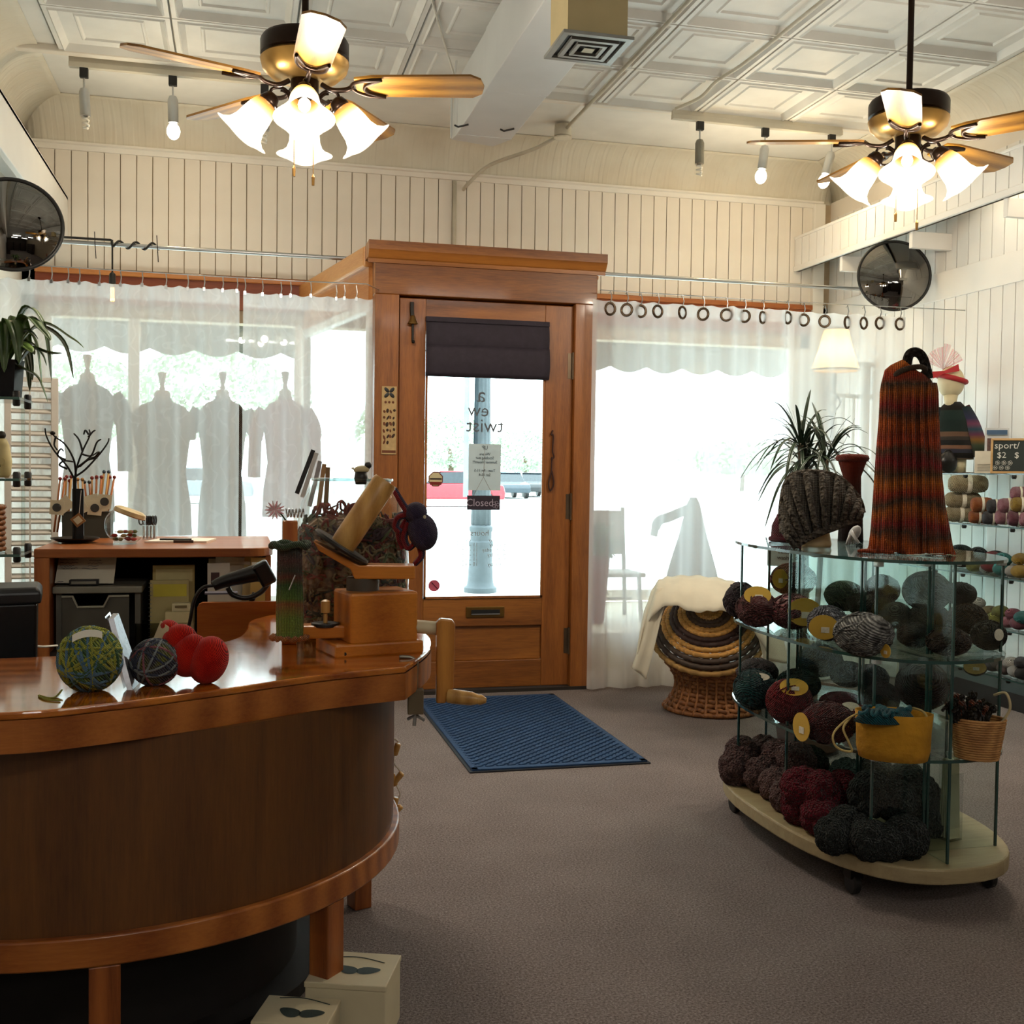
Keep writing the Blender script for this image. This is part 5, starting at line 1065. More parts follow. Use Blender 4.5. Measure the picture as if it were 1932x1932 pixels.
# base: shaggy skeins
MV = FZ('3a2628', '6e5250', 45); MV2 = FZ('4e3638', '866866', 45); CR_ = FZ('3a0612', '7a1428', 45); BG = FZ('0a0d0c', '2a3230', 45); OL = FZ('20261e', '444a3c', 45)
shl = [(1390, 1478, 58, 62, MV, 'lowest left'), (1400, 1440, 56, 50, MV, 'upper left'), (1440, 1436, 54, 48, MV, 'upper, second from left'), (1438, 1492, 58, 60, MV, 'lower, second from left'), (1470, 1448, 62, 52, MV2, 'upper, pinkish, third from left'), (1502, 1462, 62, 60, MV2, 'upper, pinkish, beside the green skein'), (1462, 1508, 52, 56, MV2, 'lower, pinkish, nearest the base edge'), (1482, 1530, 50, 56, MV2, 'lowest pinkish one beside the crimson skeins')]
for x, y, a, b, mt, ds in shl:
    up = y < 1465 ; q = at(x, y+(34 if up else 0), Z=S1); yball(x, y+(34 if up else 0), a, b, mt, 'shaggy mauve-brown yarn on the display base, '+ds, S1, kind='shag', lift=.055 if up else 0)
for x, y, a, b, up, ds in ((1510, 1552, 62, 62, 0, 'front left'), (1548, 1572, 66, 66, 0, 'front right'), (1512, 1556, 70, 64, 1, 'upper left'), (1548, 1564, 66, 64, 1, 'upper middle'), (1588, 1560, 62, 62, 1, 'upper right')):
    r = yball(x, y, a, b, CR_, 'shaggy crimson yarn on the display base, '+ds, S1, kind='shag', lift=.065*up)
    if ds == 'upper middle': inst(BANDM, 'paper_band', plain('8a8a4e', .6), r, (.025, 0, .035), (0, .2, 0), (.028, .036, .038))
for x, y, a, b, up, ds in ((1572, 1606, 60, 62, 0, 'front left'), (1600, 1590, 60, 66, 0, 'second from the front left'), (1640, 1618, 66, 66, 0, 'front, third from left'), (1690, 1630, 64, 60, 0, 'front, fourth from left'), (1740, 1636, 70, 74, 0, 'nearest the glass, with green band'), (1640, 1580, 76, 70, 1, 'upper left'), (1690, 1592, 70, 66, 1, 'upper middle'), (1722, 1576, 76, 70, 1, 'upper right')):
    r = yball(x, y, a, b, BG, 'shaggy green-black yarn on the display base, '+ds, S1, kind='shag', lift=.075*up)
    if 'band' in ds: inst(BANDM, 'paper_band', plain('6a7a34', .6), r, (.0, -.01, .055), (0, .3, .2), (.034, .040, .036))
    if ds == 'upper left': inst(LABELD, 'paper_label', CRM, r, (.025, -.04, .045), (PI/2, 0, .2), (.006, .012, .05))
for x, y, a, b, mt, ds in ((1528, 1470, 60, 56, OL, 'dark olive shaggy yarn behind the mauve ones on the base'), (1600, 1490, 62, 54, FZ('3a4240', '626c68', 45), 'grey shaggy yarn at the back of the base'), (1650, 1492, 70, 56, FZ('2a2a22', '4c4a3c', 45), 'brown-grey shaggy yarn at the back of the base'), (1712, 1500, 62, 54, OL, 'olive shaggy yarn behind the middle divider on the base'), (1700, 1532, 62, 46, FZ('2c3836', '465250', 45), 'grey-green shaggy yarn, second row of the base'), (1752, 1536, 66, 50, FZ('28302e', '424e4a', 45), 'grey-green shaggy yarn near the end pane of the base'), (1740, 1572, 72, 50, FZ('1e2220', '363e3a', 45), 'dark grey shaggy yarn under the end pane')):
    yball(x, y, a, b, mt, ds, S1, kind='shag')
# leaflets in the end bay
lf = empty('leaflet_holder', (2.06, 2.83, S1), .25, 'clear upright holder with cream leaflets in the end bay', 'leaflet holder')
MB().span((-.025, -.02, 0), (.03, -.017, .20)).build('front_pane', CLEAR, lf); MB().span((-.025, .02, 0), (.03, .023, .24)).build('back_pane', CLEAR, lf); MB().span((-.025, -.02, 0), (.03, .023, .004)).build('floor_pane', CLEAR, lf)
for k in range(5): MB().box((0, -.012+.007*k, .125), (.045, .003, .235), 0, -.04+.02*k).build('leaflet', plain('d9cfac', .8), lf)
# yellow felt bag with teal yarn
fb, L, s = frame('felt_bag', 1684, 1442, 'mustard yellow felt bag with a cord handle, full of teal yarn', 'bag', Z=S3)
FELT = plain('c08a1e', .95, var=.15, vs=14, bump=.5, bs=60)
R0 = 70/s
m = MB(); pr = [(.62, 0), (.9, .03), (.97, .25), (.98, .6), (1.02, 1.0), (.97, 1.0), (.93, .8), (.9, .3)]
m.lathe([(R0*r, 92/s*z) for r, z in pr], (0, R0*.55, 0), 36, sy=.62, caps=True, wob=lambda a, t: 1+.02*math.sin(5*a)); m.build('bag_wall', FELT, fb, True)
MB().tube(bez([L(1624, 1352, .03), L(1600, 1365, .01), L(1577, 1390, -.01), L(1578, 1412, -.01), L(1592, 1424, 0), L(1610, 1424, 0), L(1604, 1405, -.01), L(1594, 1380, -.01), L(1606, 1362, .02)]), 2.2/s, 6).build('cord_handle', plain('c8b070', .8), fb, True)
MB().tube(bez([L(1745, 1355, .04), L(1735, 1345, .06), L(1716, 1346, .1), L(1712, 1352, .1)]), 2.2/s, 6).build('cord_handle', plain('c8b070', .8), fb, True)
ty = empty('teal_yarn', fb.location+Vector((0, .04, 84/s)), 0, 'teal ribbon yarn heaped in the mustard felt bag', 'yarn'); rn = random.Random(3)
MB().lathe([(R0*.9, -.01), (R0*.7, .015), (.01, .025)], n=24, sy=.6).build('heap', yarn('0c3a44', '145a66', '1c7480'), ty, True)
for k in range(16):
    a = rn.random()*6.28; rr = R0*.75*math.sqrt(rn.random()); c = Vector((rr*math.cos(a), rr*.6*math.sin(a), .012)); MB().tube([c+Vector((.018*math.cos(t*1.3+k), .012*math.sin(t*2+k), .012*abs(math.sin(t+k)))) for t in [i*.5 for i in range(9)]], .005, 5).build('loop', yarn('0e4a56', '1c7a88', s=120), ty, True)
# woven basket with dark feathery yarn
wbk, L, s = frame('woven_basket', 1842, 1436, 'small woven basket with a loop handle on the lower glass shelf', 'basket', Z=S3)
STRAW = wood('9a6a3c', 'c8965a', 'X', 3, .7)
for k in range(17):
    t = k/16; r_ = (38+11*t)/s; z = (3+74*t)/s
    MB().tube([(r_*math.cos(a)*(1+.018*math.sin(20*a+k*PI)), r_*.8*math.sin(a)*(1+.018*math.sin(20*a+k*PI))+.035, z) for a in [2*PI*q/80 for q in range(80)]], 2.6/s, 5, closed=True).build('weave_row', STRAW, wbk, True)
MB().lathe([(.001, .003), (37/s, .004)], (0, .035, 0), 20, sy=.8, caps=False).build('floor', STRAW, wbk)
MB().tube(bez([L(1884, 1365, .04), L(1898, 1335, .04), L(1890, 1310, .06), L(1870, 1318, .08)]), 2.6/s, 6).build('handle', plain('c8b48a', .7), wbk, True)
fy = empty('feathery_yarn', wbk.location+Vector((0, .035, 66/s)), 0, 'black feathery yarn heaped in the small woven basket', 'yarn')
for k in range(46):
    a = rn.random()*6.28; rr = 40/s*math.sqrt(rn.random()); b0 = Vector((rr*math.cos(a)*.8, rr*.6*math.sin(a), 0)); tip = Vector((rr*math.cos(a)*1.25, rr*math.sin(a), (62-30*(rr*s/40))/s*rn.uniform(.8, 1.2))); MB().tube(bez([b0, b0.lerp(tip, .6)+Vector((0, 0, .015)), tip, tip+Vector((.012*math.cos(k), .01*math.sin(k), -.01))], 4), [.006]*12+[.002], 4).build('strand', fuzzy('0c0a08', '2c2418', 60) if k % 5 else yarn('5a2a16', '7a3c20'), fy, True)
MB().ball((0, .005, .018), (36/s, 30/s, 26/s), 18, 12).build('heap', fuzzy('0c0a08', '241c14', 60), fy, True)
yball(1838, 1312, 44, 30, V('1c1a14', '2c2820', '3a342a'), 'black yarn ball with a straw-coloured label, behind the woven basket', Z=S3, lift=.06, lab=(plain('c8a862', .6), 0, 4, 40, 26, 'f'))
# ------------------------------------------------------------------ on top of the display
S4 = ZL[3]
# ribbed multicolour knitted dress over a hook stand
dr_, L, s = frame('knitted_poncho', 1718, 1045, 'long ribbed red, orange and brown knitted poncho hung on a black hook stand', 'garment', Z=S4)
KN = stripes(((0, 'b04c2a'), (.09, 'd06424'), (.16, '6e4c38'), (.24, 'b03c34'), (.34, 'd0702c'), (.42, '6a523e'), (.50, 'c0482c'), (.60, 'e07c2c'), (.68, '7a5638'), (.76, 'b03a3a'), (.86, '7a5640'), (.93, 'd0542c'), (1, 'b04c2a')), .36, 'Z', 60, 1.2, .09, 'LINEAR', .8)
prof = [(1045, 1640, 1797), (1035, 1643, 1792), (1000, 1646, 1786), (950, 1648, 1776), (900, 1650, 1770), (850, 1652, 1766), (800, 1655, 1762), (760, 1656, 1760), (740, 1656, 1759), (724, 1658, 1756), (712, 1664, 1750), (703, 1674, 1745), (697, 1686, 1738), (693, 1695, 1726)]
vs, N = [], 96
for y, a, b in prof:
    cx, hw = ((a+b)/2-1718)/s, (b-a)/2/s; t = (1045-y)/345
    for k in range(N):
        th = 2*PI*k/N; fold = 1+.26*(1-t*.8)*math.sin(11*th+.5*t)+.08*(1-t)*math.sin(5*th)
        zz = (1045-y)/s+.006*math.sin(9*th)*(1 if y > 1030 else 0)+( .022*math.cos(th)*(-1 if y < 720 else 0))
        vs.append((cx+hw*math.cos(th)*(1+.02*math.sin(13*th)), .045*math.sin(th)*fold*(.55+.6*(1-t)), max(zz, .002)))
m = MB(); m.add(vs, [(i*N+j, i*N+(j+1) % N, (i+1)*N+(j+1) % N, (i+1)*N+j) for i in range(len(prof)-1) for j in range(N)]); m.build('knit_body', KN, dr_, True)
# ribs that run down the front
for x0_, x1_ in ((1668, 1660), (1684, 1690), (1700, 1706), (1716, 1724), (1731, 1742), (1744, 1760)):
    Q = bez([L(x1_, 1040, -.052), L((x0_+x1_)/2+1, 900, -.046), L(x0_, 780, -.036), L(x0_, 722, -.026)]); MB().tube(Q, [4/s]*len(Q), 6).build('rib', KN, dr_, True)
MB().tube([L(1709+27*math.cos(a), 706+9*math.sin(a)-6*math.cos(a), -.012+.02*math.sin(a)) for a in [2*PI*k/30 for k in range(30)]], 5/s, 8, closed=True).build('neck_rib', yarn('4a3a2c', '5e4a36', s=110), dr_, True)
MB().prism([(L(1622, 1045).x, -.05), (L(1690, 1045).x, -.06), (L(1690, 1045).x, .0), (L(1640, 1045).x, .0)], .001, .012).build('trailing_hem', KN, dr_, bevel=.005)
hk, L, s = frame('hook_stand', 1718, 1045, 'black padded loop of the stand rising out of the poncho neck', 'stand', Z=S4)
MB().tube(bez([L(1712, 1045), L(1710, 900), L(1706, 740), L(1702, 700), L(1706, 672), L(1718, 666), L(1730, 676), L(1738, 700), L(1741, 716)]), 9/s, 10).build('padded_loop', fuzzy('0e0c0a', '2c2620', 60), hk, True)
MB().lathe([(.04, 0), (.04, .008), (.012, .014)], (0, 0, 0), 20).build('foot', BLACK, hk, 'auto')
# grey crochet cowl on a cream form, crimson hat, second cowl
cw, L, s = frame('crochet_cowl', 1552, 1034, 'grey crochet ribbed cowl fanned out over a cream form', 'garment', Z=S4)
cw.location += Vector((0, .04, 0))
GC = stripes(((0, '4a443c'), (.35, '6e675c'), (.5, '2e2a24'), (.65, '6e675c'), (1, '4a443c')), .016, 'X', 60, 2.0, .01)
N, K = 72, 26; c1 = [(1488, 1008), (1502, 898), (1545, 893), (1590, 905), (1634, 960), (1630, 982)]; c2 = [(1512, 1034), (1530, 1010), (1560, 1000), (1590, 1000), (1615, 990), (1633, 985)]
A = bez([L(x, y, -.01) for x, y in ((1490, 1010), (1487, 960), (1500, 905), (1545, 893), (1592, 905), (1625, 940), (1634, 968))], 10); B = bez([L(x, y, -.05) for x, y in ((1508, 1028), (1520, 1022), (1536, 1012), (1560, 1000), (1585, 990), (1610, 980), (1630, 976))], 10)
n_ = len(A); vs = []
for j in range(9):
    t = j/8
    for i in range(n_):
        q = A[i].lerp(B[i], t); vs.append(q+Vector((0, -.045*math.sin(PI*t)+.010*math.sin(i*1.05), 0)))
m = MB(); m.add(vs, [(j*n_+i, j*n_+i+1, (j+1)*n_+i+1, (j+1)*n_+i) for j in range(8) for i in range(n_-1)]); m.build('cowl_front', GC, cw, True, solid=.012)
for i in range(3, n_-2, 6):
    Q = [A[i].lerp(B[i], t)+Vector((0, -.045*math.sin(PI*t)-.012, 0)) for t in (0, .25, .5, .75, 1)]; MB().tube(bez(Q, 4), 6/s, 7).build('rib', fuzzy('2e2a24', '7a7266', 70), cw, True)
MB().tube([A[i]+Vector((0, 0, .002)) for i in range(n_)], 7/s, 7).build('edge_roll', fuzzy('3a352e', '7a7266', 70), cw, True); MB().tube([B[i]+Vector((0, -.012, -.004)) for i in range(n_)], 8/s, 7).build('edge_roll', fuzzy('3a352e', '7a7266', 70), cw, True)
MB().lathe([(27/s, 0), (28/s, 6/s), (22/s, 40/s), (18/s, 90/s)], L(1552, 1034, .02), 24, sy=.8).build('cream_form', plain('d2bb8c', .6), cw, True)
ht, L, s = frame('knitted_hat', 1488, 1022, 'crimson knitted hat lying behind the grey cowl', 'hat', Z=S4)
MB().lathe([(30/s, 0), (33/s, 8/s), (32/s, 30/s), (22/s, 52/s), (4/s, 60/s)], n=30, wob=lambda a, t: 1+.03*math.sin(15*a)).build('crown', yarn('4a0a1e', '6e1430', '861c3c'), ht, True); MB().tube([(33/s*math.cos(a), 33/s*math.sin(a), 5/s) for a in [2*PI*k/30 for k in range(30)]], 5/s, 7, closed=True).build('brim_roll', yarn('4a0a1e', '6e1430', s=100), ht, True)
wm, L, s = frame('knitted_wrist_warmer', 1624, 1024, 'rust and brown knitted wrist warmer standing on a hand form', 'garment', Z=S4); wm.location += Vector((.02, .1, 0))
MB().lathe([(24/s, 0), (22/s, 40/s), (18/s, 90/s), (17/s, 125/s), (22/s, 140/s), (26/s, 152/s), (25/s, 166/s), (18/s, 168/s)], n=24, wob=lambda a, t: 1+.03*math.sin(10*a)).build('sleeve', stripes(((0, '1c1210'), (.4, '3a1c18'), (.6, '5a2a1e'), (.8, '7a2e1c'), (1, '8a3018')), 170/s, 'Z', 100, 1, .02), wm, True)
MB().tube([(25/s*math.cos(a), 25/s*math.sin(a), 160/s) for a in [2*PI*k/28 for k in range(28)]], 7/s, 7, closed=True).build('ribbed_cuff', yarn('7a2412', '983220', s=100), wm, True)
hf, L, s = frame('hand_form', 1612, 1028, 'white hand form with fingers resting on the glass top', 'hand form', Z=S4)
MB().ball(L(1612, 1006), (10/s, 8/s, 16/s), 14, 10, M=Matrix.Rotation(.5, 3, 'Y')).build('palm', plain('cfd2d4', .5), hf, True)
for k in range(4): MB().tube([L(1604+3*k, 1010, -.01+.007*k), L(1600+4*k, 1020, -.014+.008*k), L(1598+5*k, 1027, -.014+.008*k)], [3/s, 2.6/s, 2/s], 8).build('finger', plain('cfd2d4', .5), hf, True)
MB().tube([L(1606, 1002, -.01), L(1614, 1016, -.02), L(1620, 1024, -.022)], [3.4/s, 3/s, 2.4/s], 8).build('thumb', plain('cfd2d4', .5), hf, True)
nt, L, s = frame('paper_slips', 1735, 1046, 'few small paper slips on the glass top before the poncho', 'paper', Z=S4); nt.location += Vector((-.02, -.05, 0))
for k in range(4): MB().box((-.03+.022*k, .004*k, .002+.0015*k), (.035, .02, .001), .3*k).build('slip', PAPER, nt)
sg, L, s = frame('printed_sign', 1470, 1068, 'small printed sign standing behind the oval display', 'sign', Y=3.86); sg.location.z = 0; zsg = at(1470, 1068, Y=3.86).z
MB().span((L(1448, 0).x, -.002, zsg), (L(1520, 0).x, .002, at(1470, 1030, Y=3.86).z)).build('sign_face', plain('dfe6e4', .5), sg)
for x in (1452, 1514): MB().cyl((L(x, 0).x, .006, 0), (L(x, 0).x, .006, zsg+.05), .004, n=8).build('leg', STEEL, sg)
MB().span((L(1448, 0).x, -.05, 0), (L(1520, 0).x, .06, .012)).build('foot', STEEL, sg)
for k, tx in enumerate(('Tekla is', 'washa, deep')): text(tx, 'lettering', plain('2a3a3a', .6), (L(1466, 0).x, -.003, at(1470, 1041+11*k, Y=3.86).z), (PI/2, 0, 0), .022, sg, 'LEFT')
# ================================================================== right wall shelving
XS = 3.93
wsu = empty('wall_shelves', (XR-.02, 5.2, 0), 0, 'glass wall shelves full of yarn along the right wall', 'shelving')
SZ = [at(1932, y, X=XS).z for y in (893, 996, 1096, 1196, 1290)]+[at(1932, 1400, X=XS).z]
for z in SZ:
    sf_ = MB().span((XS-XR+.02, -2.2, z-.008), (0, 1.35, z)).build('shelf', GLASSG, wsu); MB().span((XS-XR+.018, -2.2, z-.008), (XS-XR+.02, 1.35, z)).build('edge', GED, sf_)
    for y in (1.1, .9, .45, .2, -.2): MB().lathe([(.010, -.03), (.014, -.02), (.012, -.009)], (XS-XR+.06, y, z), 10).build('clip', BLACK, wsu, True)
MB().span((XS-XR+.02, -2.2, 0), (0, 1.35, .09)).build('plinth', BLACK, wsu)
for y in (1.35, .35, -.6):
    for a, b in zip([.1]+sorted(SZ), sorted(SZ)):
        if b > a+.03: MB().span((XS-XR+.03, y-.004, a), (0, y+.002, b-.009)).build('upright_pane', GLASSG, wsu)
def wy(px_, py_, w_, h_, mat, label, lev, kind='ball', X=None, **k):
    p = at(px_, py_, X=X or 4.0); z = SZ[lev]; q = Vector((p.x, p.y, z)); s = FPX/((q-CAM).dot(FW)); cnt[0] += 1
    r = empty({'ball': 'yarn_ball', 'skein': 'yarn_skein', 'shag': 'shaggy_yarn'}[kind], Vector((p.x, p.y, max(z, p.z))), -math.atan2(p.x, p.y), label, 'yarn', 'yarn on the wall shelves'); a, c = w_/2/s, h_/2/s
    if kind == 'skein':
        inst(SKEIN, 'core', mat, r, (0, 0, c), (0, 0, .25), (a, c, c)); inst(BANDM, 'paper_band', CRM, r, (0, 0, c), (0, 0, .25), (a*.45, c, c))
    else: inst((SHAG if kind == 'shag' else BALLS)[cnt[0] % 3], 'core', mat, r, (0, 0, c), (0, 0, cnt[0]), (a, a, c))
    return r
CREAMY = V('a8966e', 'c8b890', 'd8cca8', 45, 8); ORG = V('b8581c', 'd0722c', 'dc8844', 60, 8); PK = V('b8687a', 'd08c9a', 'e0a8b0', 60, 8); RO = V('7a3a4a', '965060', 'a86874', 60, 8); WH = V('b8b4aa', 'd0ccc2', 'e0dcd2', 60, 8); GYS = V('3c3c40', '505056', '66666c', 60, 8)
BK = V('101214', '1c2022', '282c2e', 50, 8); TE = V('2a7a7a', '3c9694', '58aca6', 60, 8); RD = V('8a1420', 'a82030', 'b83440', 60, 8); YW_ = V('b88c28', 'd0a83c', 'dcb854', 60, 8); OLV = V('7a7a2c', '94923c', 'a8a652', 60, 8); TAN = V('7a6238', '96804e', 'aa9664', 60, 8)
# cream skeins and the pink and orange row
for d in ((1812, 985, 58, 30, CREAMY, 'cream yarn skein, lowest of the stack at the left of the second wall shelf', 1, 'skein'), (1816, 958, 62, 30, CREAMY, 'cream yarn skein in the middle of its stack on the wall shelf', 1, 'skein'), (1826, 930, 68, 34, CREAMY, 'thick cream yarn skein on top of its stack on the wall shelf', 1, 'skein')):
    r = wy(*d)
ZZ = SZ[1]
row = [(1846, 988, 34, 26, ORG, 'orange'), (1872, 990, 34, 26, GYS, 'grey'), (1896, 990, 34, 28, PK, 'pink'), (1920, 993, 36, 30, RO, 'rose'), (1942, 994, 34, 28, PK, 'light pink')]
for k, (x, y, a, b, mt, c) in enumerate(row):
    wy(x, y, a, b, mt, c+' small yarn skein with white band, front row on the second wall shelf', 1, 'skein')
for k, (x, y, a, b, mt, c) in enumerate(((1852, 966, 38, 28, ORG, 'bright orange'), (1878, 968, 30, 26, GYS, 'slate'), (1902, 968, 36, 28, PK, 'candy pink'), (1926, 966, 34, 30, YW_, 'golden'), (1924, 944, 32, 26, PK, 'pale pink topmost'))):
    wy(x, y, a, b, mt, c+' small yarn skein in the upper row on the second wall shelf', 1, 'skein')
for k, (x, a, b) in enumerate(((1812, 54, 44), (1846, 44, 44), (1880, 44, 42))):
    wy(x, 1044, a, b, BK, ('leftmost', 'middle', 'rightmost')[k]+' black yarn skein with white label on the third wall shelf', 2, X=4.12).location.z = SZ[2]
for k, (x, y, a, mt, c) in enumerate(((1838, 1090, 30, OLV, 'olive green'), (1862, 1091, 28, WH, 'white'), (1868, 1080, 34, RD, 'red'), (1890, 1090, 36, TE, 'teal'), (1892, 1068, 34, TE, 'pale teal stacked'), (1912, 1092, 32, WH, 'off-white'), (1926, 1092, 36, YW_, 'yellow'), (1924, 1066, 30, YW_, 'dark yellow stacked'), (1872, 1062, 30, RD, 'cherry red stacked'))):
    r = wy(x, y, a, a*.75, mt, c+' small yarn ball on the third wall shelf', 2)
for k, (x, y, a, mt, c) in enumerate(((1856, 1186, 34, TAN, 'tan'), (1880, 1188, 36, OLV, 'khaki'), (1902, 1190, 30, PK, 'dusty pink'), (1922, 1192, 34, RO, 'rosewood'), (1930, 1178, 34, TE, 'turquoise'), (1868, 1166, 32, TAN, 'caramel stacked'), (1888, 1166, 32, OLV, 'mustard stacked'), (1912, 1170, 30, RO, 'coral stacked'), (1842, 1150, 32, WH, 'white-capped dark'))):
    wy(x, y, a, a*.75, mt, c+' small yarn ball on the fourth wall shelf', 3)
for k, (x, y, a, mt, c) in enumerate(((1872, 1282, 34, GYS, 'dark grey'), (1896, 1286, 32, V('6a5c58', '84746e', '988880'), 'taupe'), (1918, 1288, 34, WH, 'ivory'), (1930, 1290, 32, BK, 'black'), (1884, 1262, 32, V('5a5450', '6e6862', '807a72'), 'stone stacked'), (1908, 1264, 32, WH, 'pearl stacked'), (1928, 1262, 30, GYS, 'iron grey stacked'))):
    wy(x, y, a, a*.78, mt, c+' small yarn ball on the fifth wall shelf', 4)
for k, (x, y, a, mt, c) in enumerate(((1900, 1385, 38, FZ('26282a', '4a4c4e', 45), 'charcoal'), (1926, 1392, 40, FZ('3a3c3e', '62666a', 45), 'grey'), (1914, 1350, 36, FZ('2c2e30', '505458', 45), 'dark stacked'))):
    wy(x, y, a, a*.8, mt, c+' shaggy yarn on the lowest wall shelf', 5, 'shag')
# child form with striped sweater, headband and bow
mn, L, s = frame('child_mannequin', 1795, 893, 'cream child mannequin in a striped sweater and red bow headband', 'mannequin', X=4.06)
mn.location.z = SZ[0]; SK = plain('d6c7a0', .5, var=.05)
q = MB(); q.ball(L(1790, 722), (24/s, 24/s, 31/s), 22, 16, lambda d: 1-.10*max(0, -d.z)*(1-abs(d.x)) ); q.build('head', SK, mn, True)
MB().lathe([(12/s, 0), (11/s, 14/s), (13/s, 28/s)], L(1790, 774), 16).build('neck', SK, mn, True)
STP = (('0', 0),)
SWM = stripes(((0, '2a241f'), (.14, '3a342e'), (.18, 'a08a70'), (.24, '2a2622'), (.32, '4a4a5a'), (.38, 'a87a60'), (.44, '2c2a2a'), (.52, '504a44'), (.58, '8a6a54'), (.66, '2c3c38'), (.84, '30443e'), (1, '2a4a3c')), 118/s, 'Z', 110, .6, .008, 'CONSTANT')
MB().lathe([(38/s, 26/s), (36/s, 50/s), (31/s, 80/s), (30/s, 100/s), (26/s, 120/s), (13/s, 134/s)], n=28, sy=.62).build('sweater_body', SWM, mn, True)
SLV = stripes(((0, '6a2030'), (.1, '3a2a2a'), (.3, '2c3028'), (.42, '5a6a50'), (.5, 'b0803a'), (.58, '8a4a6a'), (.66, '3a6a7a'), (.74, 'a05a7a'), (.82, '4a4a6a'), (1, '2c4440')), 125/s, 'Z', 110, .6, .008)
for pts in (((1812, 770), (1828, 800), (1840, 836), (1846, 860)), ((1764, 768), (1760, 800), (1762, 835), (1768, 862))):
    Q = bez([L(x, y, 0) for x, y in pts]); MB().tube(Q, [(13+3*i/len(Q))/s for i in range(len(Q))], 12).build('sleeve', SLV, mn, True)
for x in (1772, 1808): MB().lathe([(12/s, 0), (13/s, 28/s)], L(x, 893), 14).build('leg_stump', SK, mn, True)
MB().span((-40/s, -.06, -.0), (40/s, .06, .006)).build('base_plate', plain('4a3a2a', .5), mn)
hb_ = empty('bow_headband', mn.location, mn.rotation_euler.z, 'red headband with bow and pink tulle on the child mannequin', 'headband')
MB().tube([L(1790, 715)+Vector((26/s*math.cos(a), 26/s*math.sin(a), 7/s*math.cos(a)*-1)) for a in [2*PI*k/28 for k in range(28)]], 5/s, 8, closed=True).build('band', plain('a8141c', .6), hb_, True)
for (x0_, x1_, y1) in ((1778, 1757, 711), (1778, 1802, 698)): m = MB(); m.add([L(x0_, 703, -.09), L(x1_, y1-7, -.10), L(x1_+2, y1+6, -.10), L(x0_, 708, -.09)], [(0, 1, 2, 3)]); m.build('bow_loop', plain('b4161e', .6), hb_, solid=.006)
for k in range(6):
    a = -1.0+.4*k; m = MB(); m.sheet(lambda u, v: tuple(L(1776, 700, -.08)+Vector((math.sin(a+.35*(u-.5))*v*36/s, .012*math.sin(u*9+k), math.cos(a+.35*(u-.5))*v*(42 if k != 3 else 48)/s))), 5, 4); m.build('tulle', sheer('e88a98', .35), hb_, True)
bg_ = empty('black_purse', at(1788, 893, X=3.98), 0, 'small black shiny purse before the child mannequin', 'purse'); bg_.location.z = SZ[0]
MB().ball((0, 0, 20/s), (19/s, 10/s, 20/s), 16, 10, lumpy(9, .08, 3)).build('pouch', plain('15110f', .3), bg_, True); MB().tube(arc((0, 0, 34/s), 9/s, 0, PI, 10), .004, 6).build('handle', plain('15110f', .3), bg_, True)
# notices and chalkboard on the top wall shelf
for k, (x0_, x1_, y0, y1, lb) in enumerate(((1858, 1900, 806, 890, 'printed notice with a blue photo header on the wall shelf'), (1840, 1880, 850, 890, 'small cream text sheet standing on the wall shelf'))):
    nz, L, s = frame('printed_notice', (x0_+x1_)/2, 892, lb, 'notice', X=4.1 if k == 0 else 4.02); nz.location.z = SZ[0]
    hh = (892-y0)/s; w2 = (x1_-x0_)/2/s
    MB().box((0, 0, hh/2), (w2*2, .003, hh), 0, -.08).build('sheet', plain('dcd4c0' if k else 'd8d8d6', .7), nz)
    if k == 0:
        MB().box((0, -.012, hh*.9), (w2*1.7, .001, hh*.10), 0, -.08).build('header', plain('3a5a7a', .6), nz)
        for e in (-1, 0, 1): MB().box((e*w2*.55, -.010, hh*.62), (w2*.48, .001, hh*.30), 0, -.08).build('photo_print', plain(('5a3a30', '3a2a30', '6a4a48')[e+1], .6, var=.4, vs=60), nz)
    for e in range(5): MB().box((0, -.006, hh*(.40-.07*e)), (w2*1.5, .001, hh*.018), 0, -.08).build('text_line', plain('8a8478', .7), nz)
cb_, L, s = frame('chalkboard_sign', 1908, 890, 'wood-framed chalkboard price sign on the top wall shelf', 'chalkboard', X=3.96); cb_.location.z = SZ[0]
tl_ = -.16; FRW = wood('a07840', 'c8a062', 'X', 2)
BW, BH = 92/s, 66/s; ox = 10/s
def cbp(x, z, d=0): return Vector((ox+x, z*math.sin(.16)+d, z*math.cos(.16)))
Rb = (-.16, 0, 0)
bb = MB().box(cbp(0, BH/2), (BW, .008, BH), 0, tl_).build('slate', plain('26302e', .8), cb_)
for x, z, a, b in ((0, .004, BW, .012), (0, BH-.004, BW, .012), (-BW/2+.004, BH/2, .012, BH), (BW/2-.004, BH/2, .012, BH)): MB().box(cbp(x, z, -.004), (a, .014, b), 0, tl_).build('frame_rail', FRW, cb_, bevel=.002)
CHK = plain('d8d8d0', .9)
text('sport/', 'chalk_text', CHK, cbp(-BW/2+.015, BH*.80, -.008), (PI/2+tl_*1, 0, 0), .05, cb_, 'LEFT'); text('$2   $', 'chalk_text', CHK, cbp(-BW/2+.028, BH*.52, -.008), (PI/2+tl_, 0, 0), .045, cb_, 'LEFT')
for k in range(6):
    c = cbp(-BW/2+.022+.030*(k % 3)+.012*(k//3), BH*(.16+.14*(k//3)), -.008); m = MB()
    for e in range(5): m.tube([c+Vector((.007*math.cos(e*1.257)+.005*math.cos(t), 0, .007*math.sin(e*1.257)+.005*math.sin(t))) for t in [2*PI*i/8 for i in range(8)]], .0009, 4, closed=True)
    m.build('chalk_flower', CHK, cb_)
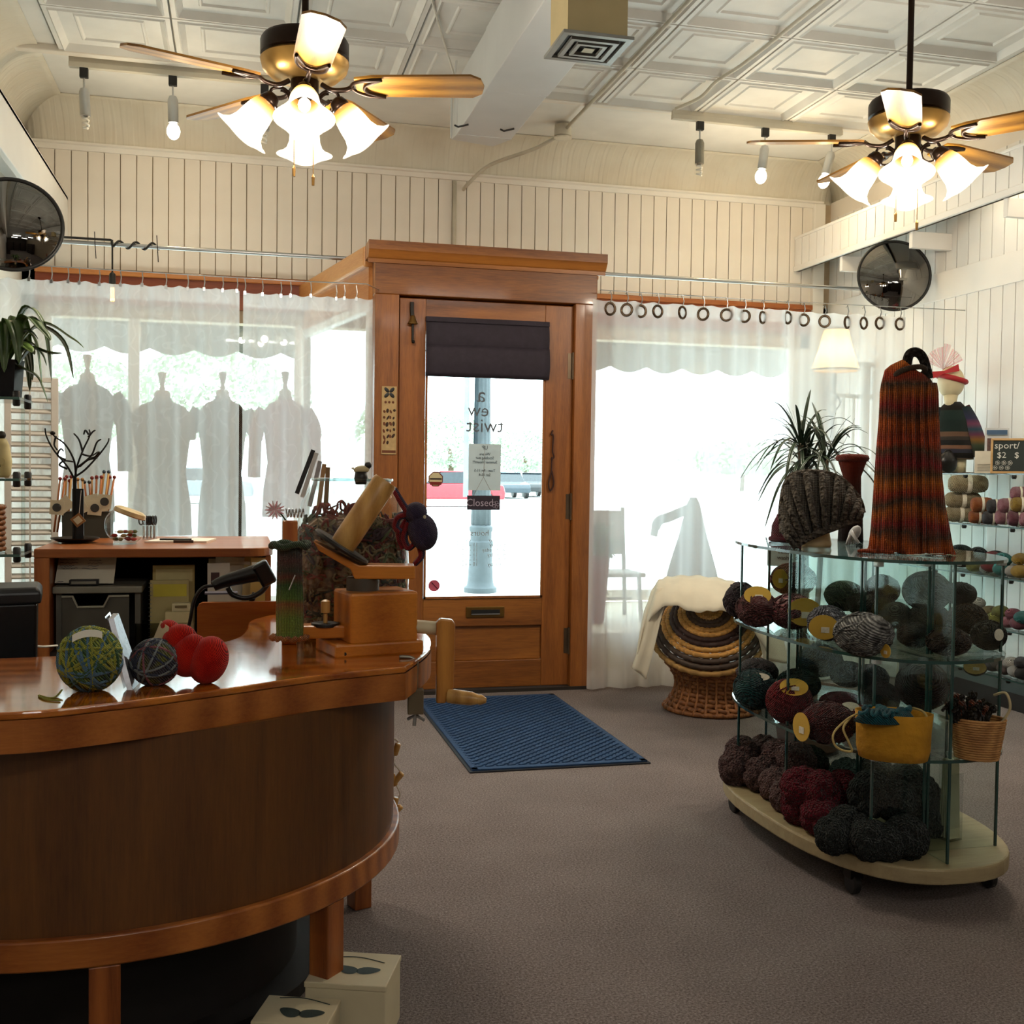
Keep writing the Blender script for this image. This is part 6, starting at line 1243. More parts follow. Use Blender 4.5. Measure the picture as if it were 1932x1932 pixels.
# ------------------------------------------------------------------ tall spiky plant behind the display
dc, L, s = frame('dragon_tree', 1530, 1180, 'tall potted dragon tree with spiky leaves behind the oval display', 'plant', Y=4.35); dc.location.z = 0; zb = at(1530, 1180, Y=4.35).z
MB().lathe([(.10, 0), (.13, .02), (.16, .26), (.165, .28), (.15, .28), (.14, .24)], n=28).build('pot', plain('6a4a38', .6), dc, 'auto'); MB().lathe([(.001, .24), (.15, .25)], n=20, caps=False).build('soil', plain('2a1c12', .9), dc)
crowns = [(L(1504, 845), 1), (L(1550, 872), 2), (L(1514, 885, .06), 3)]
DL = plain('20331f', .35, var=.3, vs=14)
for c, sd in crowns:
    c = Vector((c.x, c.y, c.z+zb)); MB().tube(bez([(0, 0, .24), Vector((c.x*.5, c.y*.4, .6)), c-Vector((0, 0, .05)), c]), .012, 8).build('cane', wood('4a3a28', '6e5a40', 'Z', 3), dc, True)
    rn = random.Random(sd)
    for k in range(30):
        a = rn.random()*6.28; el_ = rn.uniform(-.35, 1.3); ln = rn.uniform(.20, .36); d = Vector((math.cos(a)*math.cos(el_), math.sin(a)*math.cos(el_), math.sin(el_)))
        dr2 = Vector((0, 0, -.17*math.cos(el_)*ln/.25)); blade_leaf(dc, [c, c+d*ln*.35+Vector((0, 0, .01)), c+d*ln*.7+dr2*.3, c+d*ln+dr2], .008, DL)
for pts in (((1508, 860), (1480, 832), (1452, 838)), ((1506, 850), (1500, 820), (1488, 775)), ((1545, 880), (1556, 830), (1566, 780)), ((1550, 880), (1580, 840), (1600, 790)), ((1508, 865), (1480, 850), (1440, 862), (1410, 890))):
    blade_leaf(dc, [Vector((L(x, y).x, 0, L(x, y).z+zb)) for x, y in pts], .008, DL)
# ------------------------------------------------------------------ wicker stool, striped woven bowl and white cloth
ws, L, s = frame('wicker_stool', 1342, 1338, 'hourglass wicker stool standing near the right curtain', 'stool', Z=0)
WK = wood('5a3014', '9a6434', 'X', 4, .6); 
nr = 13
for k in range(nr):
    t = k/(nr-1); r_ = (86-22*math.sin(PI*min(1, t*1.05)))/s; z = (5+92*t)/s
    MB().tube([(r_*math.cos(a)*(1+.03*math.sin(26*a+k*PI)), r_*math.sin(a)*(1+.03*math.sin(26*a+k*PI)), z+.003*math.sin(26*a)) for a in [2*PI*q/104 for q in range(104)]], 5.2/s, 5, closed=True).build('weave_row', WK, ws, True)
for k in range(26):
    a = 2*PI*k/26; MB().tube(bez([Vector(((86-22*math.sin(PI*t)+3)/s*math.cos(a), (86-22*math.sin(PI*t)+3)/s*math.sin(a), (3+94*t)/s)) for t in (0, .25, .5, .75, 1)], 3), 3.2/s, 5).build('stake', wood('6a3c18', 'a8703a', 'Z', 4, .6), ws, True)
MB().lathe([(.001, 96/s), (84/s, 97/s), (86/s, 103/s), (.001, 104/s)], n=28, caps=False).build('seat', WK, ws)
wv = empty('striped_woven_bowl', ws.location+Vector((0, 0, 106/s)), ws.rotation_euler.z, 'domed woven bowl in tan and black coils tipped on the wicker stool', 'basket')
ax_ = Vector((0, -math.sin(.66), math.cos(.66))); Md = ax_.to_track_quat('Z', 'Y').to_matrix(); cz = 42/s
bcol = ['9a7238', '9a7238', 'a87c40', '3a2c22', '3a2c22', '9a7238', 'a87c40', '2e1c18', '2e1c18', '9a7238', 'a87c40', '3a2e26', '3a2e26', '8a6a3a']
for k, c in enumerate(bcol):
    r_ = (7+7.5*k)/s; hh = (1-(k/13)**2)*58/s
    pts = [Md @ Vector((r_*math.cos(a)*(1+.006*math.sin(40*a)), r_*math.sin(a)*(1+.006*math.sin(40*a)), hh)) + Vector((-8/s, -.05, cz)) for a in [2*PI*q/96 for q in range(96)]]
    MB().tube(pts, [(5.4+.9*math.sin(q*1.96))/s for q in range(96)], 6, closed=True).build('coil', wood(c, '%02x%02x%02x' % tuple(min(255, int(int(c[i:i+2], 16)*1.35)) for i in (0, 2, 4)), 'X', 5, .7), wv, True)
cl_, L, s = frame('white_cloth', 1310, 1150, 'white cloth draped over the woven bowl and hanging to the left', 'cloth', Y=ws.location.y-.16)
CLM = plain('e0d8c2', .85, var=.05, vs=8)
top = bez([L(x, y, d) for x, y, d in ((1215, 1160, .06), (1235, 1108, .10), (1262, 1094, .14), (1320, 1092, .16), (1380, 1100, .16), (1412, 1118, .14), (1440, 1140, .12))], 8)
bot = bez([L(x, y, d) for x, y, d in ((1200, 1262, -.02), (1222, 1180, -.03), (1262, 1140, -.07), (1310, 1150, -.09), (1355, 1146, -.09), (1400, 1158, -.06), (1445, 1225, .0))], 8)
n_ = len(top); vs = []
for j in range(9):
    t = j/8
    for i in range(n_): vs.append(top[i].lerp(bot[i], t)+Vector((0, -.05*math.sin(PI*t*.9)+.008*math.sin(i*.9+t*2), .012*math.sin(PI*t)+.004*math.sin(i*1.4))))
m = MB(); m.add(vs, [(j*n_+i, j*n_+i+1, (j+1)*n_+i+1, (j+1)*n_+i) for j in range(8) for i in range(n_-1)]); m.build('drape', CLM, cl_, True, solid=.003)
A = bez([L(1238, 1110, .02), L(1226, 1150, -.03), L(1212, 1210, -.04), L(1195, 1262, -.04)], 6); B = bez([L(1262, 1112, -.0), L(1250, 1160, -.05), L(1236, 1225, -.06), L(1222, 1282, -.05)], 6); n_ = len(A)
m = MB(); m.add([A[i].lerp(B[i], t)+Vector((0, -.012*math.sin(t*7), 0)) for t in (0, .2, .4, .6, .8, 1) for i in range(n_)], [(j*n_+i, j*n_+i+1, (j+1)*n_+i+1, (j+1)*n_+i) for j in range(5) for i in range(n_-1)]); m.build('hanging_corner', CLM, cl_, True, solid=.003)
A = bez([L(1408, 1140, .0), L(1425, 1185, -.02), L(1440, 1240, .0)], 6); B = bez([L(1440, 1130, .08), L(1470, 1180, .06), L(1486, 1250, .06)], 6); n_ = len(A)
m = MB(); m.add([A[i].lerp(B[i], t) for t in (0, .5, 1) for i in range(n_)], [(j*n_+i, j*n_+i+1, (j+1)*n_+i+1, (j+1)*n_+i) for j in range(2) for i in range(n_-1)]); m.build('hanging_corner', CLM, cl_, True, solid=.003)
fc, L, s = frame('framed_chalkboard', 1390, 1122, 'small wood-framed chalkboard leaning on the white cloth', 'chalkboard', Y=ws.location.y-.02)
MB().box((0, 0, 0), (62/s, .008, 28/s), 0, -.2, .12).build('slate', plain('1e2422', .8), fc)
Rr = Matrix.Rotation(.12, 3, 'Y')
for c, d in (((0, 15), (70, 8)), ((0, -15), (70, 8)), ((-33, 0), (8, 34)), ((33, 0), (8, 34))): MB().box(Rr @ Vector((c[0]/s, -.004, c[1]/s)), (d[0]/s, .014, d[1]/s), 0, -.2, .12).build('frame_rail', wood('5a2c18', '7e4628', 'X', 2), fc, bevel=.002)
text('S &', 'chalk_text', plain('9ac4a4', .9), (-.015, -.012, -.006), (PI/2-.2, .12, 0), .045, fc)
# ------------------------------------------------------------------ blue door mat with raised pads
mt = empty('door_mat', (1.29, 4.99, 0), 0, 'blue ribbed door mat in front of the door', 'mat')
MX, MY = .385, .72; MBL = plain('1c3f66', .9, var=.15, vs=30, bump=.4, bs=200)
MB().span((-MX, -MY, .0), (MX, MY, .006)).build('backing', plain('0c1420', .8), mt, bevel=.002); MB().span((-MX+.012, -MY+.012, .006), (MX-.012, MY-.012, .010)).build('pile', MBL, mt)
m = MB()
for i in range(15):
    for j in range(60):
        x = -MX+.06+(2*MX-.12)*i/14; y = -MY+.06+(2*MY-.12)*j/59; m.box((x+(.012 if j % 2 else -.012), y, .012), (.034, .016, .006), .5 if j % 2 else .5)
pp = m.build('raised_pads', MBL, mt); pp['kind'] = 'stuff'
for a, b in (((-MX+.012, -MY+.012, .009), (MX-.012, -MY+.045, .013)), ((-MX+.012, MY-.045, .009), (MX-.012, MY-.012, .013)), ((-MX+.012, -MY+.012, .009), (-MX+.04, MY-.012, .013)), ((MX-.04, -MY+.012, .009), (MX-.012, MY-.012, .013))): MB().span(a, b).build('border', MBL, mt, bevel=.003)
# ================================================================== on the door
FY = DY-.012
bl, L, s = frame('roman_blind', 921, 705, 'dark purple folded fabric blind at the top of the door glass', 'blind', Y=FY); bl.rotation_euler.z = 0
BLM = plain('2c2430', .8, var=.15, vs=30)
def fz(y): return at(921, y, Y=FY).z-bl.location.z
xw0, xw1 = .975-bl.location.x, 1.66-bl.location.x
for k, (z0, z1, d) in enumerate(((fz(668), fz(608), .004), (fz(712), fz(655), -.012))):
    m = MB(); m.sheet(lambda u, v: (xw0+(xw1-xw0)*u, -.012+d-.016*math.sin(PI*v), z0+(z1-z0)*v), 12, 8); m.build('fold', BLM, bl, True, solid=.004)
MB().span((xw0, -.022, fz(612)), (xw1, .008, fz(603))).build('head_rail', BLM, bl); MB().span((xw0, -.02, fz(714)), (xw1, -.008, fz(706))).build('bottom_bar', BLM, bl)
be, L, s = frame('door_bell', 778, 580, 'small brass bell with a long clapper hung on the door corner', 'bell', Y=FY-.004); be.rotation_euler.z = 0
MB().tube([L(777, 570), L(777, 585), L(778, 600)], 4/s, 8).build('strap', BLKMETAL, be); MB().lathe([(3/s, 0), (5/s, -2/s), (6/s, -8/s), (9/s, -14/s), (10/s, -16/s)], L(778, 596, -.02), 18).build('bell_cup', BRASS, be, True); MB().tube([L(778, 606, -.02), L(778, 644, -.02)], 2.4/s, 8).build('clapper', BLKMETAL, be); MB().ball(L(779, 645, -.02), (3.5/s,)*3, 10, 8).build('clapper_tip', BLKMETAL, be, True)
sm, L, s = frame('embroidered_strip', 734, 793, 'narrow cream embroidered hanging with dark figures on the door jamb', 'wall hanging', Y=DY-.045); sm.rotation_euler.z = 0
MB().box((0, 0, 0), (28/s, .006, 128/s)).build('cloth', plain('b89a6a', .8, var=.1, vs=30), sm); rn = random.Random(12); DK = plain('3a2418', .8); DK2 = plain('6a3a20', .8)
for k in range(4):
    a = PI/4+PI/2*k; c = L(734+7*math.cos(a), 741+7*math.sin(a)); MB().ball((c.x, -.004, c.z), (6/s, .002, 3.4/s), 8, 6, M=Matrix.Rotation(a, 3, 'Y')).build('motif', BLACK, sm)
for k in range(3): MB().ball(L(727+7*k, 759, -.004), (2.4/s, .002, 2.4/s), 8, 6).build('motif', DK2, sm)
for k in range(22):
    x, y = 725+(k % 4)*6+rn.uniform(-1, 1), 776+(k//4)*12+rn.uniform(-2, 2); MB().ball(L(x, y, -.004), (rn.uniform(1.6, 2.8)/s, .002, rn.uniform(2.5, 5)/s), 8, 6, M=Matrix.Rotation(rn.uniform(-.6, .6), 3, 'Y')).build('motif', DK if k % 2 else DK2, sm)
MB().box(L(734, 852, -.003), (26/s, .002, 5/s)).build('border', DK2, sm)
# writing and notices on the glass (seen from behind)
GYP = DY+.013
LT = plain('5a6068', .6); LTF = plain('9aa0a4', .6)
dl = empty('glass_lettering', (1.3, GYP, 0), 0, 'mirror-written shop lettering on the door glass', 'lettering')
def gl(px_, py_): q = at(px_, py_, Y=GYP); return (q.x-1.3, 0, q.z)
for tx, x, y, sz in (('a', 908, 746, .12), ('ew', 903, 775, .10), ('twist', 915, 804, .105)): text(tx, 'lettering', LT, gl(x, y), (PI/2, 0, 0), sz, dl, sx=-1)
text('hours', 'lettering', LTF, gl(905, 1006), (PI/2, 0, 0), .045, dl, sx=-1)
for k, (a, b) in enumerate((('monday', 'closed'), ('tuesday', '11 - 5 pm'), ('wednesday', '11 - 5 pm'), ('thursday', '11 - 5 pm'), ('friday', '11 - 5 pm'), ('saturday', '10 - 4 pm'))):
    text(a, 'lettering', LTF, gl(954, 1019+9.2*k), (PI/2, 0, 0), .030, dl, 'LEFT', sx=-1); text(b, 'lettering', LTF, gl(862, 1019+9.2*k), (PI/2, 0, 0), .030, dl, 'RIGHT', sx=-1)
pn, L, s = frame('paper_notice', 914, 925, 'pale paper notice taped to the middle of the door glass', 'notice', Y=GYP+.001); pn.rotation_euler.z = 0
MB().span(L(883, 925), L(945, 838, .002)).build('sheet', plain('c2d6de', .8, var=.03), pn)
for k, (tx, y) in enumerate((('UP', 845), ('We are', 857), ('Stocking our', 864), ('Summer Hours!!!', 872), ('Tues - Fri 11-5', 888), ('Sat 10-4', 896))): text(tx, 'print', plain('5a6a74', .7), L(914, y, -.002), (PI/2, 0, 0), .022 if k else .03, pn, sx=-.9)
cs, L, s = frame('closed_sign', 912, 948, 'small dark purple hanging sign reading Closed on the door glass', 'sign', Y=FY-.006); cs.rotation_euler.z = 0
MB().span(L(881, 962), L(944, 935, .006)).build('board', plain('2a2030', .7), cs); text('Closed', 'lettering', plain('b0a4b4', .8), L(905, 949, -.002), (PI/2, 0, 0), .058, cs, sx=.92)
for e in range(5): MB().tube([L(936+4*math.cos(e*1.257)+3*math.cos(t), 952+4*math.sin(e*1.257)+3*math.sin(t), -.002) for t in [2*PI*i/8 for i in range(8)]], .0011, 4, closed=True).build('flower_print', plain('b0a4b4', .8), cs)
for e in (893, 931): MB().tube([L(e, 935, .003), L(912, 900, .004)], .0012, 5).build('string', plain('8a8a8a', .6), cs)
MB().tube([L(912, 900, .004), L(914, 842, .006)], .0012, 5).build('string', plain('8a8a8a', .6), cs)
st, L, s = frame('octagon_sticker', 822, 904, 'octagonal cream and red alarm sticker on the door glass', 'sticker', Y=GYP); st.rotation_euler.z = 0
def disc(r_, n, c, d, ry=1, ph=0): return MB().add([c+Vector((r_*math.cos(a+ph), d, r_*ry*math.sin(a+ph))) for a in [2*PI*k/n for k in range(n)]], [tuple(range(n))])
disc(15/s, 8, Vector((0, 0, 0)), 0, 1, PI/8).build('rim', plain('6a1c10', .5), st); disc(13/s, 8, Vector((0, 0, 0)), -.001, 1, PI/8).build('face', plain('d8cca0', .5), st); MB().span(L(811, 915, -.003), L(833, 909, -.002)).build('red_foot', plain('7a1c10', .5), st); MB().span(L(811, 905, -.003), L(833, 902, -.002)).build('text_bar', plain('3a2c20', .5), st)
st, L, s = frame('round_sticker', 819, 1105, 'round pink sticker low on the door glass', 'sticker', Y=GYP); st.rotation_euler.z = 0
disc(11/s, 20, Vector((0, 0, 0)), 0).build('face', plain('c85a72', .5), st); MB().tube([L(814, 1098, -.002), L(820, 1105, -.002), L(826, 1111, -.002)], .002, 5).build('line_print', plain('5a2030', .5), st)
cdp, L, s = frame('hanging_cord_loop', 1041, 812, 'dark knotted cord loop hanging on the right door stile', 'cord', Y=FY-.006); cdp.rotation_euler.z = 0
MB().tube(bez([L(1043, 812), L(1040, 820), L(1044, 822), L(1043, 850), L(1046, 862), L(1042, 868), L(1041, 890), L(1036, 912), L(1040, 926), L(1046, 912), L(1042, 888)]), 1.6/s, 6).build('cord', plain('3a1c14', .8), cdp, True); MB().ball(L(1042, 866), (2.5/s, 2.5/s, 4/s), 8, 6).build('knot', plain('3a1c14', .8), cdp, True)
# ================================================================== window displays behind the curtains
def dress_form(px_, wsh, ytop, ysh, yhem, col, sleeve, label, Y):
    r, L, s = frame('dress_form', px_, ysh, label, 'dress form', 'dress forms in the left window', Y=Y); base = at(px_, ysh, Y=Y).z; r.location.z = .30; dz = base-.30
    def q(x, y, d=0): v = L(x, y, d); return Vector((v.x, v.y, v.z+dz))
    hh = (yhem-ysh)/s; w2 = wsh/2/s
    g = MB().lathe([(w2*.9, -hh), (w2*.86, -hh*.75), (w2*.70, -hh*.5), (w2*.80, -hh*.28), (w2*.92, -hh*.10), (w2*.90, -.02), (w2*.62, .03), (w2*.30, .055), (w2*.26, .075)], q(px_, ysh), 32, sy=.6).build('garment', yarn(*col, s=40), r, True)
    if sleeve:
        for e in (-1, 1):
            Q = bez([q(px_, ysh)+Vector((e*w2*.80, 0, -.01)), q(px_, ysh)+Vector((e*w2*1.12, 0, -.10)), q(px_, ysh)+Vector((e*w2*1.2, -.02, -.10-.22*sleeve)), q(px_, ysh)+Vector((e*w2*1.22, -.03, -.12-.40*sleeve))]); MB().tube(Q, [w2*.32]*(len(Q)//2)+[w2*.26]*(len(Q)-len(Q)//2), 12).build('sleeve', yarn(*col, s=40), r, True)
    MB().lathe([(w2*.24, .06), (w2*.24, .10), (w2*.16, .115)], q(px_, ysh), 18, sy=.8).build('neck', plain('b8a898', .8), r, True); MB().lathe([(.012, .11), (.016, .125), (.010, .14), (.020, .19), (.024, .215), (.008, .22)], q(px_, ysh), 14).build('neck_finial', plain('a89478', .5), r, True)
    MB().cyl((0, 0, .02), q(px_, yhem-6), .016, n=12).build('stand_pole', BLKMETAL, r); MB().lathe([(.13, 0), (.13, .015), (.03, .03)], n=24).build('stand_base', BLKMETAL, r, 'auto')
    return r
dress_form(165, 110, 690, 742, 985, ('4a4640', '5c5850', '6c675e'), .8, 'dress form in a grey-brown jumper, leftmost in the window', 6.7)
dress_form(306, 122, 705, 775, 1010, ('7a7468', '8c8578', '9a9384'), 0, 'dress form in a pale beige vest, second from left in the window', 6.6)
dress_form(420, 100, 712, 772, 1015, ('5a4f44', '6c6054', '7a6e60'), .15, 'dress form in a brown jumper, second from right in the window', 6.75)
dress_form(538, 92, 715, 772, 975, ('c8706e', 'd8807e', 'e09090'), .7, 'dress form in a pink jumper, rightmost in the window', 6.6)
# table lamp, folding screen, draped stand, plant and chair in the right window
lp, L, s = frame('iron_lamp', 1562, 1120, 'lit standard lamp with cream shade and twisted iron stem, behind the curtain', 'lamp', Y=6.35); lz = at(1562, 1120, Y=6.35).z; lp.location.z = .30
def q(x, y, d=0): v = L(x, y, d); return Vector((v.x, v.y, v.z+lz-.30))
n = NT('lamp_shade'); e = n.n('ShaderNodeEmission'); e.inputs[0].default_value = lin('ffd9a0'); e.inputs[1].default_value = .28; tr = n.n('ShaderNodeBsdfTranslucent'); tr.inputs[0].default_value = lin('b8a888'); ad = n.n('ShaderNodeAddShader'); n.l(e.outputs[0], ad.inputs[0]); n.l(tr.outputs[0], ad.inputs[1]); n.l(ad.outputs[0], n.out.inputs[0])
MB().lathe([(44/s, 0), (40/s, 12/s), (30/s, 44/s), (22/s, 76/s)], q(1566, 700), 28, caps=False).build('shade', n.m, lp, True)
for rr, yy in ((44, 700), (22, 624)): MB().tube([q(1566, yy)+Vector((rr/s*math.cos(a), rr/s*math.sin(a), 0)) for a in [2*PI*k/28 for k in range(28)]], 2/s, 6, closed=True).build('shade_trim', plain('8a7654', .7), lp, True)
MB().tube([q(1566, 705), q(1564, 735)], 3/s, 8).build('stem', plain('6a6258', .4, .6), lp); MB().tube([q(1562, 785), q(1562, 1140), Vector((0, 0, .02))], 4/s, 8).build('stem', plain('6a6258', .4, .6), lp)
for k in range(4): MB().tube([q(1562, 735+50*t)+Vector((14/s*math.sin(PI*t)*math.cos(k*PI/2+3*t), 14/s*math.sin(PI*t)*math.sin(k*PI/2+3*t), 0)) for t in [i/14 for i in range(15)]], 1.8/s, 6).build('cage_bar', plain('6a6258', .4, .6), lp, True)
MB().lathe([(.12, 0), (.12, .015), (.03, .035)], n=24).build('foot', plain('6a6258', .4, .6), lp, 'auto'); lamp_point('lamp_light', lp.location+q(1566, 672), 4, 'ffd9a0', .04)
fs, L, s = frame('folding_screen', 1625, 1000, 'pale folding screen with gridded panels, behind the right curtain', 'screen', Y=6.75); fs.location.z = .30; fs.rotation_euler.z = 0; zz = at(1625, 682, Y=6.75).z-.30
FSM = plain('a8a498', .6)
for k, (x0, x1, a) in enumerate(((-.26, .02, .25), (.04, .24, -.45))):
    c = Vector(((x0+x1)/2, 0, 0)); w_ = x1-x0; Rz = Matrix.Rotation(a, 3, 'Z')
    for e in (-.5, .5): MB().box(c+Rz @ Vector((w_*e, 0, 0))+Vector((0, 0, zz/2)), (.03, .025, zz), a).build('stile', FSM, fs)
    for z in (.06, zz*.55, zz*.86, zz-.015): MB().box(c+Vector((0, 0, z)), (w_, .02, .028), a).build('rail', FSM, fs)
    for e in (-.17, .17): MB().box(c+Rz @ Vector((w_*e, 0, 0))+Vector((0, 0, zz*.7)), (.012, .015, zz*.3), a).build('muntin', FSM, fs)
    MB().box(c+Vector((0, .004, zz*.3)), (w_, .006, zz*.5), a).build('paper_panel', plain('e4e0d6', .8), fs)
ds_, L, s = frame('draped_stand', 1275, 1100, 'shawl draped over a small stand, silhouetted behind the curtain', 'display stand', Y=6.5); ds_.location.z = .30; z9 = at(1275, 1100, Y=6.5).z-.30
def q(x, y, d=0): v = L(x, y, d); return Vector((v.x, v.y, v.z+z9))
SHW2 = yarn('9a9a9c', 'aeb0b2', 'c0c2c4', 50)
MB().lathe([(52/s, -80/s), (40/s, -30/s), (26/s, 20/s), (12/s, 80/s), (6/s, 92/s)], q(1305, 1030), 24, sy=.6, wob=lambda a, t: 1+.08*(1-t)*math.sin(7*a)).build('shawl', SHW2, ds_, True)
MB().tube(bez([q(1296, 960), q(1262, 975), q(1240, 985), q(1232, 1012)]), [9/s]*20+[7/s]*5, 10).build('shawl_arm', SHW2, ds_, True); MB().cyl((q(1305, 0).x, 0, .0), q(1305, 1050), .014, n=10).build('stand_pole', BLKMETAL, ds_); MB().lathe([(.11, 0), (.11, .012), (.02, .025)], (q(1305, 0).x, 0, 0), 20).build('stand_base', BLKMETAL, ds_, 'auto')
chs, L, s = frame('small_chair', 1150, 1060, 'pale wooden chair behind the curtain beside the door', 'chair', Y=6.55); chs.location.z = .30; chs.rotation_euler.z = 0; CHM = plain('a8a49c', .6)
sz_ = at(1150, 1085, Y=6.55).z-.30
for x in (-.16, .16):
    for y in (-.15, .15): MB().tube([(x, y, 0), (x*.92, y*.9, sz_)], .014, 8).build('leg', CHM, chs)
    MB().tube([(x*.92, .14, sz_), (x*.9, .18, sz_+.42)], .013, 8).build('back_post', CHM, chs)
MB().span((-.18, -.17, sz_), (.18, .17, sz_+.025)).build('seat', CHM, chs, bevel=.006); MB().span((-.15, .155, sz_+.12), (.15, .185, sz_+.40)).build('back_panel', CHM, chs, bevel=.006); MB().tube([(-.15, 0, sz_*.45), (.15, 0, sz_*.45)], .009, 6).build('stretcher', CHM, chs)
pp_, L, s = frame('potted_plant', 1118, 1048, 'bushy green plant in a red pot behind the curtain beside the door', 'plant', Y=6.35); pp_.location.z = .30; pz = at(1118, 1048, Y=6.35).z-.30
MB().lathe([(.05, 0), (.055, .02), (.085, pz-.02), (.09, pz), (.08, pz)], (.02, 0, 0), 24).build('pot', plain('7a1c26', .4), pp_, 'auto')
rn = random.Random(21)
for k in range(70):
    a = rn.random()*6.28; d = Vector((math.cos(a)*rn.uniform(.2, 1), math.sin(a)*.8*rn.uniform(.2, 1), rn.uniform(.1, 1.3))); c = Vector((.04, 0, pz)); ln = rn.uniform(.10, .17); e_ = c+d*ln
    blade_leaf(pp_, [c+d*ln*.55, e_, e_+Vector((d.x*.05, d.y*.05, -.02))], .022, plain('3a6a34', .5, var=.3, vs=10))
# ================================================================== street
AWN = plain('9a9a98', .9)
for k, (x0, x1) in enumerate(((-1.5, .46), (2.2, 4.5))):
    aw = empty('window_awning', (x0, 8.15, 0), 0, 'grey awning with a scalloped edge outside the %s window' % ('left', 'right')[k], 'awning', 'window awnings')
    zb_ = at(300, 652, Y=8.15).z; m = MB(); W = x1-x0; N = int(W/.02)
    m.band([(W*i/N, 0, zb_-.02-.045*abs(math.sin(PI*(W*i/N)/.30))) for i in range(N+1)], [(W*i/N, 0, zb_+.28) for i in range(N+1)]); m.build('valance', AWN, aw, solid=.004)
    m = MB(); m.add([(0, 0, zb_+.28), (W, 0, zb_+.28), (W, -.62, zb_+.75), (0, -.62, zb_+.75)], [(0, 1, 2, 3)]); m.build('canopy', AWN, aw, solid=.004)
    for x in (.02, W-.02): MB().tube([(x, -.6, zb_+.2), (x, 0, zb_+.27)], .012, 8).build('arm', STEEL, aw)
pl, L, s = frame('street_lamp_post', 906, 1117, 'fluted grey iron street lamp post outside the door', 'lamp post', Z=-.02); PLM = plain('4a5358', .6, 0)
def up(y): return (1117-y)/s
MB().lathe([(31/s, 0), (31/s, up(1108)), (26/s, up(1104)), (24/s, up(1095)), (22/s, up(1060)), (21/s, up(1032)), (23/s, up(1029)), (23/s, up(1022)), (20/s, up(1019)), (20/s, up(1004)), (22/s, up(1000)), (22/s, up(994)), (18/s, up(990))], n=24).build('base', PLM, pl, 'auto')
MB().lathe([(18.5/s, up(990)), (16/s, up(900)), (14/s, up(700)), (12/s, up(450))], n=48, wob=lambda a, t: 1+.05*math.cos(12*a)).build('shaft', PLM, pl, True); MB().lathe([(20/s, up(450)), (40/s, up(420)), (36/s, up(360)), (5/s, up(340))], n=24).build('lantern', PLM, pl, True)
MB().box((-.16, -.0, up(790)), (.05, .30, 1.6)).build('banner', plain('8fa0aa', .8), pl)
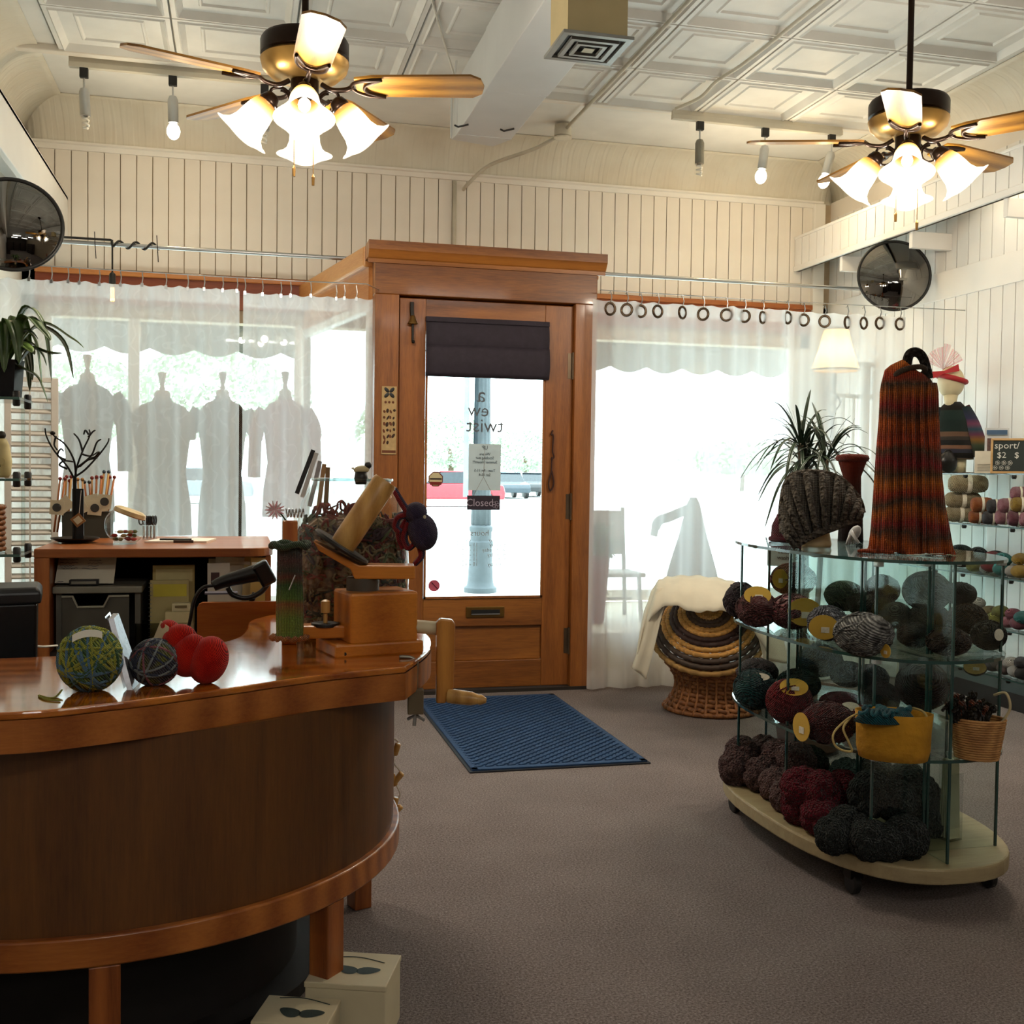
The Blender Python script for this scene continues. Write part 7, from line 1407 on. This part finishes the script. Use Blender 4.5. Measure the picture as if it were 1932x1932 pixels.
def car(px_, py_, Y, col, label, rz=0, sc=1.0):
    p = at(px_, py_, Y=Y); r = empty('parked_car', (p.x, Y, -.17), rz, label, 'car', 'cars parked across the street'); B = plain(col, .25, coat=.6)
    m = MB(); sec = [(-2.1, .35, .55), (-2.15, .45, .80), (-1.2, .95, .92), (1.5, .95, .98), (2.1, .55, .85), (2.15, .35, .5)]
    o = [(-2.15, .32), (-2.18, .62), (-2.05, .78), (-1.1, .92), (1.55, .97), (2.1, .88), (2.18, .6), (2.15, .32)]
    k = len(o); m.add([(x, -.85, z) for x, z in o]+[(x, .85, z) for x, z in o], [tuple(range(k)), tuple(range(k, 2*k))[::-1]]+[(i, (i+1) % k, k+(i+1) % k, k+i) for i in range(k)]); m.build('body', B, r, bevel=.05)
    o = [(-1.15, .9), (-.45, 1.38), (.75, 1.42), (1.55, .95)]; m = MB(); m.add([(x, -.72 if z > 1 else -.8, z) for x, z in o]+[(x, .72 if z > 1 else .8, z) for x, z in o], [(0, 1, 2, 3), (7, 6, 5, 4)]+[(i, (i+1) % 4, 4+(i+1) % 4, 4+i) for i in range(4)]); m.build('cabin_glass', plain('2a3238', .1), r, bevel=.03)
    MB().span((-.5, -.7, 1.38), (.8, .7, 1.44)).build('roof', B, r, bevel=.02)
    for x in (-1.35, 1.35):
        for y in (-.80, .80): MB().lathe([(.20, -.1), (.32, -.09), (.32, .09), (.20, .1)], (x, y, .32), 18, M=Matrix.Rotation(PI/2, 3, 'X')).build('wheel', BLACK, r, 'auto')
    return r
car(846, 940, 44, 'b01c2c', 'red car parked across the street', 0)
car(955, 925, 60, '2c3a44', 'dark blue car parked beyond the red one', PI/2)
car(1003, 922, 64, '1c2226', 'black car parked at the far right of the lot', PI/2)
car(370, 945, 46, '7a8a94', 'grey car behind the left window', .1)
def tree(px_, Y, h, rad, label, sd, col=('6a9a54', '8ab86a')):
    p = at(px_, 900, Y=Y); r = empty('street_tree', (p.x, Y, -.17), 0, label, 'tree', 'trees across the street'); rn = random.Random(sd)
    MB().tube([(0, 0, 0), (.1, 0, h*.4), (0, .1, h*.6)], [.22, .16, .1], 8).build('trunk', plain('6a5a48', .9), r, True); m = MB()
    for k in range(2600):
        d = Vector((rn.gauss(0, 1), rn.gauss(0, 1), rn.gauss(0, 1))).normalized()*rn.uniform(.55, 1)**.5; c = Vector((d.x*rad, d.y*rad, h*.68+d.z*h*.34)); sz = rn.uniform(.06, .13)*rad/2
        u = Vector((rn.gauss(0, 1), rn.gauss(0, 1), rn.gauss(0, 1))).normalized(); v = u.orthogonal().normalized()*sz; w_ = u.cross(v); m.add([c-v, c-w_*.6, c+v, c+w_*.6], [(0, 1, 2, 3)])
    m.build('foliage', plain('b2c4aa', .8, var=.2, vs=.6), r)['kind'] = 'stuff'
tree(848, 62, 4.6, 2.4, 'small pale green tree left of the lamp post, far across the street', 1)
tree(990, 72, 4.2, 2.6, 'bushy pale green tree right of the lamp post, across the street', 2)
tree(1400, 95, 4.5, 6.0, 'low wide tree far off, seen through the right curtain', 3)
tree(160, 75, 8.5, 4.0, 'tall green tree seen through the far left curtain', 4)
tree(400, 70, 9.0, 4.5, 'large spreading green tree seen through the left curtain', 5)
tree(600, 80, 7.5, 3.6, 'green tree seen through the entrance side window', 6)
